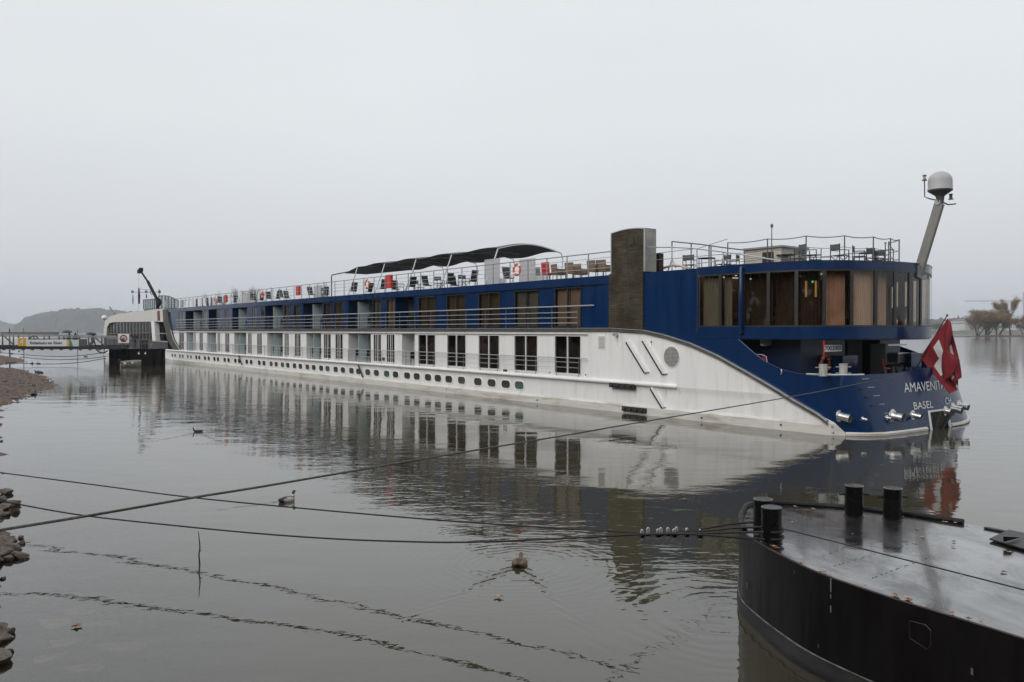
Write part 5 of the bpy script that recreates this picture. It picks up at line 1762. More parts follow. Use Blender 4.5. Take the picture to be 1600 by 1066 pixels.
# aft group of folding chairs and tables
def by_top(x, y, H):      # stands on the deck and its top (H above) shows at the pixel
    zz_ = DZ + H
    p = ground(x, y, 0); d = ray(x, y); k = (zz_ - EYE) / d.z
    return Vector((d.x * k, d.y * k, DZ))
grp = 'folding chairs on the stern deck'
for x, y, d, lab in ((1078, 399, 60, 'black folding chair at the left table nearest the chimney'), (1130, 398, 200, 'black folding chair right of the left table'),
                     (1145, 399, 150, 'black folding chair behind the left table, third from the chimney'), (1262, 382, 10, 'tall black folding chair in the middle of the stern, beside the round table'),
                     (1247, 388, 230, 'black folding chair half hidden behind the round table'), (1274, 390, 160, 'black folding chair turned sideways just right of the tall one'),
                     (1312, 382, 20, 'black folding chair with bare frame, first of the right-hand group'), (1343, 384, 330, 'black folding chair in the middle of the right-hand group'),
                     (1368, 387, 300, 'black folding chair at the right table, second from the rail end'), (1376, 390, 260, 'rightmost black folding chair on the stern deck')):
    put(dir0, by_top(x, y, .91), R(d), lab, grp)
grp = 'round black tables on the stern deck'
for x, y, lab in ((1104, 403, 'dark round table at the left of the stern deck'), (1228, 398, 'dark round table beside the pale hatch house'), (1357, 395, 'round table near the right end of the stern deck')):
    put(tab1, by_top(x, y, .76), 0, lab, grp)
t = thing('folded_parasols', 'tan folded wood and ropes lying left on the stern deck', 'folded parasol', wpx(1048, 1.6, DZ), SR)
b = MB(); b.tube([(-.9, 0, .25), (0, .1, .42), (.6, 0, .35), (1.0, 0, .2)], .06, 6); b.tube([(-.3, .1, .1), (0, .1, .75), (.25, .1, .3)], .03, 6); b.build('pole', M['curtain'], t)

# long black awning
aw = thing('sun_awning', 'long black fabric awning on arched steel hoops over the sun deck', 'awning', (C2.x, C2.y, 0), SHIP_ROT)
W0, W1 = 1.95, 7.2
def hoop(s_, u, sag=0.0):          # u from 0 at the near edge to 1
    w_ = W0 + (W1 - W0) * u
    z = 9.15 + (0.42 if s_ < 25 else 0.26) * math.sin(math.pi * u) - 0.02 * u - sag
    return P(s_, w_, z)
hs = [43.7, 39.1, 34.4, 29.7, 24.4]
for j, s_ in enumerate(hs):
    if True:
        b = MB(); b.tube([P(s_ + .9, W0 - .45, DZ), P(s_ + .15, W0 - .1, 8.6), P(s_, W0, 9.12)], .045, 6); b.build('awning_arm', M['plastic_white'], aw)
    b = MB(); b.tube([hoop(s_, k / 12, .02) for k in range(13)] + [P(s_, W1 + .12, 8.7), P(s_, W1 - .1, DZ)], .035, 6); b.build('hoop', M['steel'], aw, smooth=True)
for j, (sa, sb) in enumerate(zip(hs, hs[1:])):
    rows = []
    n_ = 12
    big = j == 4
    for i in range(n_ + 1):
        q = i / n_
        if big: dz = lambda u: -0.42 * math.sin(math.pi * q) + 0.75 * q * q * (1 - 0.2 * u) if q > 0 else 0
        else: dz = lambda u: (0.06 * math.sin(2 * math.pi * q) - 0.05 * math.sin(math.pi * q)) * (1 + 0.6 * u)
        rows.append([hoop(sa + (sb - sa) * q, k / 12, -0.03 + (dz(k / 12) if not big else dz(k / 12))) for k in range(13)])
    b = MB(); b.grid(rows); b.build('awning_cloth', M['awning'], aw, smooth=60)
    if not big:
        b = MB(); b.tube([hoop(sa + (sb - sa) * .45, k / 12, .12) for k in range(10)], .02, 5); b.build('seam_bar', M['steel'], aw, smooth=True)
b = MB(); b.grid([[hoop(43.7, k / 12, -0.03) for k in range(13)], [P(47.2, W0 + (W1 - W0) * (.1 + .4 * k / 12), 8.86) for k in range(13)]]); b.build('awning_end_cloth', M['awning'], aw, smooth=60)
b = MB(); b.tube([P(43.7, 3.2, 9.4), P(46, 2.4, 8.95), P(48.6, 2.0, 8.78), P(48.7, 2.0, 8.6), P(48.7, 2.0, DZ)], .05, 6); b.build('awning_end_bar', M['steel_dark'], aw, smooth=True)

# flag on its staff
st0 = shp(1428, 576, 5.6); st1 = shp(1480, 493, 5.6)
t = thing('flag_staff', 'thin black flag staff leaning out over the stern', 'flag staff', WP(st0[0], 5.6, st0[1]), SR)
dx = st1[0] - st0[0]
top_l = Vector((-dx, 0, st1[1] - st0[1]))
b = MB(); b.tube([(0.0, 0, -.15), tuple(top_l)], .022, 8); b.build('pole', M['black'], t, smooth=True)
b = MB(); b.lathe([(.02, -.04), (.05, 0), (.02, .05)], 10, top_l); b.build('finial', M['black'], t)
def fl(x, y, w_=5.6):
    s_, z_ = shp(x, y, w_); return Vector(P(s_, w_, z_))
A_, B_, D_, E_ = fl(1481, 497), fl(1437.5, 557), fl(1499, 588), fl(1490, 615.5)
fb = MB()
NU, NV = 40, 36
rows = []
for i in range(NU + 1):
    u = i / NU                       # along the fly
    row = []
    for j in range(NV + 1):
        v = j / NV                   # along the hoist, from the top
        hoist = A_.lerp(B_, v)
        fly = fl(1500, 590).lerp(fl(1489, 616), v)
        # the top edge falls almost straight down from the staff's tip
        p = hoist.lerp(fly, u)
        if v < 1: p += (Vector((0.06, 0, 0)) * math.sin(math.pi * u)) * (1 - v)
        p.x += -.10 * math.sin(math.pi * u) * (v)
        p.y += 0.16 * math.sin(v * 9 + u * 2.0) * (0.15 + 0.85 * u) + 0.07 * math.sin(v * 17 - u * 5) * u
        p.x += 0.03 * math.sin(v * 13 + u * 4) * u
        row.append(p)
    rows.append(row)
n0 = len(fb.v)
for r_ in rows: fb.v += [tuple(p) for p in r_]
for i in range(NU):
    for j in range(NV):
        u, v = (i + .5) / NU, (j + .5) / NV
        x_, y_ = (u - .5) * 32, (v - .5) * 32
        fb.k = 1 if (abs(x_) < 3.9 and abs(y_) < 12) or (abs(y_) < 3.9 and abs(x_) < 12) else 0
        a = i * (NV + 1) + j
        fb.face(a, a + 1, a + NV + 2, a + NV + 1)
fo = fb.build('swiss_flag', [M['flag_red'], M['flag_white']], smooth=True)
fo.location = (C2.x, C2.y, 0); fo.rotation_euler = (0, 0, SR)
tag(fo, 'red flag with a white cross drooping in folds from the stern staff', 'flag')

fold = [(1480.5, 500), (1484, 504), (1486.5, 520), (1481, 540), (1483, 551), (1493, 560), (1494, 573), (1487, 586), (1478, 593), (1473.5, 590), (1471, 575), (1471.5, 558), (1474.5, 543), (1477, 524), (1478, 506)]
fc_ = [fl(x, y, 5.35) for x, y in fold]
cm_ = sum(fc_, Vector((0, 0, 0))) / len(fc_)
b = MB(); n_ = len(fc_)
inner = [p.lerp(cm_, .45) + Vector((0, -.09, 0)) for p in fc_]
back = [p + Vector((0, .12, 0)) for p in fc_]
b.grid([back, fc_, inner], close=True); b.poly(inner)
ff = b.build('flag_fold', M['flag_red'], fo, smooth=70)

# ================================================================== people
def skin_body(name, verts, edges, radii, mats, matf, loc, rz=0, parent=None, sub=2, scale=1.0):
    me = bpy.data.meshes.new(name)
    me.from_pydata([tuple(Vector(v) * scale) for v in verts], edges, [])
    o = bpy.data.objects.new(name, me)
    COL.objects.link(o)
    sk = o.modifiers.new('skin', 'SKIN')
    sk.use_smooth_shade = True
    for i, r_ in enumerate(radii):
        rr = r_ if isinstance(r_, tuple) else (r_, r_)
        me.skin_vertices[0].data[i].radius = (rr[0] * scale, rr[1] * scale)
        me.skin_vertices[0].data[i].use_root = (i == 0)
    sb = o.modifiers.new('sub', 'SUBSURF'); sb.levels = sub; sb.render_levels = sub
    dg = bpy.context.evaluated_depsgraph_get()
    m2 = bpy.data.meshes.new_from_object(o.evaluated_get(dg))
    bpy.data.objects.remove(o); bpy.data.meshes.remove(me)
    m2.name = name
    m2.materials.clear()
    for m in mats: m2.materials.append(m)
    for p in m2.polygons:
        p.material_index = matf(p.center / scale)
        p.use_smooth = True
    o = bpy.data.objects.new(name, m2)
    COL.objects.link(o)
    o.location = loc; o.rotation_euler = (0, 0, rz)
    if parent: o.parent = parent
    return o
M['skin'] = mat('skin', (0.45, 0.27, 0.2), 0.6)
M['coat_navy'] = mat('navy_coat', (0.02, 0.024, 0.04), 0.85, noise=0.2)
M['coat_red'] = mat('dark_red_jacket', (0.16, 0.02, 0.03), 0.85, noise=0.2)
M['trousers'] = mat('dark_trousers', (0.03, 0.03, 0.035), 0.85)
M['hair'] = mat('brown_hair', (0.05, 0.03, 0.02), 0.8)
def person(label, loc, rz, coat, stride=.0, arm_up=False):
    t = thing('person', label, 'person', loc, rz)
    V = [(0, 0, .95), (0, 0, 1.15), (0, 0, 1.40), (0, 0, 1.52), (0, 0.0, 1.62), (.02, 0, 1.72),
         (0, .10, .90), (stride * .5, .11, .50), (stride * .9 - .05, .11, .08), (stride * .9 + .12, .12, .04),
         (0, -.10, .90), (-stride * .4, -.11, .50), (-stride, -.11, .08), (-stride + .16, -.12, .04),
         (0, .20, 1.40), (.02, .26, 1.14), (.10, .26, .90), (.13, .26, .82),
         (0, -.20, 1.40)]
    V += [(.12, -.26, 1.16), (.28, -.16, 1.30), (.32, -.13, 1.36)] if arm_up else [(.02, -.26, 1.14), (.1, -.26, .90), (.13, -.26, .82)]
    E_ = [(0, 1), (1, 2), (2, 3), (3, 4), (4, 5), (0, 6), (6, 7), (7, 8), (8, 9), (0, 10), (10, 11), (11, 12), (12, 13), (2, 14), (14, 15), (15, 16), (16, 17), (2, 18), (18, 19), (19, 20), (20, 21)]
    r_ = [(.14, .17), (.13, .16), (.14, .18), .065, .10, .09, .10, .075, .05, .045, .10, .075, .05, .045, .075, .055, .042, .04, .075, .055, .042, .04]
    def mf(c):
        if c.z > 1.54: return 2 if c.z < 1.70 and c.x > 0.0 else 3
        if c.z < .88 and abs(c.y) < .2: return 1
        return 0
    skin_body('body', V, E_, r_, [coat, M['trousers'], M['skin'], M['hair']], mf, (0, 0, 0), 0, t)
    return t
# ================================================================== black mooring pontoon in front
BD = 1.15
near = [(8.2, 1.5), (6.9, 4.1), (5.6, 6.1), (4.75, 7.5), (4.42, 8.07), (3.99, 8.79), (3.61, 9.58), (3.42, 10.3), (3.30, 11.0), (3.27, 11.6), (3.43, 12.35), (3.62, 12.9), (3.85, 13.35), (4.3, 13.46), (5.27, 13.15), (6.05, 12.68), (6.8, 11.98), (7.4, 11.35), (8.6, 10.0), (10.0, 8.3), (12.5, 4.4), (14.5, 1.0)]
OL = smooth_line([Vector(p) for p in near], 5)
barge = thing('mooring_pontoon', 'black steel mooring pontoon with rounded nose and wet deck in the foreground', 'pontoon', (4.0, 11.5, 0))
bx, by = 4.0, 11.5
cen = Vector((7.5, 6.0))
def bp_(p, z, inset=0.0):
    d = (cen - p).normalized() * inset
    return (p.x + d.x - bx, p.y + d.y - by, z)
b = MB()
def fl_(p): return -0.05 - 0.25 * max(0.0, min(1.0, (11.3 - p.y) / 1.8)) * (1 if p.x < 6.5 else max(0.0, 1 - (p.x - 6.5)))
b.grid([[bp_(p, -0.9, fl_(p)), bp_(p, 0.0, fl_(p)), bp_(p, 0.07, fl_(p) * .75), bp_(p, 0.175, fl_(p) * .32)] for p in OL])
b.build('lower_belt', M['belt'], barge, smooth=40)
b = MB()
b.grid([[bp_(p, 0.175, fl_(p) * .32), bp_(p, 0.195, fl_(p) * .3), bp_(p, .7, fl_(p) * .15), bp_(p, BD - .02, 0.0), bp_(p, BD, 0.012)] for p in OL])
b.quad(bp_(OL[0], -.9), bp_(OL[-1], -.9), bp_(OL[-1], BD), bp_(OL[0], BD))
b.build('hull', M['barge_side'], barge, smooth=40)
b = MB()
b.tube([bp_(p, 0.19, fl_(p) * .32 - 0.008) for p in OL], 0.012, 5); b.build('chine_weld', M['weld'], barge, smooth=True)
# deck in two plates with a seam
seam0, seam1 = Vector((3.55, 12.3)), Vector((12.2, -1.6))
b = MB()
b.poly([bp_(p, BD, 0.01) for p in OL])
b.build('deck', M['wet_deck'], barge)
b = MB(); b.bar((seam0.x + .15 - bx, seam0.y - .2 - by, BD + .004), (seam1.x - bx, seam1.y - by, BD + .004), .014, .006); b.build('deck_seam', M['weld_dark'], barge)
# rubbed coaming along the far edge
ia = min(range(len(OL)), key=lambda i: (OL[i] - Vector((3.27, 11.6))).length)
ib = min(range(len(OL)), key=lambda i: (OL[i] - Vector((6.72, 12.05))).length)
b = MB(); b.tube([bp_(p, BD + .025, 0.03) for p in OL[ia:ib + 1]], 0.042, 8); b.build('coaming', M['barge_side'], barge, smooth=40)
b = MB(); b.tube([bp_(p, BD + .006, 0.01) for p in OL[:ia + 1]], 0.012, 5); b.build('deck_edge', M['weld_rust'], barge, smooth=True)
# bollards
def bollard(x, y, bar, parent, back=False):
    b = MB(); b.lathe([(.150, 0), (.150, .01), (.134, .02), (.134, .465)], 24, (x - bx, y - by, BD))
    bo = b.build('bollard', M['barge_gloss'], parent, smooth=35)
    b = MB(); b.lathe([(.134, 0), (.138, .003), (.136, .014), (.125, .018)], 24, (x - bx, y - by, BD + .466)); b.build('bollard_cap', M['grey_cap'], bo)
    if bar:
        b = MB()
        b.tube([(x - bx - .225, y - by, BD + .34), (x - bx - .13, y - by, BD + .34)], .016, 8); b.tube([(x - bx + .13, y - by, BD + .34), (x - bx + .225, y - by, BD + .34)], .016, 8)
        b.build('bollard_pin', M['barge_gloss'], bo)
    elif not back:
        b = MB(); b.tube([(x - bx + .02, y - by - .13, BD + .30), (x - bx + .03, y - by - .19, BD + .28)], .014, 8); b.build('bollard_pin', M['barge_gloss'], bo)
    else:
        b = MB(); b.tube([(x - bx + .12, y - by, BD + .36), (x - bx + .18, y - by + .02, BD + .36)], .016, 8); b.build('bollard_pin', M['barge_gloss'], bo)
bollard(3.49, 11.02, False, barge); bollard(3.54, 11.55, False, barge, True)
bollard(5.24, 12.56, True, barge); bollard(5.74, 12.36, True, barge)
# tread bar weld rows on the deck
r = random.Random(4)
b = MB()
for (x0, y0, x1, y1, n_) in ((1258, 812, 1312, 792, 13), (1300, 886, 1430, 848, 17), (1285, 870, 1345, 846, 9), (1345, 838, 1410, 820, 10), (1360, 905, 1450, 872, 13)):
    p0, p1 = ground(x0, y0, BD), ground(x1, y1, BD)
    for k in range(n_):
        p = p0.lerp(p1, (k + .7 * r.random()) / n_)
        b.bar((p.x - bx - .006 - .008 * r.random(), p.y - by, BD + .002), (p.x - bx + .006 + .006 * r.random(), p.y - by + .01, BD + .002), .008, .004)
o = b.build('weld_marks', M['weld_dark'], barge); o['kind'] = 'stuff'
# opening mark in the side, with corner-cut outline
def near_edge_at(px, y):
    best = None
    for i in range(len(OL) - 1):
        for k in range(6):
            p = OL[i].lerp(OL[i + 1], k / 6)
            e = abs(proj_x((p.x, p.y, .8)) - px)
            if (best is None or e < best[0]) and p.y < 11.5 and p.x < 8: best = (e, p)
    return best[1]
pa, pb = near_edge_at(1423, 0), near_edge_at(1454, 0)
out_ = Vector((pb.y - pa.y, -(pb.x - pa.x))).normalized() * 0.012
if out_.dot(pa) > 0: out_ = -out_
def sp(u, z, d=1.0):
    q = pa.lerp(pb, u) + out_ * d
    return (q.x - bx, q.y - by, z)
b = MB(); pts = [sp(0, .82), sp(0, .98), sp(.75, .99), sp(1, .95), sp(1, .80), sp(.85, .745), sp(0, .80), sp(0, .82)]
b.tube(pts, .005, 4); b.build('side_plate_outline', M['weld_faint'], barge)
for (xx, y0, y1, wd_) in ((1301, 905, 926, .0028), (1300.5, 948, 958, .0022), (1300, 930, 936, .0018), (1170, 912, 922, .0025), (1523, 1046, 1056, .003), (1245, 893, 897, .004), (1283, 1008, 1014, .002)):
    q = near_edge_at(xx, 0); d_ = q.y
    zz0, zz1 = EYE - (y1 - 516.5) / FPX * d_, EYE - (y0 - 516.5) / FPX * d_
    b = MB(); b.box(q.x - bx - wd_ - .03, q.y - by - .03, zz0, q.x - bx + wd_ - .03, q.y - by, zz1); b.build('paint_scuff', M['weld'], barge)
# loose grating ramp on the right
b = MB()
g0 = [ground(1546, 846, BD), ground(1600, 862, BD), ground(1640, 868, BD), ground(1625, 842, BD), ground(1576, 832, BD)]
b.prism([(p.x - bx, p.y - by, BD + .02) for p in g0], Vector((0, 0, .02)))
b.build('ramp_plate', M['weld_dark'], barge)
p0 = ground(1569, 848, BD + .05); p1 = ground(1595, 842, BD + .05)
b = MB(); b.prism([(p0.x - bx, p0.y - by, BD + .06), (p0.x - bx, p0.y - by, BD + .13), (p0.x + .06 - bx, p0.y - by, BD + .13), (p1.x - bx, p1.y - by, BD + .07)], Vector((0, .02, 0))); b.build('ramp_lug', M['barge_gloss'], barge)
b = MB()
for (x0, y0, x1, y1) in ((1539, 826, 1612, 840), (1585, 838, 1615, 845)):
    p0, p1 = ground(x0, y0, BD), ground(x1, y1, BD)
    b.bar((p0.x - bx, p0.y - by, BD + .015), (p1.x - bx, p1.y - by, BD + .015), .08, .02)
b.build('edge_tread', M['weld_dark'], barge)

# fallen leaves: those on the pontoon deck one by one
def leaf_mesh(i):
    r = random.Random(i)
    b = MB()
    n_ = 10
    pts = []
    for k in range(n_):
        a = 2 * math.pi * k / n_
        rr = (.05 if k % 2 == 0 else .024) * r.uniform(.8, 1.2)
        pts.append(Vector((rr * math.cos(a) * 1.2, rr * math.sin(a), .010 + .016 * r.random())))
    c = Vector((0, 0, .006))
    n0 = len(b.v); b.v.append(tuple(c)); b.v += [tuple(p) for p in pts]
    for k in range(n_): b.face(n0, n0 + 1 + k, n0 + 1 + (k + 1) % n_)
    o = b.build('leaf', M['leaf_a'] if i % 2 else M['leaf_b']); me = o.data; bpy.data.objects.remove(o)
    return me
LM = [leaf_mesh(i) for i in range(6)]
lp = [(1242, 793), (1271, 796.5), (1238, 817, .6), (1410, 809), (1432, 808), (1436, 805), (1477, 817), (1493, 818), (1440, 841), (1428, 850), (1433, 827), (1489, 848), (1488, 856), (1576, 865), (1566, 896), (1168, 809), (1163, 795), (1171, 792),
      (1197, 849), (1202, 853), (1207, 856), (1211, 859), (1249, 880), (1279, 893), (1285, 896), (1295, 900), (1396, 932), (1400, 934), (1414, 938), (1418, 941), (1450, 952), (1485, 961), (1511, 970), (1532, 976), (1180, 838), (1330, 836, .5), (1510, 822, .5), (1350, 915, .4), (1500, 900, .4)]
r = random.Random(5)
lp.sort(key=lambda q: q[0])
leafn = {}
for i, p in enumerate(lp):
    g = ground(p[0], p[1], BD)
    if p[1] > 835 and p[1] == p[1]: g = g + Vector((.03, .03, 0))
    where = 'on the near rim of the black pontoon' if (p[0] < 1215 and p[1] > 830) or p[1] > 868 else ('by the pontoon nose' if p[0] < 1290 else 'in the middle of the black pontoon deck')
    o = bpy.data.objects.new('fallen_leaf', LM[i % 6]); COL.objects.link(o)
    o.location = (g.x, g.y, BD + .004); o.rotation_euler = (r.uniform(-.1, .1), r.uniform(-.1, .1), r.uniform(0, 6)); sc = (p[2] if len(p) > 2 else 1) * r.uniform(.5, .95); o.scale = (sc,) * 3
    leafn[where] = leafn.get(where, 0) + 1
    nth = ordn[leafn[where] - 1] if leafn[where] <= 20 else 'last'
    tag(o, 'small fallen brown leaf %s, %s from the left' % (where, nth), 'leaf', 'fallen leaves ' + where)
for i, (x, y, lab) in enumerate(((778, 934, 'pale orange leaf floating below the brown duck'), (121, 980, 'small brown leaf floating near the submerged slabs'), (786, 785, 'orange leaf floating in the ship reflection'), (1070, 781, 'tan leaf floating on the dark reflection left of the pontoon'))):
    g = ground(x, y)
    o = bpy.data.objects.new('floating_leaf', LM[i]); COL.objects.link(o); o.location = (g.x, g.y, .004); o.scale = (1.5,) * 3
    tag(o, lab, 'leaf')

# ------------------------------------------------------------------ cables and the mooring rope
def hang(name, label, px, z_l, z_r, d_l, d_r, rad, m, group=None, seg=6):
    """px: points seen in the photograph from left to right; depth runs evenly in 1/d between the ends"""
    x0, x1 = px[0][0], px[-1][0]
    pts2 = smooth_line([Vector(p) for p in px], 8)
    out = []
    for p in pts2:
        u = (p.x - x0) / (x1 - x0)
        inv = (1 - u) / d_l + u / d_r
        out.append(at(p.x, p.y, 1 / inv))
    a = out[0]
    b = MB(); b.tube([q - a for q in out], rad, seg)
    o = b.build(name, M[m], smooth=60, loc=a)
    return tag(o, label, 'cable' if 'cable' in name else 'rope', group)
bol = Vector((3.49, 11.02))
hang('mooring_cable', 'dark steel cable from the left bank to the pontoon clamps, the upper one', [(-60, 730), (0, 738.5), (150, 758), (300, 777.5), (500, 797), (700, 814), (850, 824), (1000, 832.5)], 0, 0, 19.4, 12.0, .0145, 'cable', 'steel cables to the black pontoon')
hang('mooring_cable', 'dark steel cable from the left bank to the pontoon clamps, the lower one', [(-60, 771), (28, 788), (130, 805.5), (260, 820), (400, 833.5), (520, 842), (620, 846), (720, 847.5), (850, 843), (1002, 835)], 0, 0, 15.5, 11.15, .0145, 'cable', 'steel cables to the black pontoon')
hang('mooring_rope', 'thick grey mooring rope rising from the left bank to the ship stern', [(-80, 841), (0, 828.5), (150, 804), (300, 778), (400, 762), (520, 741.5), (640, 721), (770, 699), (880, 681), (1000, 660), (1120, 640), (1242, 619), (1330, 602), (1412, 585.5)], 0, 0, 6.6, 32.0, .0125, 'rope')
# the bundle between the clamps and the bollards
strands = [([(1000, 832.5), (1060, 829), (1100, 826), (1140, 819), (1178, 816.5)], 11.3, 11.5), ([(1001, 834), (1060, 831), (1110, 829), (1150, 825), (1193, 823.5)], 11.25, 11.0),
           ([(1002, 835), (1060, 833), (1110, 833), (1150, 832), (1193, 831.5)], 11.2, 10.95), ([(1002, 835.5), (1060, 834.5), (1110, 836.5), (1150, 840), (1194, 842.5)], 11.15, 10.93)]
sl = ['top strand running to the back bollard', 'second strand running to the front bollard', 'third strand running to the front bollard', 'lowest strand looped round the foot of the front bollard']
for (px, dl, dr), lab in zip(strands, sl):
    hang('cable_strand', 'dark cable, ' + lab, px, 0, 0, dl, dr, .0165, 'cable', 'cable strands at the bollards')
# loops round the bollards
for (cx, cy, z, lab) in ((3.49, 11.02, 1.235, 'lower cable loop round the front bollard'), (3.49, 11.02, 1.33, 'upper cable loop round the front bollard'), (3.54, 11.55, 1.40, 'cable loop round the back bollard')):
    b = MB()
    b.tube([(.152 * math.cos(a), .152 * math.sin(a), .012 * math.sin(a)) for a in [R(-110 + 15 * k) for k in range(15)]], .0165, 6)
    o = b.build('cable_loop', M['cable'], smooth=60, loc=(cx, cy, z)); tag(o, lab, 'cable', 'cable loops')
# wire rope clamps
for i, (x, y) in enumerate(((1003, 832), (1012.5, 829), (1028, 831), (1032.5, 829), (1043.5, 829), (1053, 831), (1057, 828), (1073, 830), (1093.5, 832))):
    u = (x - 1000) / 180
    d = 11.2 - .1 * u
    p = at(x, y + 2, d)
    t = thing('cable_clamp', 'small galvanised clamp on the cable bundle, %s from the left' % ordn[i], 'clamp', p, 0.3, 'galvanised clamps on the cables')
    b = MB(); b.tube([(-.012, 0, -.05), (-.016, 0, .02), (-.01, 0, .045), (.0, 0, .055), (.01, 0, .045), (.016, 0, .02), (.012, 0, -.05)], .011, 6); b.build('u_bolt', M['galv'], t, smooth=True)
    MB().box(-.028, -.028, -.055, .028, .028, -.025).build('saddle', M['barge_gloss'], t)
    b = MB(); b.lathe([(.016, -.03), (.016, 0)], 6, (0, -.0, -.058)); b.build('nut', M['galv'], t)

# ------------------------------------------------------------------ ducks
M['duck_brown'] = mat('mottled_brown_feathers', (0.14, 0.085, 0.05), 0.8, noise=0.5, nscale=40)
M['duck_grey'] = mat('pale_grey_feathers', (0.34, 0.32, 0.30), 0.8, noise=0.2, nscale=40)
M['duck_green'] = mat('dark_green_head', (0.012, 0.03, 0.025), 0.35)
M['duck_dark'] = mat('dark_feathers', (0.03, 0.025, 0.022), 0.7)
M['duck_white'] = mat('white_feathers', (0.6, 0.6, 0.58), 0.8)
M['bill'] = mat('yellow_bill', (0.45, 0.30, 0.04), 0.5)
M['bird_black'] = mat('black_feathers', (0.02, 0.02, 0.022), 0.6)
def duck_mesh(kind):
    V = [(0, 0, .05), (-.12, 0, .06), (-.20, 0, .085), (-.25, 0, .10), (.10, 0, .055), (.155, 0, .09), (.17, 0, .15), (.185, 0, .205), (.225, 0, .20), (.265, 0, .192)]
    E_ = [(0, 1), (1, 2), (2, 3), (0, 4), (4, 5), (5, 6), (6, 7), (7, 8), (8, 9)]
    r_ = [(.09, .075), (.08, .065), (.045, .035), (.018, .012), (.075, .065), (.045, .045), (.026, .026), (.036, .036), (.018, .014), (.016, .008)]
    if kind == 'drake':
        def mf(c):
            if c.x > .222: return 2
            if c.z > .145 and c.x > .1: return 1
            if c.z > .12 and c.x > .12: return 4
            if c.x < -.19: return 3
            if c.x > .07: return 5
            return 0 if abs(c.y) > .045 else 3
        ms = [M['duck_grey'], M['duck_green'], M['bill'], M['duck_dark'], M['duck_white'], M['duck_brown']]
    elif kind == 'hen':
        mf = lambda c: 2 if c.x > .222 else (3 if c.z > .215 else 0)
        ms = [M['duck_brown'], M['duck_brown'], M['bill'], M['duck_dark']]
    else:
        mf = lambda c: 1 if c.x > .222 else 0
        ms = [M['bird_black'], M['duck_white']]
    if kind == 'hen':
        V = V[:5] + [(.135, 0, .08), (.15, 0, .115), (.165, 0, .15), (.20, 0, .148), (.24, 0, .142)]
        mf = lambda c: 2 if c.x > .205 else (3 if c.z > .155 or (abs(c.y) < .02 and c.x < 0) else 0)
    o = skin_body('duck', V, E_, r_, ms, mf, (0, 0, 0))
    me = o.data; bpy.data.objects.remove(o)
    for v in me.vertices:
        f = 1.45 if v.co.x < .12 and v.co.z < .15 else 1.0
        v.co.y *= f
    return me
DM = {k: duck_mesh(k) for k in ('drake', 'hen', 'coot')}
def duck(kind, x, y, ang, label, sc=1.0, grp=None):
    g = ground(x, y)
    o = bpy.data.objects.new('duck', DM[kind]); COL.objects.link(o)
    o.location = (g.x, g.y, -.03 * sc); o.rotation_euler = (0, 0, ang); o.scale = (sc,) * 3
    tag(o, label, 'duck', grp)
duck('hen', 812, 882, R(62 + 20), 'brown female duck swimming away in the middle of the river foreground', 1.12)
duck('drake', 449, 783, R(62), 'male duck with dark head swimming between the crossing cables', 1.15)
duck('coot', 309, 675, R(185), 'small dark water bird swimming left of the ship reflection', .9)
shorebirds = [(20, 567.5), (14, 567.5), (50, 568.5), (60, 568.5), (63, 583), (59, 582), (72, 595), (52, 602), (57, 606), (49, 611), (48, 606), (53, 617), (134, 557.5), (30, 549), (18, 553)]
for i, (x, y) in enumerate(shorebirds):
    duck('coot' if i % 3 else 'hen', x, y, rnd.uniform(0, 6), 'dark duck at the edge of the gravel spit, %s of the scattered flock' % ordn[i], 1.35, 'ducks around the gravel spit')
# the stick standing in the shallow water
g = ground(312, 882)
b = MB(); b.tube([(0, 0, -.5), (0, 0, 0), (-.012, 0, .16), (.006, 0, .3), (-.005, 0, .42), (-.02, 0, .56)], [.02, .016, .013, .012, .01, .006], 6); b.tube([(-.008, 0, .2), (.03, 0, .25)], .006, 5)
o = b.build('standing_stick', M['bark'], loc=(g.x, g.y, 0)); tag(o, 'thin crooked stick standing upright in the shallow water at the left', 'stick')

# ------------------------------------------------------------------ stones on the bank
def stone_mesh(i):
    r = random.Random(100 + i)
    bm = bmesh.new()
    bmesh.ops.create_icosphere(bm, subdivisions=2, radius=1)
    sx, sy, sz = 1, r.uniform(.55, .9), r.uniform(.35, .6)
    pl = [(Vector((r.uniform(-1, 1), r.uniform(-1, 1), r.uniform(-.6, 1))).normalized(), r.uniform(.45, .8)) for _ in range(9)]
    for v in bm.verts:
        for n_, d in pl:
            e = v.co.dot(n_) - d
            if e > 0: v.co -= n_ * e
        v.co += Vector((r.uniform(-.03, .03), r.uniform(-.03, .03), r.uniform(-.03, .03)))
        v.co = Vector((v.co.x * sx, v.co.y * sy, v.co.z * sz))
    me = bpy.data.meshes.new('stone'); bm.to_mesh(me); bm.free()
    me.materials.append(M['stone_a'] if i % 3 else M['stone_b'])
    me.shade_flat()
    return me
M['stone_a'] = mat('wet_brown_stone', (0.085, 0.06, 0.045), 0.55, noise=0.4, nscale=3, bump=.03, bscale=8, dirt=(.03, .022, .018), dirt_amt=.7, dscale=2)
M['stone_b'] = mat('grey_brown_stone', (0.13, 0.105, 0.085), 0.6, noise=0.35, nscale=3, bump=.03, bscale=8)
M['slab'] = mat('pale_submerged_slab', (0.33, 0.29, 0.23), 0.7, noise=0.45, nscale=4, bump=.01, bscale=8)
SM = [stone_mesh(i) for i in range(8)]
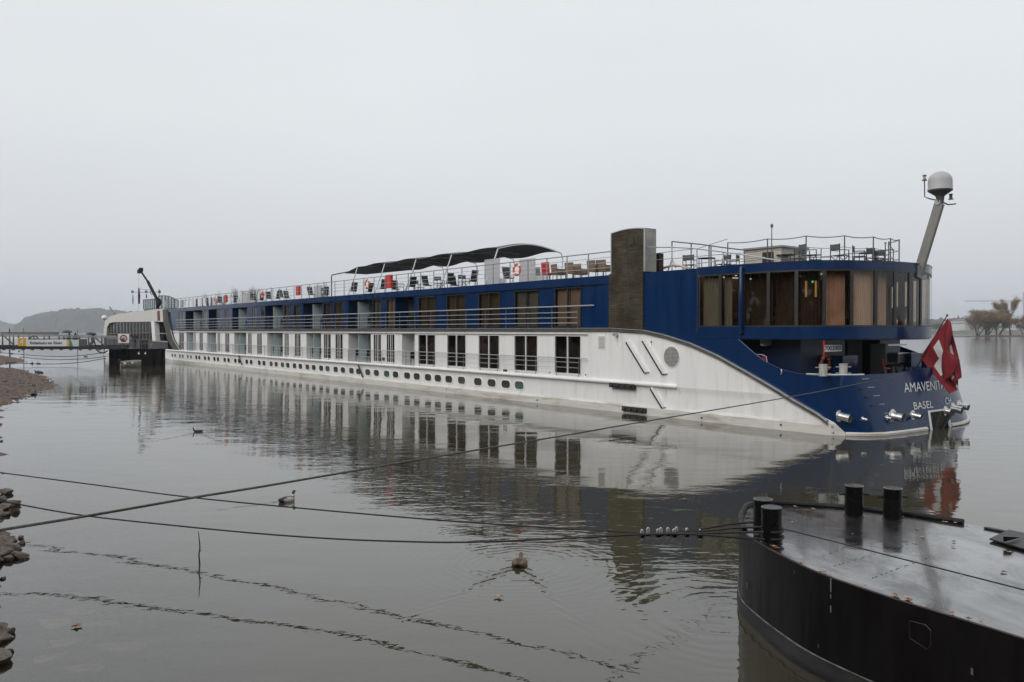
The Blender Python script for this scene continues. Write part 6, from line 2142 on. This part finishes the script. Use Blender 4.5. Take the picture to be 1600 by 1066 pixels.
stones = [(8, 772, .32), (3, 783, .30), (18, 790, .34), (6, 797, .36), (24, 801, .26), (-6, 806, .4), (10, 806, .24),
          (33, 841, .15), (34, 850, .15), (20, 846, .2), (8, 851, .34), (18, 860, .44), (2, 868, .42), (30, 872, .3), (14, 876, .22), (41, 868, .1), (-10, 880, .4), (6, 842, .2),
          (4, 905, .1), (2, 984, .2), (10, 992, .28), (2, 1002, .3), (14, 1020, .16), (-14, 1012, .3), (-8, 1035, .34), (5, 740, .06), (2, 663, .12), (1, 690, .14)]
r = random.Random(8)
stones.sort(key=lambda q: q[1])
heapn = {}
for i, (x, y, sz) in enumerate(stones):
    g = ground(x, y)
    o = bpy.data.objects.new('bank_stone', SM[i % 8]); COL.objects.link(o)
    o.location = (g.x, g.y, .25 * sz * .5); o.rotation_euler = (r.uniform(-.2, .2), r.uniform(-.2, .2), r.uniform(0, 6)); o.scale = (sz * .66,) * 3
    cl = 'lone waterline group above the cables' if y < 765 else ('upper heap at the left edge' if y < 820 else ('heap just below the thick rope' if y < 890 else 'lowest heap at the left edge'))
    heapn[cl] = heapn.get(cl, 0) + 1
    big = 'large' if sz > .33 else ('middle-sized' if sz > .2 else 'small')
    tag(o, '%s wet brown stone, %s from the top in the %s' % (big, ordn[heapn[cl] - 1], cl), 'stone', 'stones of the ' + cl)
slabs = [(28, 735, .5), (95, 757, .5), (60, 770, .7), (20, 790, .5), (60, 857 - 60, .4), (45, 935, .45), (120, 955, .4), (80, 975, .5), (30, 905, .4), (160, 975, .42), (190, 1010, .5), (90, 1005, .5), (60, 1030, .42), (20, 960, .35), (130, 1045, .4)]
for i, (x, y, sz) in enumerate(slabs):
    if y < 880: continue
    g = ground(x, y, -.10)
    b = MB()
    rr = random.Random(i + 50)
    pts = [Vector((sz * rr.uniform(.6, 1.0) * math.cos(2 * math.pi * k / 11) * .8, sz * rr.uniform(.6, 1.1) * .36 * math.sin(2 * math.pi * k / 11), rr.uniform(-.02, .02))) for k in range(11)]
    b.prism(pts, Vector((0, 0, -.16)))
    o = b.build('submerged_slab', M['slab'], loc=g); o.rotation_euler = (rr.uniform(-.08, .08), rr.uniform(-.08, .08), rr.uniform(-.1, .45))
    tag(o, 'pale flat slab seen through the shallow water, %s of the submerged group' % ordn[i], 'slab', 'submerged slabs by the left bank')
# loose pebbles of the gravel spit, uncountable
b = MB()
r = random.Random(21)
ico = [(0, 0, 1), (.9, 0, .1), (.28, .85, .1), (-.72, .53, .1), (-.72, -.53, .1), (.28, -.85, .1)]
for k in range(5200):
    y = r.uniform(43, 100) if k % 4 else r.uniform(100, 130)
    x = shore_x(y) - abs(r.gauss(0, 5.0)) + .4
    if x < -0.66 * y: continue
    dxs = shore_x(y) - x
    z = min(0.07 * dxs, .75 + .004 * dxs) if dxs > 0 else -.05
    s_ = r.uniform(.07, .2)
    n0 = len(b.v)
    rot = r.uniform(0, 6)
    ca, sa = math.cos(rot) * s_ * r.uniform(.8, 1.5), math.sin(rot) * s_
    for p in ico: b.v.append((x + p[0] * ca - p[1] * sa, y + p[0] * sa + p[1] * ca, z + p[2] * s_ * .7))
    b.k = k % 3
    for q in range(5): b.face(n0, n0 + 1 + q, n0 + 1 + (q + 1) % 5)
b.build('spit_pebbles', [M['stone_a'], M['stone_b'], M['stone_c']], kind='stuff')
# ================================================================== landing stage 4, gangway, dinghy
ZP = 92.5
def gx(x, d=ZP): return (x - 800) / FPX * d
def gz(y, d=ZP): return EYE - (y - 516.5) / FPX * d
po = thing('landing_pontoon', 'black landing pontoon marked 4 4 in front of the ship bow', 'pontoon', (gx(171), ZP, 0))
px0 = gx(171)
b = MB(); b.prism([(0, 0, -.5), (gx(258) - px0, 0, -.5), (gx(252, 100) - px0, 7.5, -.5), (gx(175, 100) - px0, 7.5, -.5)], (0, 0, 2.35)); b.box(-.06, -.08, 1.72, gx(258) - px0 + .05, 0.0, 1.95); b.build('hull', M['barge_side'], po)
for x in (171, 181, 186, 197, 236, 250):
    b = MB(); b.box(gx(x) - px0, -.16, -.3, gx(x + 3) - px0, -.085, 1.7); b.build('fender_beam', M['barge_side'], po)
for x, sc in ((217, .46), (227.3, .42)):
    me = text_mesh('4', sc, 0.012, .01); me.materials.append(M['letter_white'])
    o = bpy.data.objects.new('berth_number', me); COL.objects.link(o); o.parent = po; o.location = (gx(x) - px0, -.1, 1.42); o.rotation_euler = (math.pi / 2, 0, 0)
for k in range(8):
    x = gx(190 + k * 6) - px0
    MB().tube([(x, .1, 1.95), (x, .1, 3.0)], .035, 6).build('rail_post', M['steel_dark'], po)
for z in (3.0, 2.5): MB().tube([(gx(188) - px0, .1, z), (gx(236) - px0, .1, z)], .03, 6).build('rail_bar', M['steel_dark'], po)
MB().box(gx(215) - px0, .5, 1.95, gx(223) - px0, 1.3, 2.9).build('control_box', M['black'], po)
MB().box(gx(228) - px0, .6, 1.95, gx(233) - px0, 1.3, 2.5).build('low_box', M['steel_rail'], po)
t = thing('welcome_board', 'white board with a dark red round emblem on the pontoon rail', 'board', (gx(193.5), ZP - .05, gz(529)), 0)
MB().box(-.62, -.02, -.52, .62, .02, .52).build('board', M['plastic_white'], t)
b = MB(); b.lathe([(.42, .021), (.42, .03)], 24, (0, 0, 0), (0, -1, 0)); b.build('red_emblem', M['coat_red'], t)
b = MB(); rows = []
for k in range(13):
    a = R(-60 + 17 * k); rows.append([(.30 * math.cos(a), -.036, .24 * math.sin(a)), (.19 * math.cos(a) + .02, -.036, .13 * math.sin(a))])
b.grid(rows); b.build('white_swirl', M['plastic_white'], t)

gw = thing('landing_gangway', 'long grey steel gangway bridge from the left bank to the landing pontoon', 'gangway', (gx(-60), ZP - 1.2, 0))
gx0, GD = gx(-60), ZP - 1.2
def g_(x, y, dy=0.0): return (gx(x, GD) - gx0, dy, gz(y, GD))
for dy in (0.0, 2.0):
    b = MB(); b.bar(g_(-60, 543.5 if dy == 0 else 542, dy), g_(188, 543.5 if dy == 0 else 542, dy), .15, .34); b.build('bottom_chord', M['gang_dark'], gw)
    b = MB(); b.bar(g_(-60, 522 if dy == 0 else 521.5, dy), g_(168, 526, dy), .12, .14); b.build('top_chord', M['gang_grey'], gw)
    b = MB(); b.bar(g_(-60, 524.6, dy), g_(200, 529, dy), .08, .08); b.build('hand_rail', M['gang_grey'], gw)
b = MB(); b.box(0, .06, 1.95, gx(188, GD) - gx0, 1.94, 2.05); b.build('walkway', M['steel_dark'], gw)
for x in (-50, -20, 4, 29, 53, 77, 100, 124, 145, 165):
    MB().bar(g_(x, 541), g_(x, 523.5 + .02 * x), .09, .12).build('upright', M['steel_dark'], gw)
    MB().bar(g_(x, 541, 2.0), g_(x, 523.5 + .02 * x, 2.0), .09, .12).build('upright', M['steel_dark'], gw)
for a, c in (((7, 526), (24, 541.5)), ((149, 528), (165, 542)), ((-45, 524), (-22, 541)), ((44, 530), (52, 525)), ((56, 525), (60, 530)), ((137, 541), (148, 529))):
    MB().bar(g_(*a), g_(*c), .08, .13).build('brace', M['steel_dark'], gw)
MB().bar(g_(44, 530, .2), g_(124, 529.5, .2), .06, .12).build('cable_tray', M['steel_dark'], gw)
b = MB(); b.tube([g_(150, 546), g_(156, 551), g_(163, 551.5), g_(168, 548)], .08, 6); b.build('hanging_hose', M['black'], gw, smooth=True)
for k in range(12): MB().box(g_(-10 + k * 15, 546)[0] - .12, -.05, gz(547.5, GD), g_(-10 + k * 15, 546)[0] + .12, .2, gz(545.5, GD)).build('bracket', M['steel_dark'], gw)
# banner
bn = thing('name_banner', 'long white banner with the yellow 4 on the gangway', 'banner', (gx(29, GD), GD - .12, 0))
bx0 = gx(29, GD)
def bb(x0, x1, y0, y1, name, m, d=0.0): 
    MB_ = MB().box(gx(x0, GD) - bx0, -.02 - d, gz(y1, GD), gx(x1, GD) - bx0, .02, gz(y0, GD)); return MB_.build(name, m, bn)
bb(29, 42, 528.3, 541, 'yellow_panel', M['yellow'])
bb(42.1, 105, 531, 541.2, 'white_panel', M['letter_white'])
bb(105.1, 124, 531, 541.3, 'picture_panel', M['banner_pale'])
bb(105.5, 109, 531.3, 541, 'yellow_stripe', M['yellow'], .01)
b = MB(); b.prism([(gx(109.2, GD) - bx0, -.03, gz(541, GD)), (gx(115, GD) - bx0, -.03, gz(541, GD)), (gx(112, GD) - bx0, -.03, gz(531.5, GD)), (gx(109.2, GD) - bx0, -.03, gz(531.5, GD))], (0, .01, 0)); b.build('green_stripe', M['banner_green'], bn)
MB().box(gx(124.5, GD) - bx0, 0, gz(541.5, GD), gx(137, GD) - bx0, .03, gz(530, GD)).build('dark_panel', M['steel_dark'], bn)
for txt, x, y, sz, m in (('4', 35.3, 535, .82, 'letter_white'), ('Rüdesheim am Rhein', 73, 536, .42, 'banner_ink')):
    me = text_mesh(txt, sz, 0.012); me.materials.append(M[m])
    xs = [v.co.x for v in me.vertices]
    if len(txt) > 2:
        f = (gx(98, GD) - gx(48, GD)) / (max(xs) - min(xs))
        for v in me.vertices: v.co.x *= f
    o = bpy.data.objects.new('banner_lettering', me); COL.objects.link(o); o.parent = bn; o.location = (gx(x, GD) - bx0, -.045, gz(y, GD)); o.rotation_euler = (math.pi / 2, 0, 0)

def umbrella(label, loc, tilt):
    t = thing('umbrella', label, 'umbrella', loc)
    t.rotation_euler = (tilt, 0, 0)
    b = MB()
    n0 = 8
    rows = []
    for i in range(6):
        a = R(12 + i * 13.5) if i else 0.001
        rows.append([(.58 * math.sin(a) / math.sin(R(80)) * (1 if k % 2 == 0 else .97) * math.cos(2 * math.pi * k / 16), .58 * math.sin(a) / math.sin(R(80)) * (1 if k % 2 == 0 else .97) * math.sin(2 * math.pi * k / 16), .30 * math.cos(a) - .02 * (k % 2)) for k in range(16)])
    b.grid(rows, close=True); b.build('canopy', M['umbrella'], t, smooth=20)
    MB().tube([(0, 0, .34), (0, 0, -.5)], .012, 5).build('shaft', M['steel_dark'], t)
    return t
M['umbrella'] = mat('dark_teal_umbrella_cloth', (0.018, 0.045, 0.06), 0.6, noise=.2)
p = (gx(101.5, GD), GD + .9, 2.06)
person('person in dark clothes under the left umbrella on the gangway', p, R(180), M['coat_navy'], .1, True)
umbrella('dark teal umbrella, the larger one further left on the gangway', (gx(98.5, GD), GD + .8, 3.72), R(8))
p = (gx(139, GD), GD + .9, 2.06)
person('person walking with bent legs under the right umbrella on the gangway', p, R(180), M['coat_red'], .33, True)
umbrella('dark umbrella, the smaller one near the pontoon end of the gangway', (gx(137, GD), GD + .8, 3.5), R(-6))
person('person with red hood standing just right of the left umbrella', (gx(108, GD), GD + 1.3, 2.06), R(160), M['coat_red'], .05)
person('person in dark coat standing on the landing pontoon beside the emblem board', (gx(205.5), ZP + .8, 1.96), R(100), M['coat_navy'], .08)
q = WP(shp(250, 520, 1.0)[0], 1.0, 2.75)
person('person in dark clothes standing at the ship boarding entrance near the bow', (q.x, q.y, 2.75), R(200), M['coat_navy'], .05)

# dinghy
g0, g1 = ground(190, 574), ground(217, 567)
mid = (g0 + g1) / 2
dv = (g1 - g0); L2 = 1.05
t = thing('dinghy', 'small white rowing dinghy with outboard motor lying by the black pontoon', 'boat', (gx(204, 90.5), 90.5, 0), R(30))
t.rotation_euler = (R(17), 0, R(30))
b = MB(); rows = []
for i in range(11):
    u = i / 10; x = -L2 + 2 * L2 * u
    wd = .55 * (1 - max(0, u - .45) ** 2 * 2.9) * (.86 + .14 * min(1, u * 4)); sh = .5 + .25 * u * u
    rows.append([(x, -wd * .96, sh - .03), (x, -wd, sh), (x, -wd * .95, sh * .5), (x, -wd * .6, .0), (x, 0, -.12), (x, wd * .6, 0), (x, wd * .95, sh * .5), (x, wd, sh), (x, wd * .93, sh - .03)])
b.grid(rows); b.poly(rows[0][1:8]); b.build('hull', M['boat_white'], t, smooth=40)
rows2 = [[(p[0], p[1] * .9, p[2] + .06 if 0 < j < 8 else p[2]) for j, p in enumerate(r_)] for r_ in rows]
b = MB(); b.grid([r_[2:7] for r_ in rows2]); b.build('inside', M['gutter'], t)
for x in (-.6, .2): MB().box(x - .12, -.48, .34, x + .12, .48, .38).build('thwart', M['boat_white'], t)
b = MB(); b.box(-L2 - .22, -.11, .45, -L2 + .02, .11, .85); b.tube([(-L2 - .12, 0, .5), (-L2 - .14, 0, -.3)], .05, 6); b.build('outboard_motor', M['black'], t)

# thin cables between the pontoon and the bank
for i, px in enumerate([[(0, 551), (60, 556), (110, 557), (165, 551)], [(30, 558), (80, 562), (130, 561), (166, 557)], [(10, 567), (70, 569), (120, 567), (166, 560)]]):
    hang('shore_cable', 'thin cable hanging low over the water behind the gravel spit, %s from the top' % ordn[i], px, 0, 0, 97 - i * 2, 94, .035, 'cable', 'thin cables beside the gangway')
# far piles and flags beyond the gangway
for x, y0, d, lab in ((15, 514, 130, 'short dark pile beyond the gangway, the thicker one at the left'), (37, 512.5, 140, 'slender dark pile beyond the gangway'), (121, 512.5, 160, 'thin pole beyond the gangway between the two umbrellas')):
    b = MB(); b.tube([(0, 0, -1), (0, 0, gz(y0, d))], [.12 if d < 135 else .07, .1 if d < 135 else .05], 8)
    o = b.build('mooring_pile', M['steel_dark'], loc=(gx(x, d), d, 0)); tag(o, lab, 'pile')

r = random.Random(44)
b = MB()
for k in range(60):
    g = ground(r.uniform(80, 1130), r.uniform(700, 1050) if k % 3 else r.uniform(600, 700))
    if g.x > 2.6: continue
    a = r.uniform(0, 3); q = Vector((math.cos(a), math.sin(a), 0)) * r.uniform(.006, .02); w_ = Vector((-q.y, q.x, 0)) * .5
    c = Vector((g.x, g.y, .004)); b.quad(c - q, c + w_, c + q, c - w_)
b.build('floating_debris', M['leaf_b'], kind='stuff')

# ================================================================== far background
from mathutils import noise as mnoise
def hill(name, prof, d0, d1, px_foot, seed, m):
    b = MB(); rows = []
    n_ = 170
    x0, x1 = prof[0][0], prof[-1][0]
    for i in range(n_ + 1):
        x = x0 + (x1 - x0) * i / n_
        top = EYE + (516.5 - interp(prof, x)) / FPX * d1
        row = []
        for j in range(15):
            u = j / 14
            d = d0 + (d1 - d0) * u
            z = -1 + (top + 1) * math.sin(u * math.pi / 2) ** 0.8
            X = (x - 800) / FPX * d
            if 0 < u: z += (mnoise.noise(Vector((X * .035 + seed, d * .01, u * 3))) * 10.0 + mnoise.noise(Vector((X * .13 + seed, d * .05, u * 9))) * 7.0) * min(1, u * 3) * min(1, max(0.1, top / 25))
            row.append((X, d, z))
        row.append(((x - 800) / FPX * (d1 + 150), d1 + 150, -3))
        rows.append(row)
    b.grid(rows)
    return b.build(name, m, kind='structure', smooth=180)
M['wood_far'] = mat('leafless_wood', (0.060, 0.052, 0.042), 0.95, noise=0.5, nscale=0.05, bump=5.0, bscale=.09)
hill('wooded_hill', [(16, 520), (20, 513), (27, 505), (38, 499), (52, 494), (70, 489.5), (86, 487), (100, 485.5), (125, 484.5), (150, 484), (175, 486), (200, 487), (225, 488.5), (260, 492), (320, 498), (420, 505), (520, 514)], 2300, 2800, 520, 3, M['wood_far'])
hill('distant_hill', [(-140, 500), (-60, 498), (0, 503), (20, 507), (60, 510), (120, 516)], 3700, 3900, 519, 9, M['wood_far'])
hill('far_bank_hill', [(1380, 508), (1440, 503), (1490, 501), (1530, 502), (1580, 503), (1640, 500), (1750, 498)], 1150, 1400, 519, 5, M['wood_far'])
# far bank strip on the right and behind the ship
b = MB()
b.grid([[(x, 860, -1), (x, 880, 3.2), (x, 1200, 6.0), (x, 1210, -2)] for x in range(300, 1200, 40)])
b.build('far_bank', mat('far_bank_ground', (0.10, 0.095, 0.075), 0.9, noise=.3, nscale=.1), kind='structure')
# houses of the far bank
def house(x, ybase, wpx_, hpx, d, wall, roofm, label, gable=True, name='town_house', cat='house', nwin=3, flr=2):
    k = d / FPX
    t = thing(name, label, cat, ((x - 800) * k, d, 0))
    W_, H_ = wpx_ * k, hpx * k
    z0 = 3.0; zt = EYE + (516.5 - ybase) * k + H_
    D_ = W_ * .8
    MB().box(-W_ / 2, 0, z0, W_ / 2, D_, zt).build('wall', wall, t)
    if gable:
        b = MB(); rh = W_ * .33
        b.prism([(-W_ / 2 - .5, -.5, zt), (W_ / 2 + .5, -.5, zt), (W_ / 2 - 1.5, D_ / 2, zt + rh), (-W_ / 2 + 1.5, D_ / 2, zt + rh)], (0, .2, 0)); b.quad((-W_ / 2 - .5, D_ + .5, zt), (W_ / 2 + .5, D_ + .5, zt), (W_ / 2 - 1.5, D_ / 2, zt + rh), (-W_ / 2 + 1.5, D_ / 2, zt + rh))
        ro = b.build('roof', roofm, t); MB().box(W_ * .15, D_ * .4, zt + rh * .4, W_ * .15 + .8, D_ * .4 + .8, zt + rh + 1.2).build('chimney', roofm, ro)
    else: MB().box(-W_ / 2 - .2, -.2, zt, W_ / 2 + .2, D_ + .2, zt + .5).build('roof', roofm, t)
    for f in range(flr):
        for q in range(nwin):
            wx = -W_ / 2 + W_ * (q + .5) / nwin; wz = zt - (f + .6) * 3.0
            if wz > z0 + .5: MB().box(wx - .6, -.08, wz - .7, wx + .6, -.0, wz + .7).build('window', M['pane_dark'], t)
wa = mat('cream_render', (0.42, 0.40, 0.36), .8); wb = mat('white_render', (0.55, 0.55, 0.54), .8); wc = mat('brick_render', (0.26, 0.17, 0.14), .8)
ra = mat('red_tile_roof', (0.17, 0.07, 0.05), .8); rb = mat('slate_roof', (0.09, 0.095, 0.11), .7)
house(1490, 512, 19, 9, 930, wb, wb, 'long white flat-roofed hall on the far bank next to the flag', False, 'boat_hall', 'hall', 6, 1)
for i, a in enumerate([(1484, 503, 5, 4, wc, ra, 'small red roofed house left of the far church'), (1491, 502, 6, 4, wa, rb, 'cream house with slate roof above the white hall'), (1498, 502, 5, 5, wb, ra, 'white house with red roof right of the cream house'),
                       (1504, 504, 5, 7, wb, rb, 'white gabled house near the waterfront left of the willows'), (1510, 505, 7, 6, wa, rb, 'grey roofed house close to the left willow'), (1513, 511, 6, 4, wb, ra, 'low white house at the water left of the willows'),
                       (1572, 508, 9, 5, wb, rb, 'white house behind the gap between willows and poplar'), (1584, 509, 9, 5, wb, ra, 'white house right behind the poplar trunk'), (1594, 507, 8, 6, wa, ra, 'cream house at the right edge of the picture'), (1604, 507, 10, 7, wb, rb, 'white house at the extreme right below the crane')]):
    house(a[0], a[1] + 4, a[2] + 2, a[3] + 2, 960 + 14 * i, a[4], a[5], a[6])
k = 1010 / FPX
t = thing('church', 'far church with a thin spire above the white hall', 'church', ((1498 - 800) * k, 1010, 0))
MB().box(-1.6, 0, 3, 1.6, 3, 16).build('tower', wc, t); MB().lathe([(1.8, 0), (.05, 7.5)], 8, (0, 1.5, 16)).build('spire', rb, t)
# construction crane
k = 1020 / FPX
cx = (1600.5 - 800) * k
t = thing('tower_crane', 'pale red tower crane standing on the far bank at the right edge', 'crane', (cx, 1020, 0))
red_c = mat('faded_red_crane_paint', (0.36, 0.14, 0.12), .6); pink_c = mat('pale_crane_jib_paint', (0.42, 0.30, 0.28), .6)
zt = EYE + (516.5 - 457) * k; zj = EYE + (516.5 - 470) * k
def lattice(a, c, wd, n_, r_, name, m):
    a, c = Vector(a), Vector(c); b = MB()
    d_ = (c - a).normalized(); e1 = Vector((0, 1, 0)) * wd / 2; e2 = d_.cross(Vector((0, 1, 0))).normalized() * wd / 2
    cs = [e1 + e2, e1 - e2, -e1 - e2, -e1 + e2]
    for q in cs: b.bar(a + q, c + q, r_, r_)
    for i in range(n_):
        p, q = a.lerp(c, i / n_), a.lerp(c, (i + 1) / n_)
        for j in range(4): b.bar(p + cs[j], q + cs[(j + 1) % 4], r_ * .7, r_ * .7)
    return b.build(name, m, t)
lattice((0, 0, 3), (0, 0, zt), 2.0, 16, .3, 'mast', red_c)
lattice((-1, 0, zj), ((1507 - 1600.5) * k, 0, zj - .5), 1.5, 30, .22, 'jib', pink_c)
lattice((1, 0, zj), (14, 0, zj), 1.5, 6, .22, 'counter_jib', pink_c)
MB().bar((0, 0, zt), ((1560 - 1600.5) * k, 0, zj + 1), .18, .18).build('tie_bar', pink_c, t)
MB().box(10, -1, zj - 3, 14, 1, zj).build('counterweight', wa, t); MB().box(-2.6, -1, zj - 3, -1.1, 1, zj - .6).build('cab', wb, t)

# trees
def tree(name, label, loc, H, spread, stems, leaves, lm, bm_, leaf=.35, seed=1, low=.25, group=None, dense=1.0):
    r = random.Random(seed)
    t = thing(name, label, 'tree', loc, 0, group)
    b = MB(); tips = []
    def grow(p, d, L, rad, lev):
        n_ = 4
        pts = [p]; q = p
        dd = d.copy()
        for i in range(n_):
            dd = (dd + Vector((r.uniform(-.22, .22), r.uniform(-.22, .22), r.uniform(-.05, .12)))).normalized()
            q = q + dd * L / n_; pts.append(q)
            if lev >= 1 and q.z > H * low: tips.append((q, lev))
        b.tube(pts, [rad * (1 - .6 * i / n_) for i in range(n_ + 1)], 6 if lev == 0 else 4, caps=False)
        if lev < 3:
            for c in range(4 if lev < 2 else 3):
                u = pts[r.choice((2, 3, 4, 4))]
                nd = (dd * 1.0 + Vector((r.uniform(-1, 1), r.uniform(-1, 1), r.uniform(-.1, .7))) * spread).normalized()
                grow(u, nd, L * r.uniform(.55, .75), rad * .5, lev + 1)
    for s_ in range(stems):
        a = 2 * math.pi * s_ / stems + r.uniform(-.4, .4)
        lean = Vector((math.cos(a) * .35 * spread, math.sin(a) * .35 * spread, 1)).normalized() if stems > 1 else Vector((0, 0, 1))
        grow(Vector((math.cos(a) * .5 * (stems > 1), math.sin(a) * .5 * (stems > 1), -.2)), lean, H * .46, H * .026, 0)
    zm = max(q.z for q, _ in tips)
    f = H / zm
    b.v = [(x * (1 + (f - 1) * .5), y * (1 + (f - 1) * .5), z * f) for x, y, z in b.v]
    tips = [(Vector((q.x * (1 + (f - 1) * .5), q.y * (1 + (f - 1) * .5), q.z * f)), l_) for q, l_ in tips]
    b.build('trunk', bm_, t)
    c = MB()
    for i in range(leaves):
        q, l_ = r.choice(tips)
        g = leaf * (2.6 if l_ < 3 else 2.2)
        p = q + Vector((r.gauss(0, g), r.gauss(0, g), r.gauss(0, g * .8)))
        a = Vector((r.uniform(-1, 1), r.uniform(-1, 1), r.uniform(-1, 1))).normalized(); e = a.orthogonal().normalized(); s_ = leaf * r.uniform(.5, 1.1)
        w_ = a.cross(e)
        n0 = len(c.v)
        c.v += [tuple(p - e * s_), tuple(p + w_ * s_ * .45), tuple(p + e * s_), tuple(p - w_ * s_ * .45)]
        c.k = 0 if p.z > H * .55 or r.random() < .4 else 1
        c.face(n0, n0 + 1, n0 + 2, n0 + 3)
    me = bpy.data.meshes.new('crown'); me.from_pydata(c.v, [], c.f)
    for m in lm: me.materials.append(m)
    me.polygons.foreach_set('material_index', c.mi)
    o = bpy.data.objects.new('crown', me); COL.objects.link(o); o.parent = t
    return t
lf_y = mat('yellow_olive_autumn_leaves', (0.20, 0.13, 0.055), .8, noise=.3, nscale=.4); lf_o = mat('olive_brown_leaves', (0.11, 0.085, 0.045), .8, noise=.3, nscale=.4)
lf_g = mat('grey_bare_twigs', (0.10, 0.09, 0.075), .9)
ID = 514.0
def ix(x, d=ID): return (x - 800) / FPX * d
b = MB(); rows = []
for i in range(40):
    x = ix(1503) + (ix(1660) - ix(1503)) * i / 39
    hh = .55 + .4 * math.sin(i * 1.9) * .4 + (.5 if i > 8 else 0)
    if i == 0: hh = .05
    rows.append([(x, ID - 6, -.5), (x, ID - 4, hh), (x, ID + 14, hh), (x, ID + 18, -.5)])
b.grid(rows); b.build('river_island', M['stone_a'], kind='structure')
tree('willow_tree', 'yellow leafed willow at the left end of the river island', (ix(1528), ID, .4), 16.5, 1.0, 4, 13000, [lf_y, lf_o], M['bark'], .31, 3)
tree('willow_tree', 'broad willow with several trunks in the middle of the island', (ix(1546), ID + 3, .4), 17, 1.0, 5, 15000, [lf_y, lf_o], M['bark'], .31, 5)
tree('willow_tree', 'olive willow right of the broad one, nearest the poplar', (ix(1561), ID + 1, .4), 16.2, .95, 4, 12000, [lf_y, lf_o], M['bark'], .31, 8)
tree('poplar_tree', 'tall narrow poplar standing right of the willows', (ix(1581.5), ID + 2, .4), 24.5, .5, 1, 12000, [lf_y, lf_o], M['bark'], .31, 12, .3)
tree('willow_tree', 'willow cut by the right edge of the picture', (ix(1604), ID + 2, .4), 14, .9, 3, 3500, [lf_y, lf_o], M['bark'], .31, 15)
for i, (x, y, d, sp_, lab) in enumerate(((330, 459, 640, .5, 'hazy bare tree seen above the bow deck, the shortest'), (356, 455.5, 640, .8, 'wide hazy bare tree left of the poplar pair'), (373, 449, 600, .22, 'very thin hazy poplar left of the tall one'), (380, 446.5, 600, .42, 'tallest hazy poplar above the ship'), (389, 449.5, 600, .3, 'hazy poplar right of the tallest'), (396.5, 449, 600, .25, 'rightmost thin hazy poplar above the ship'))):
    tree('poplar_tree', lab, (ix(x, d), d, 0), EYE + (516.5 - y) / FPX * d, sp_, 1, 1500, [lf_g, lf_g], M['bark_far'], .30, 30 + i, .3)
# willows and shrubs along the far bank, one by one
for i, (x, h_) in enumerate(((1460, 8), (1469, 9), (1476, 7), (1520, 9), (1540, 8), (1556, 9), (1568, 8), (1592, 8))):
    tree('bank_tree', 'small olive tree on the far bank, %s from the left' % ordn[i], (ix(x, 900), 900, 3), h_, .9, 2, 500, [lf_o, lf_o], M['bark'], .6, 60 + i, .2, 'small trees on the far bank')
# moored excursion boat far left, white hull behind the gangway
b = MB()
t = thing('far_excursion_boat', 'low white boat moored far away behind the gangway', 'boat', (gx(30, 420), 420, 0))
MB().box(-14, 0, 0, 22, 5, 1.4).build('hull', M['plastic_white'], t); MB().box(-10, .5, 1.4, 18, 4.5, 3.2).build('cabin', M['gutter'], t)

# ================================================================== air
b = MB(); b.box(-4500, -950, -3.6, 4500, 4600, 110)
hz = b.build('haze', M['haze'], kind='stuff')
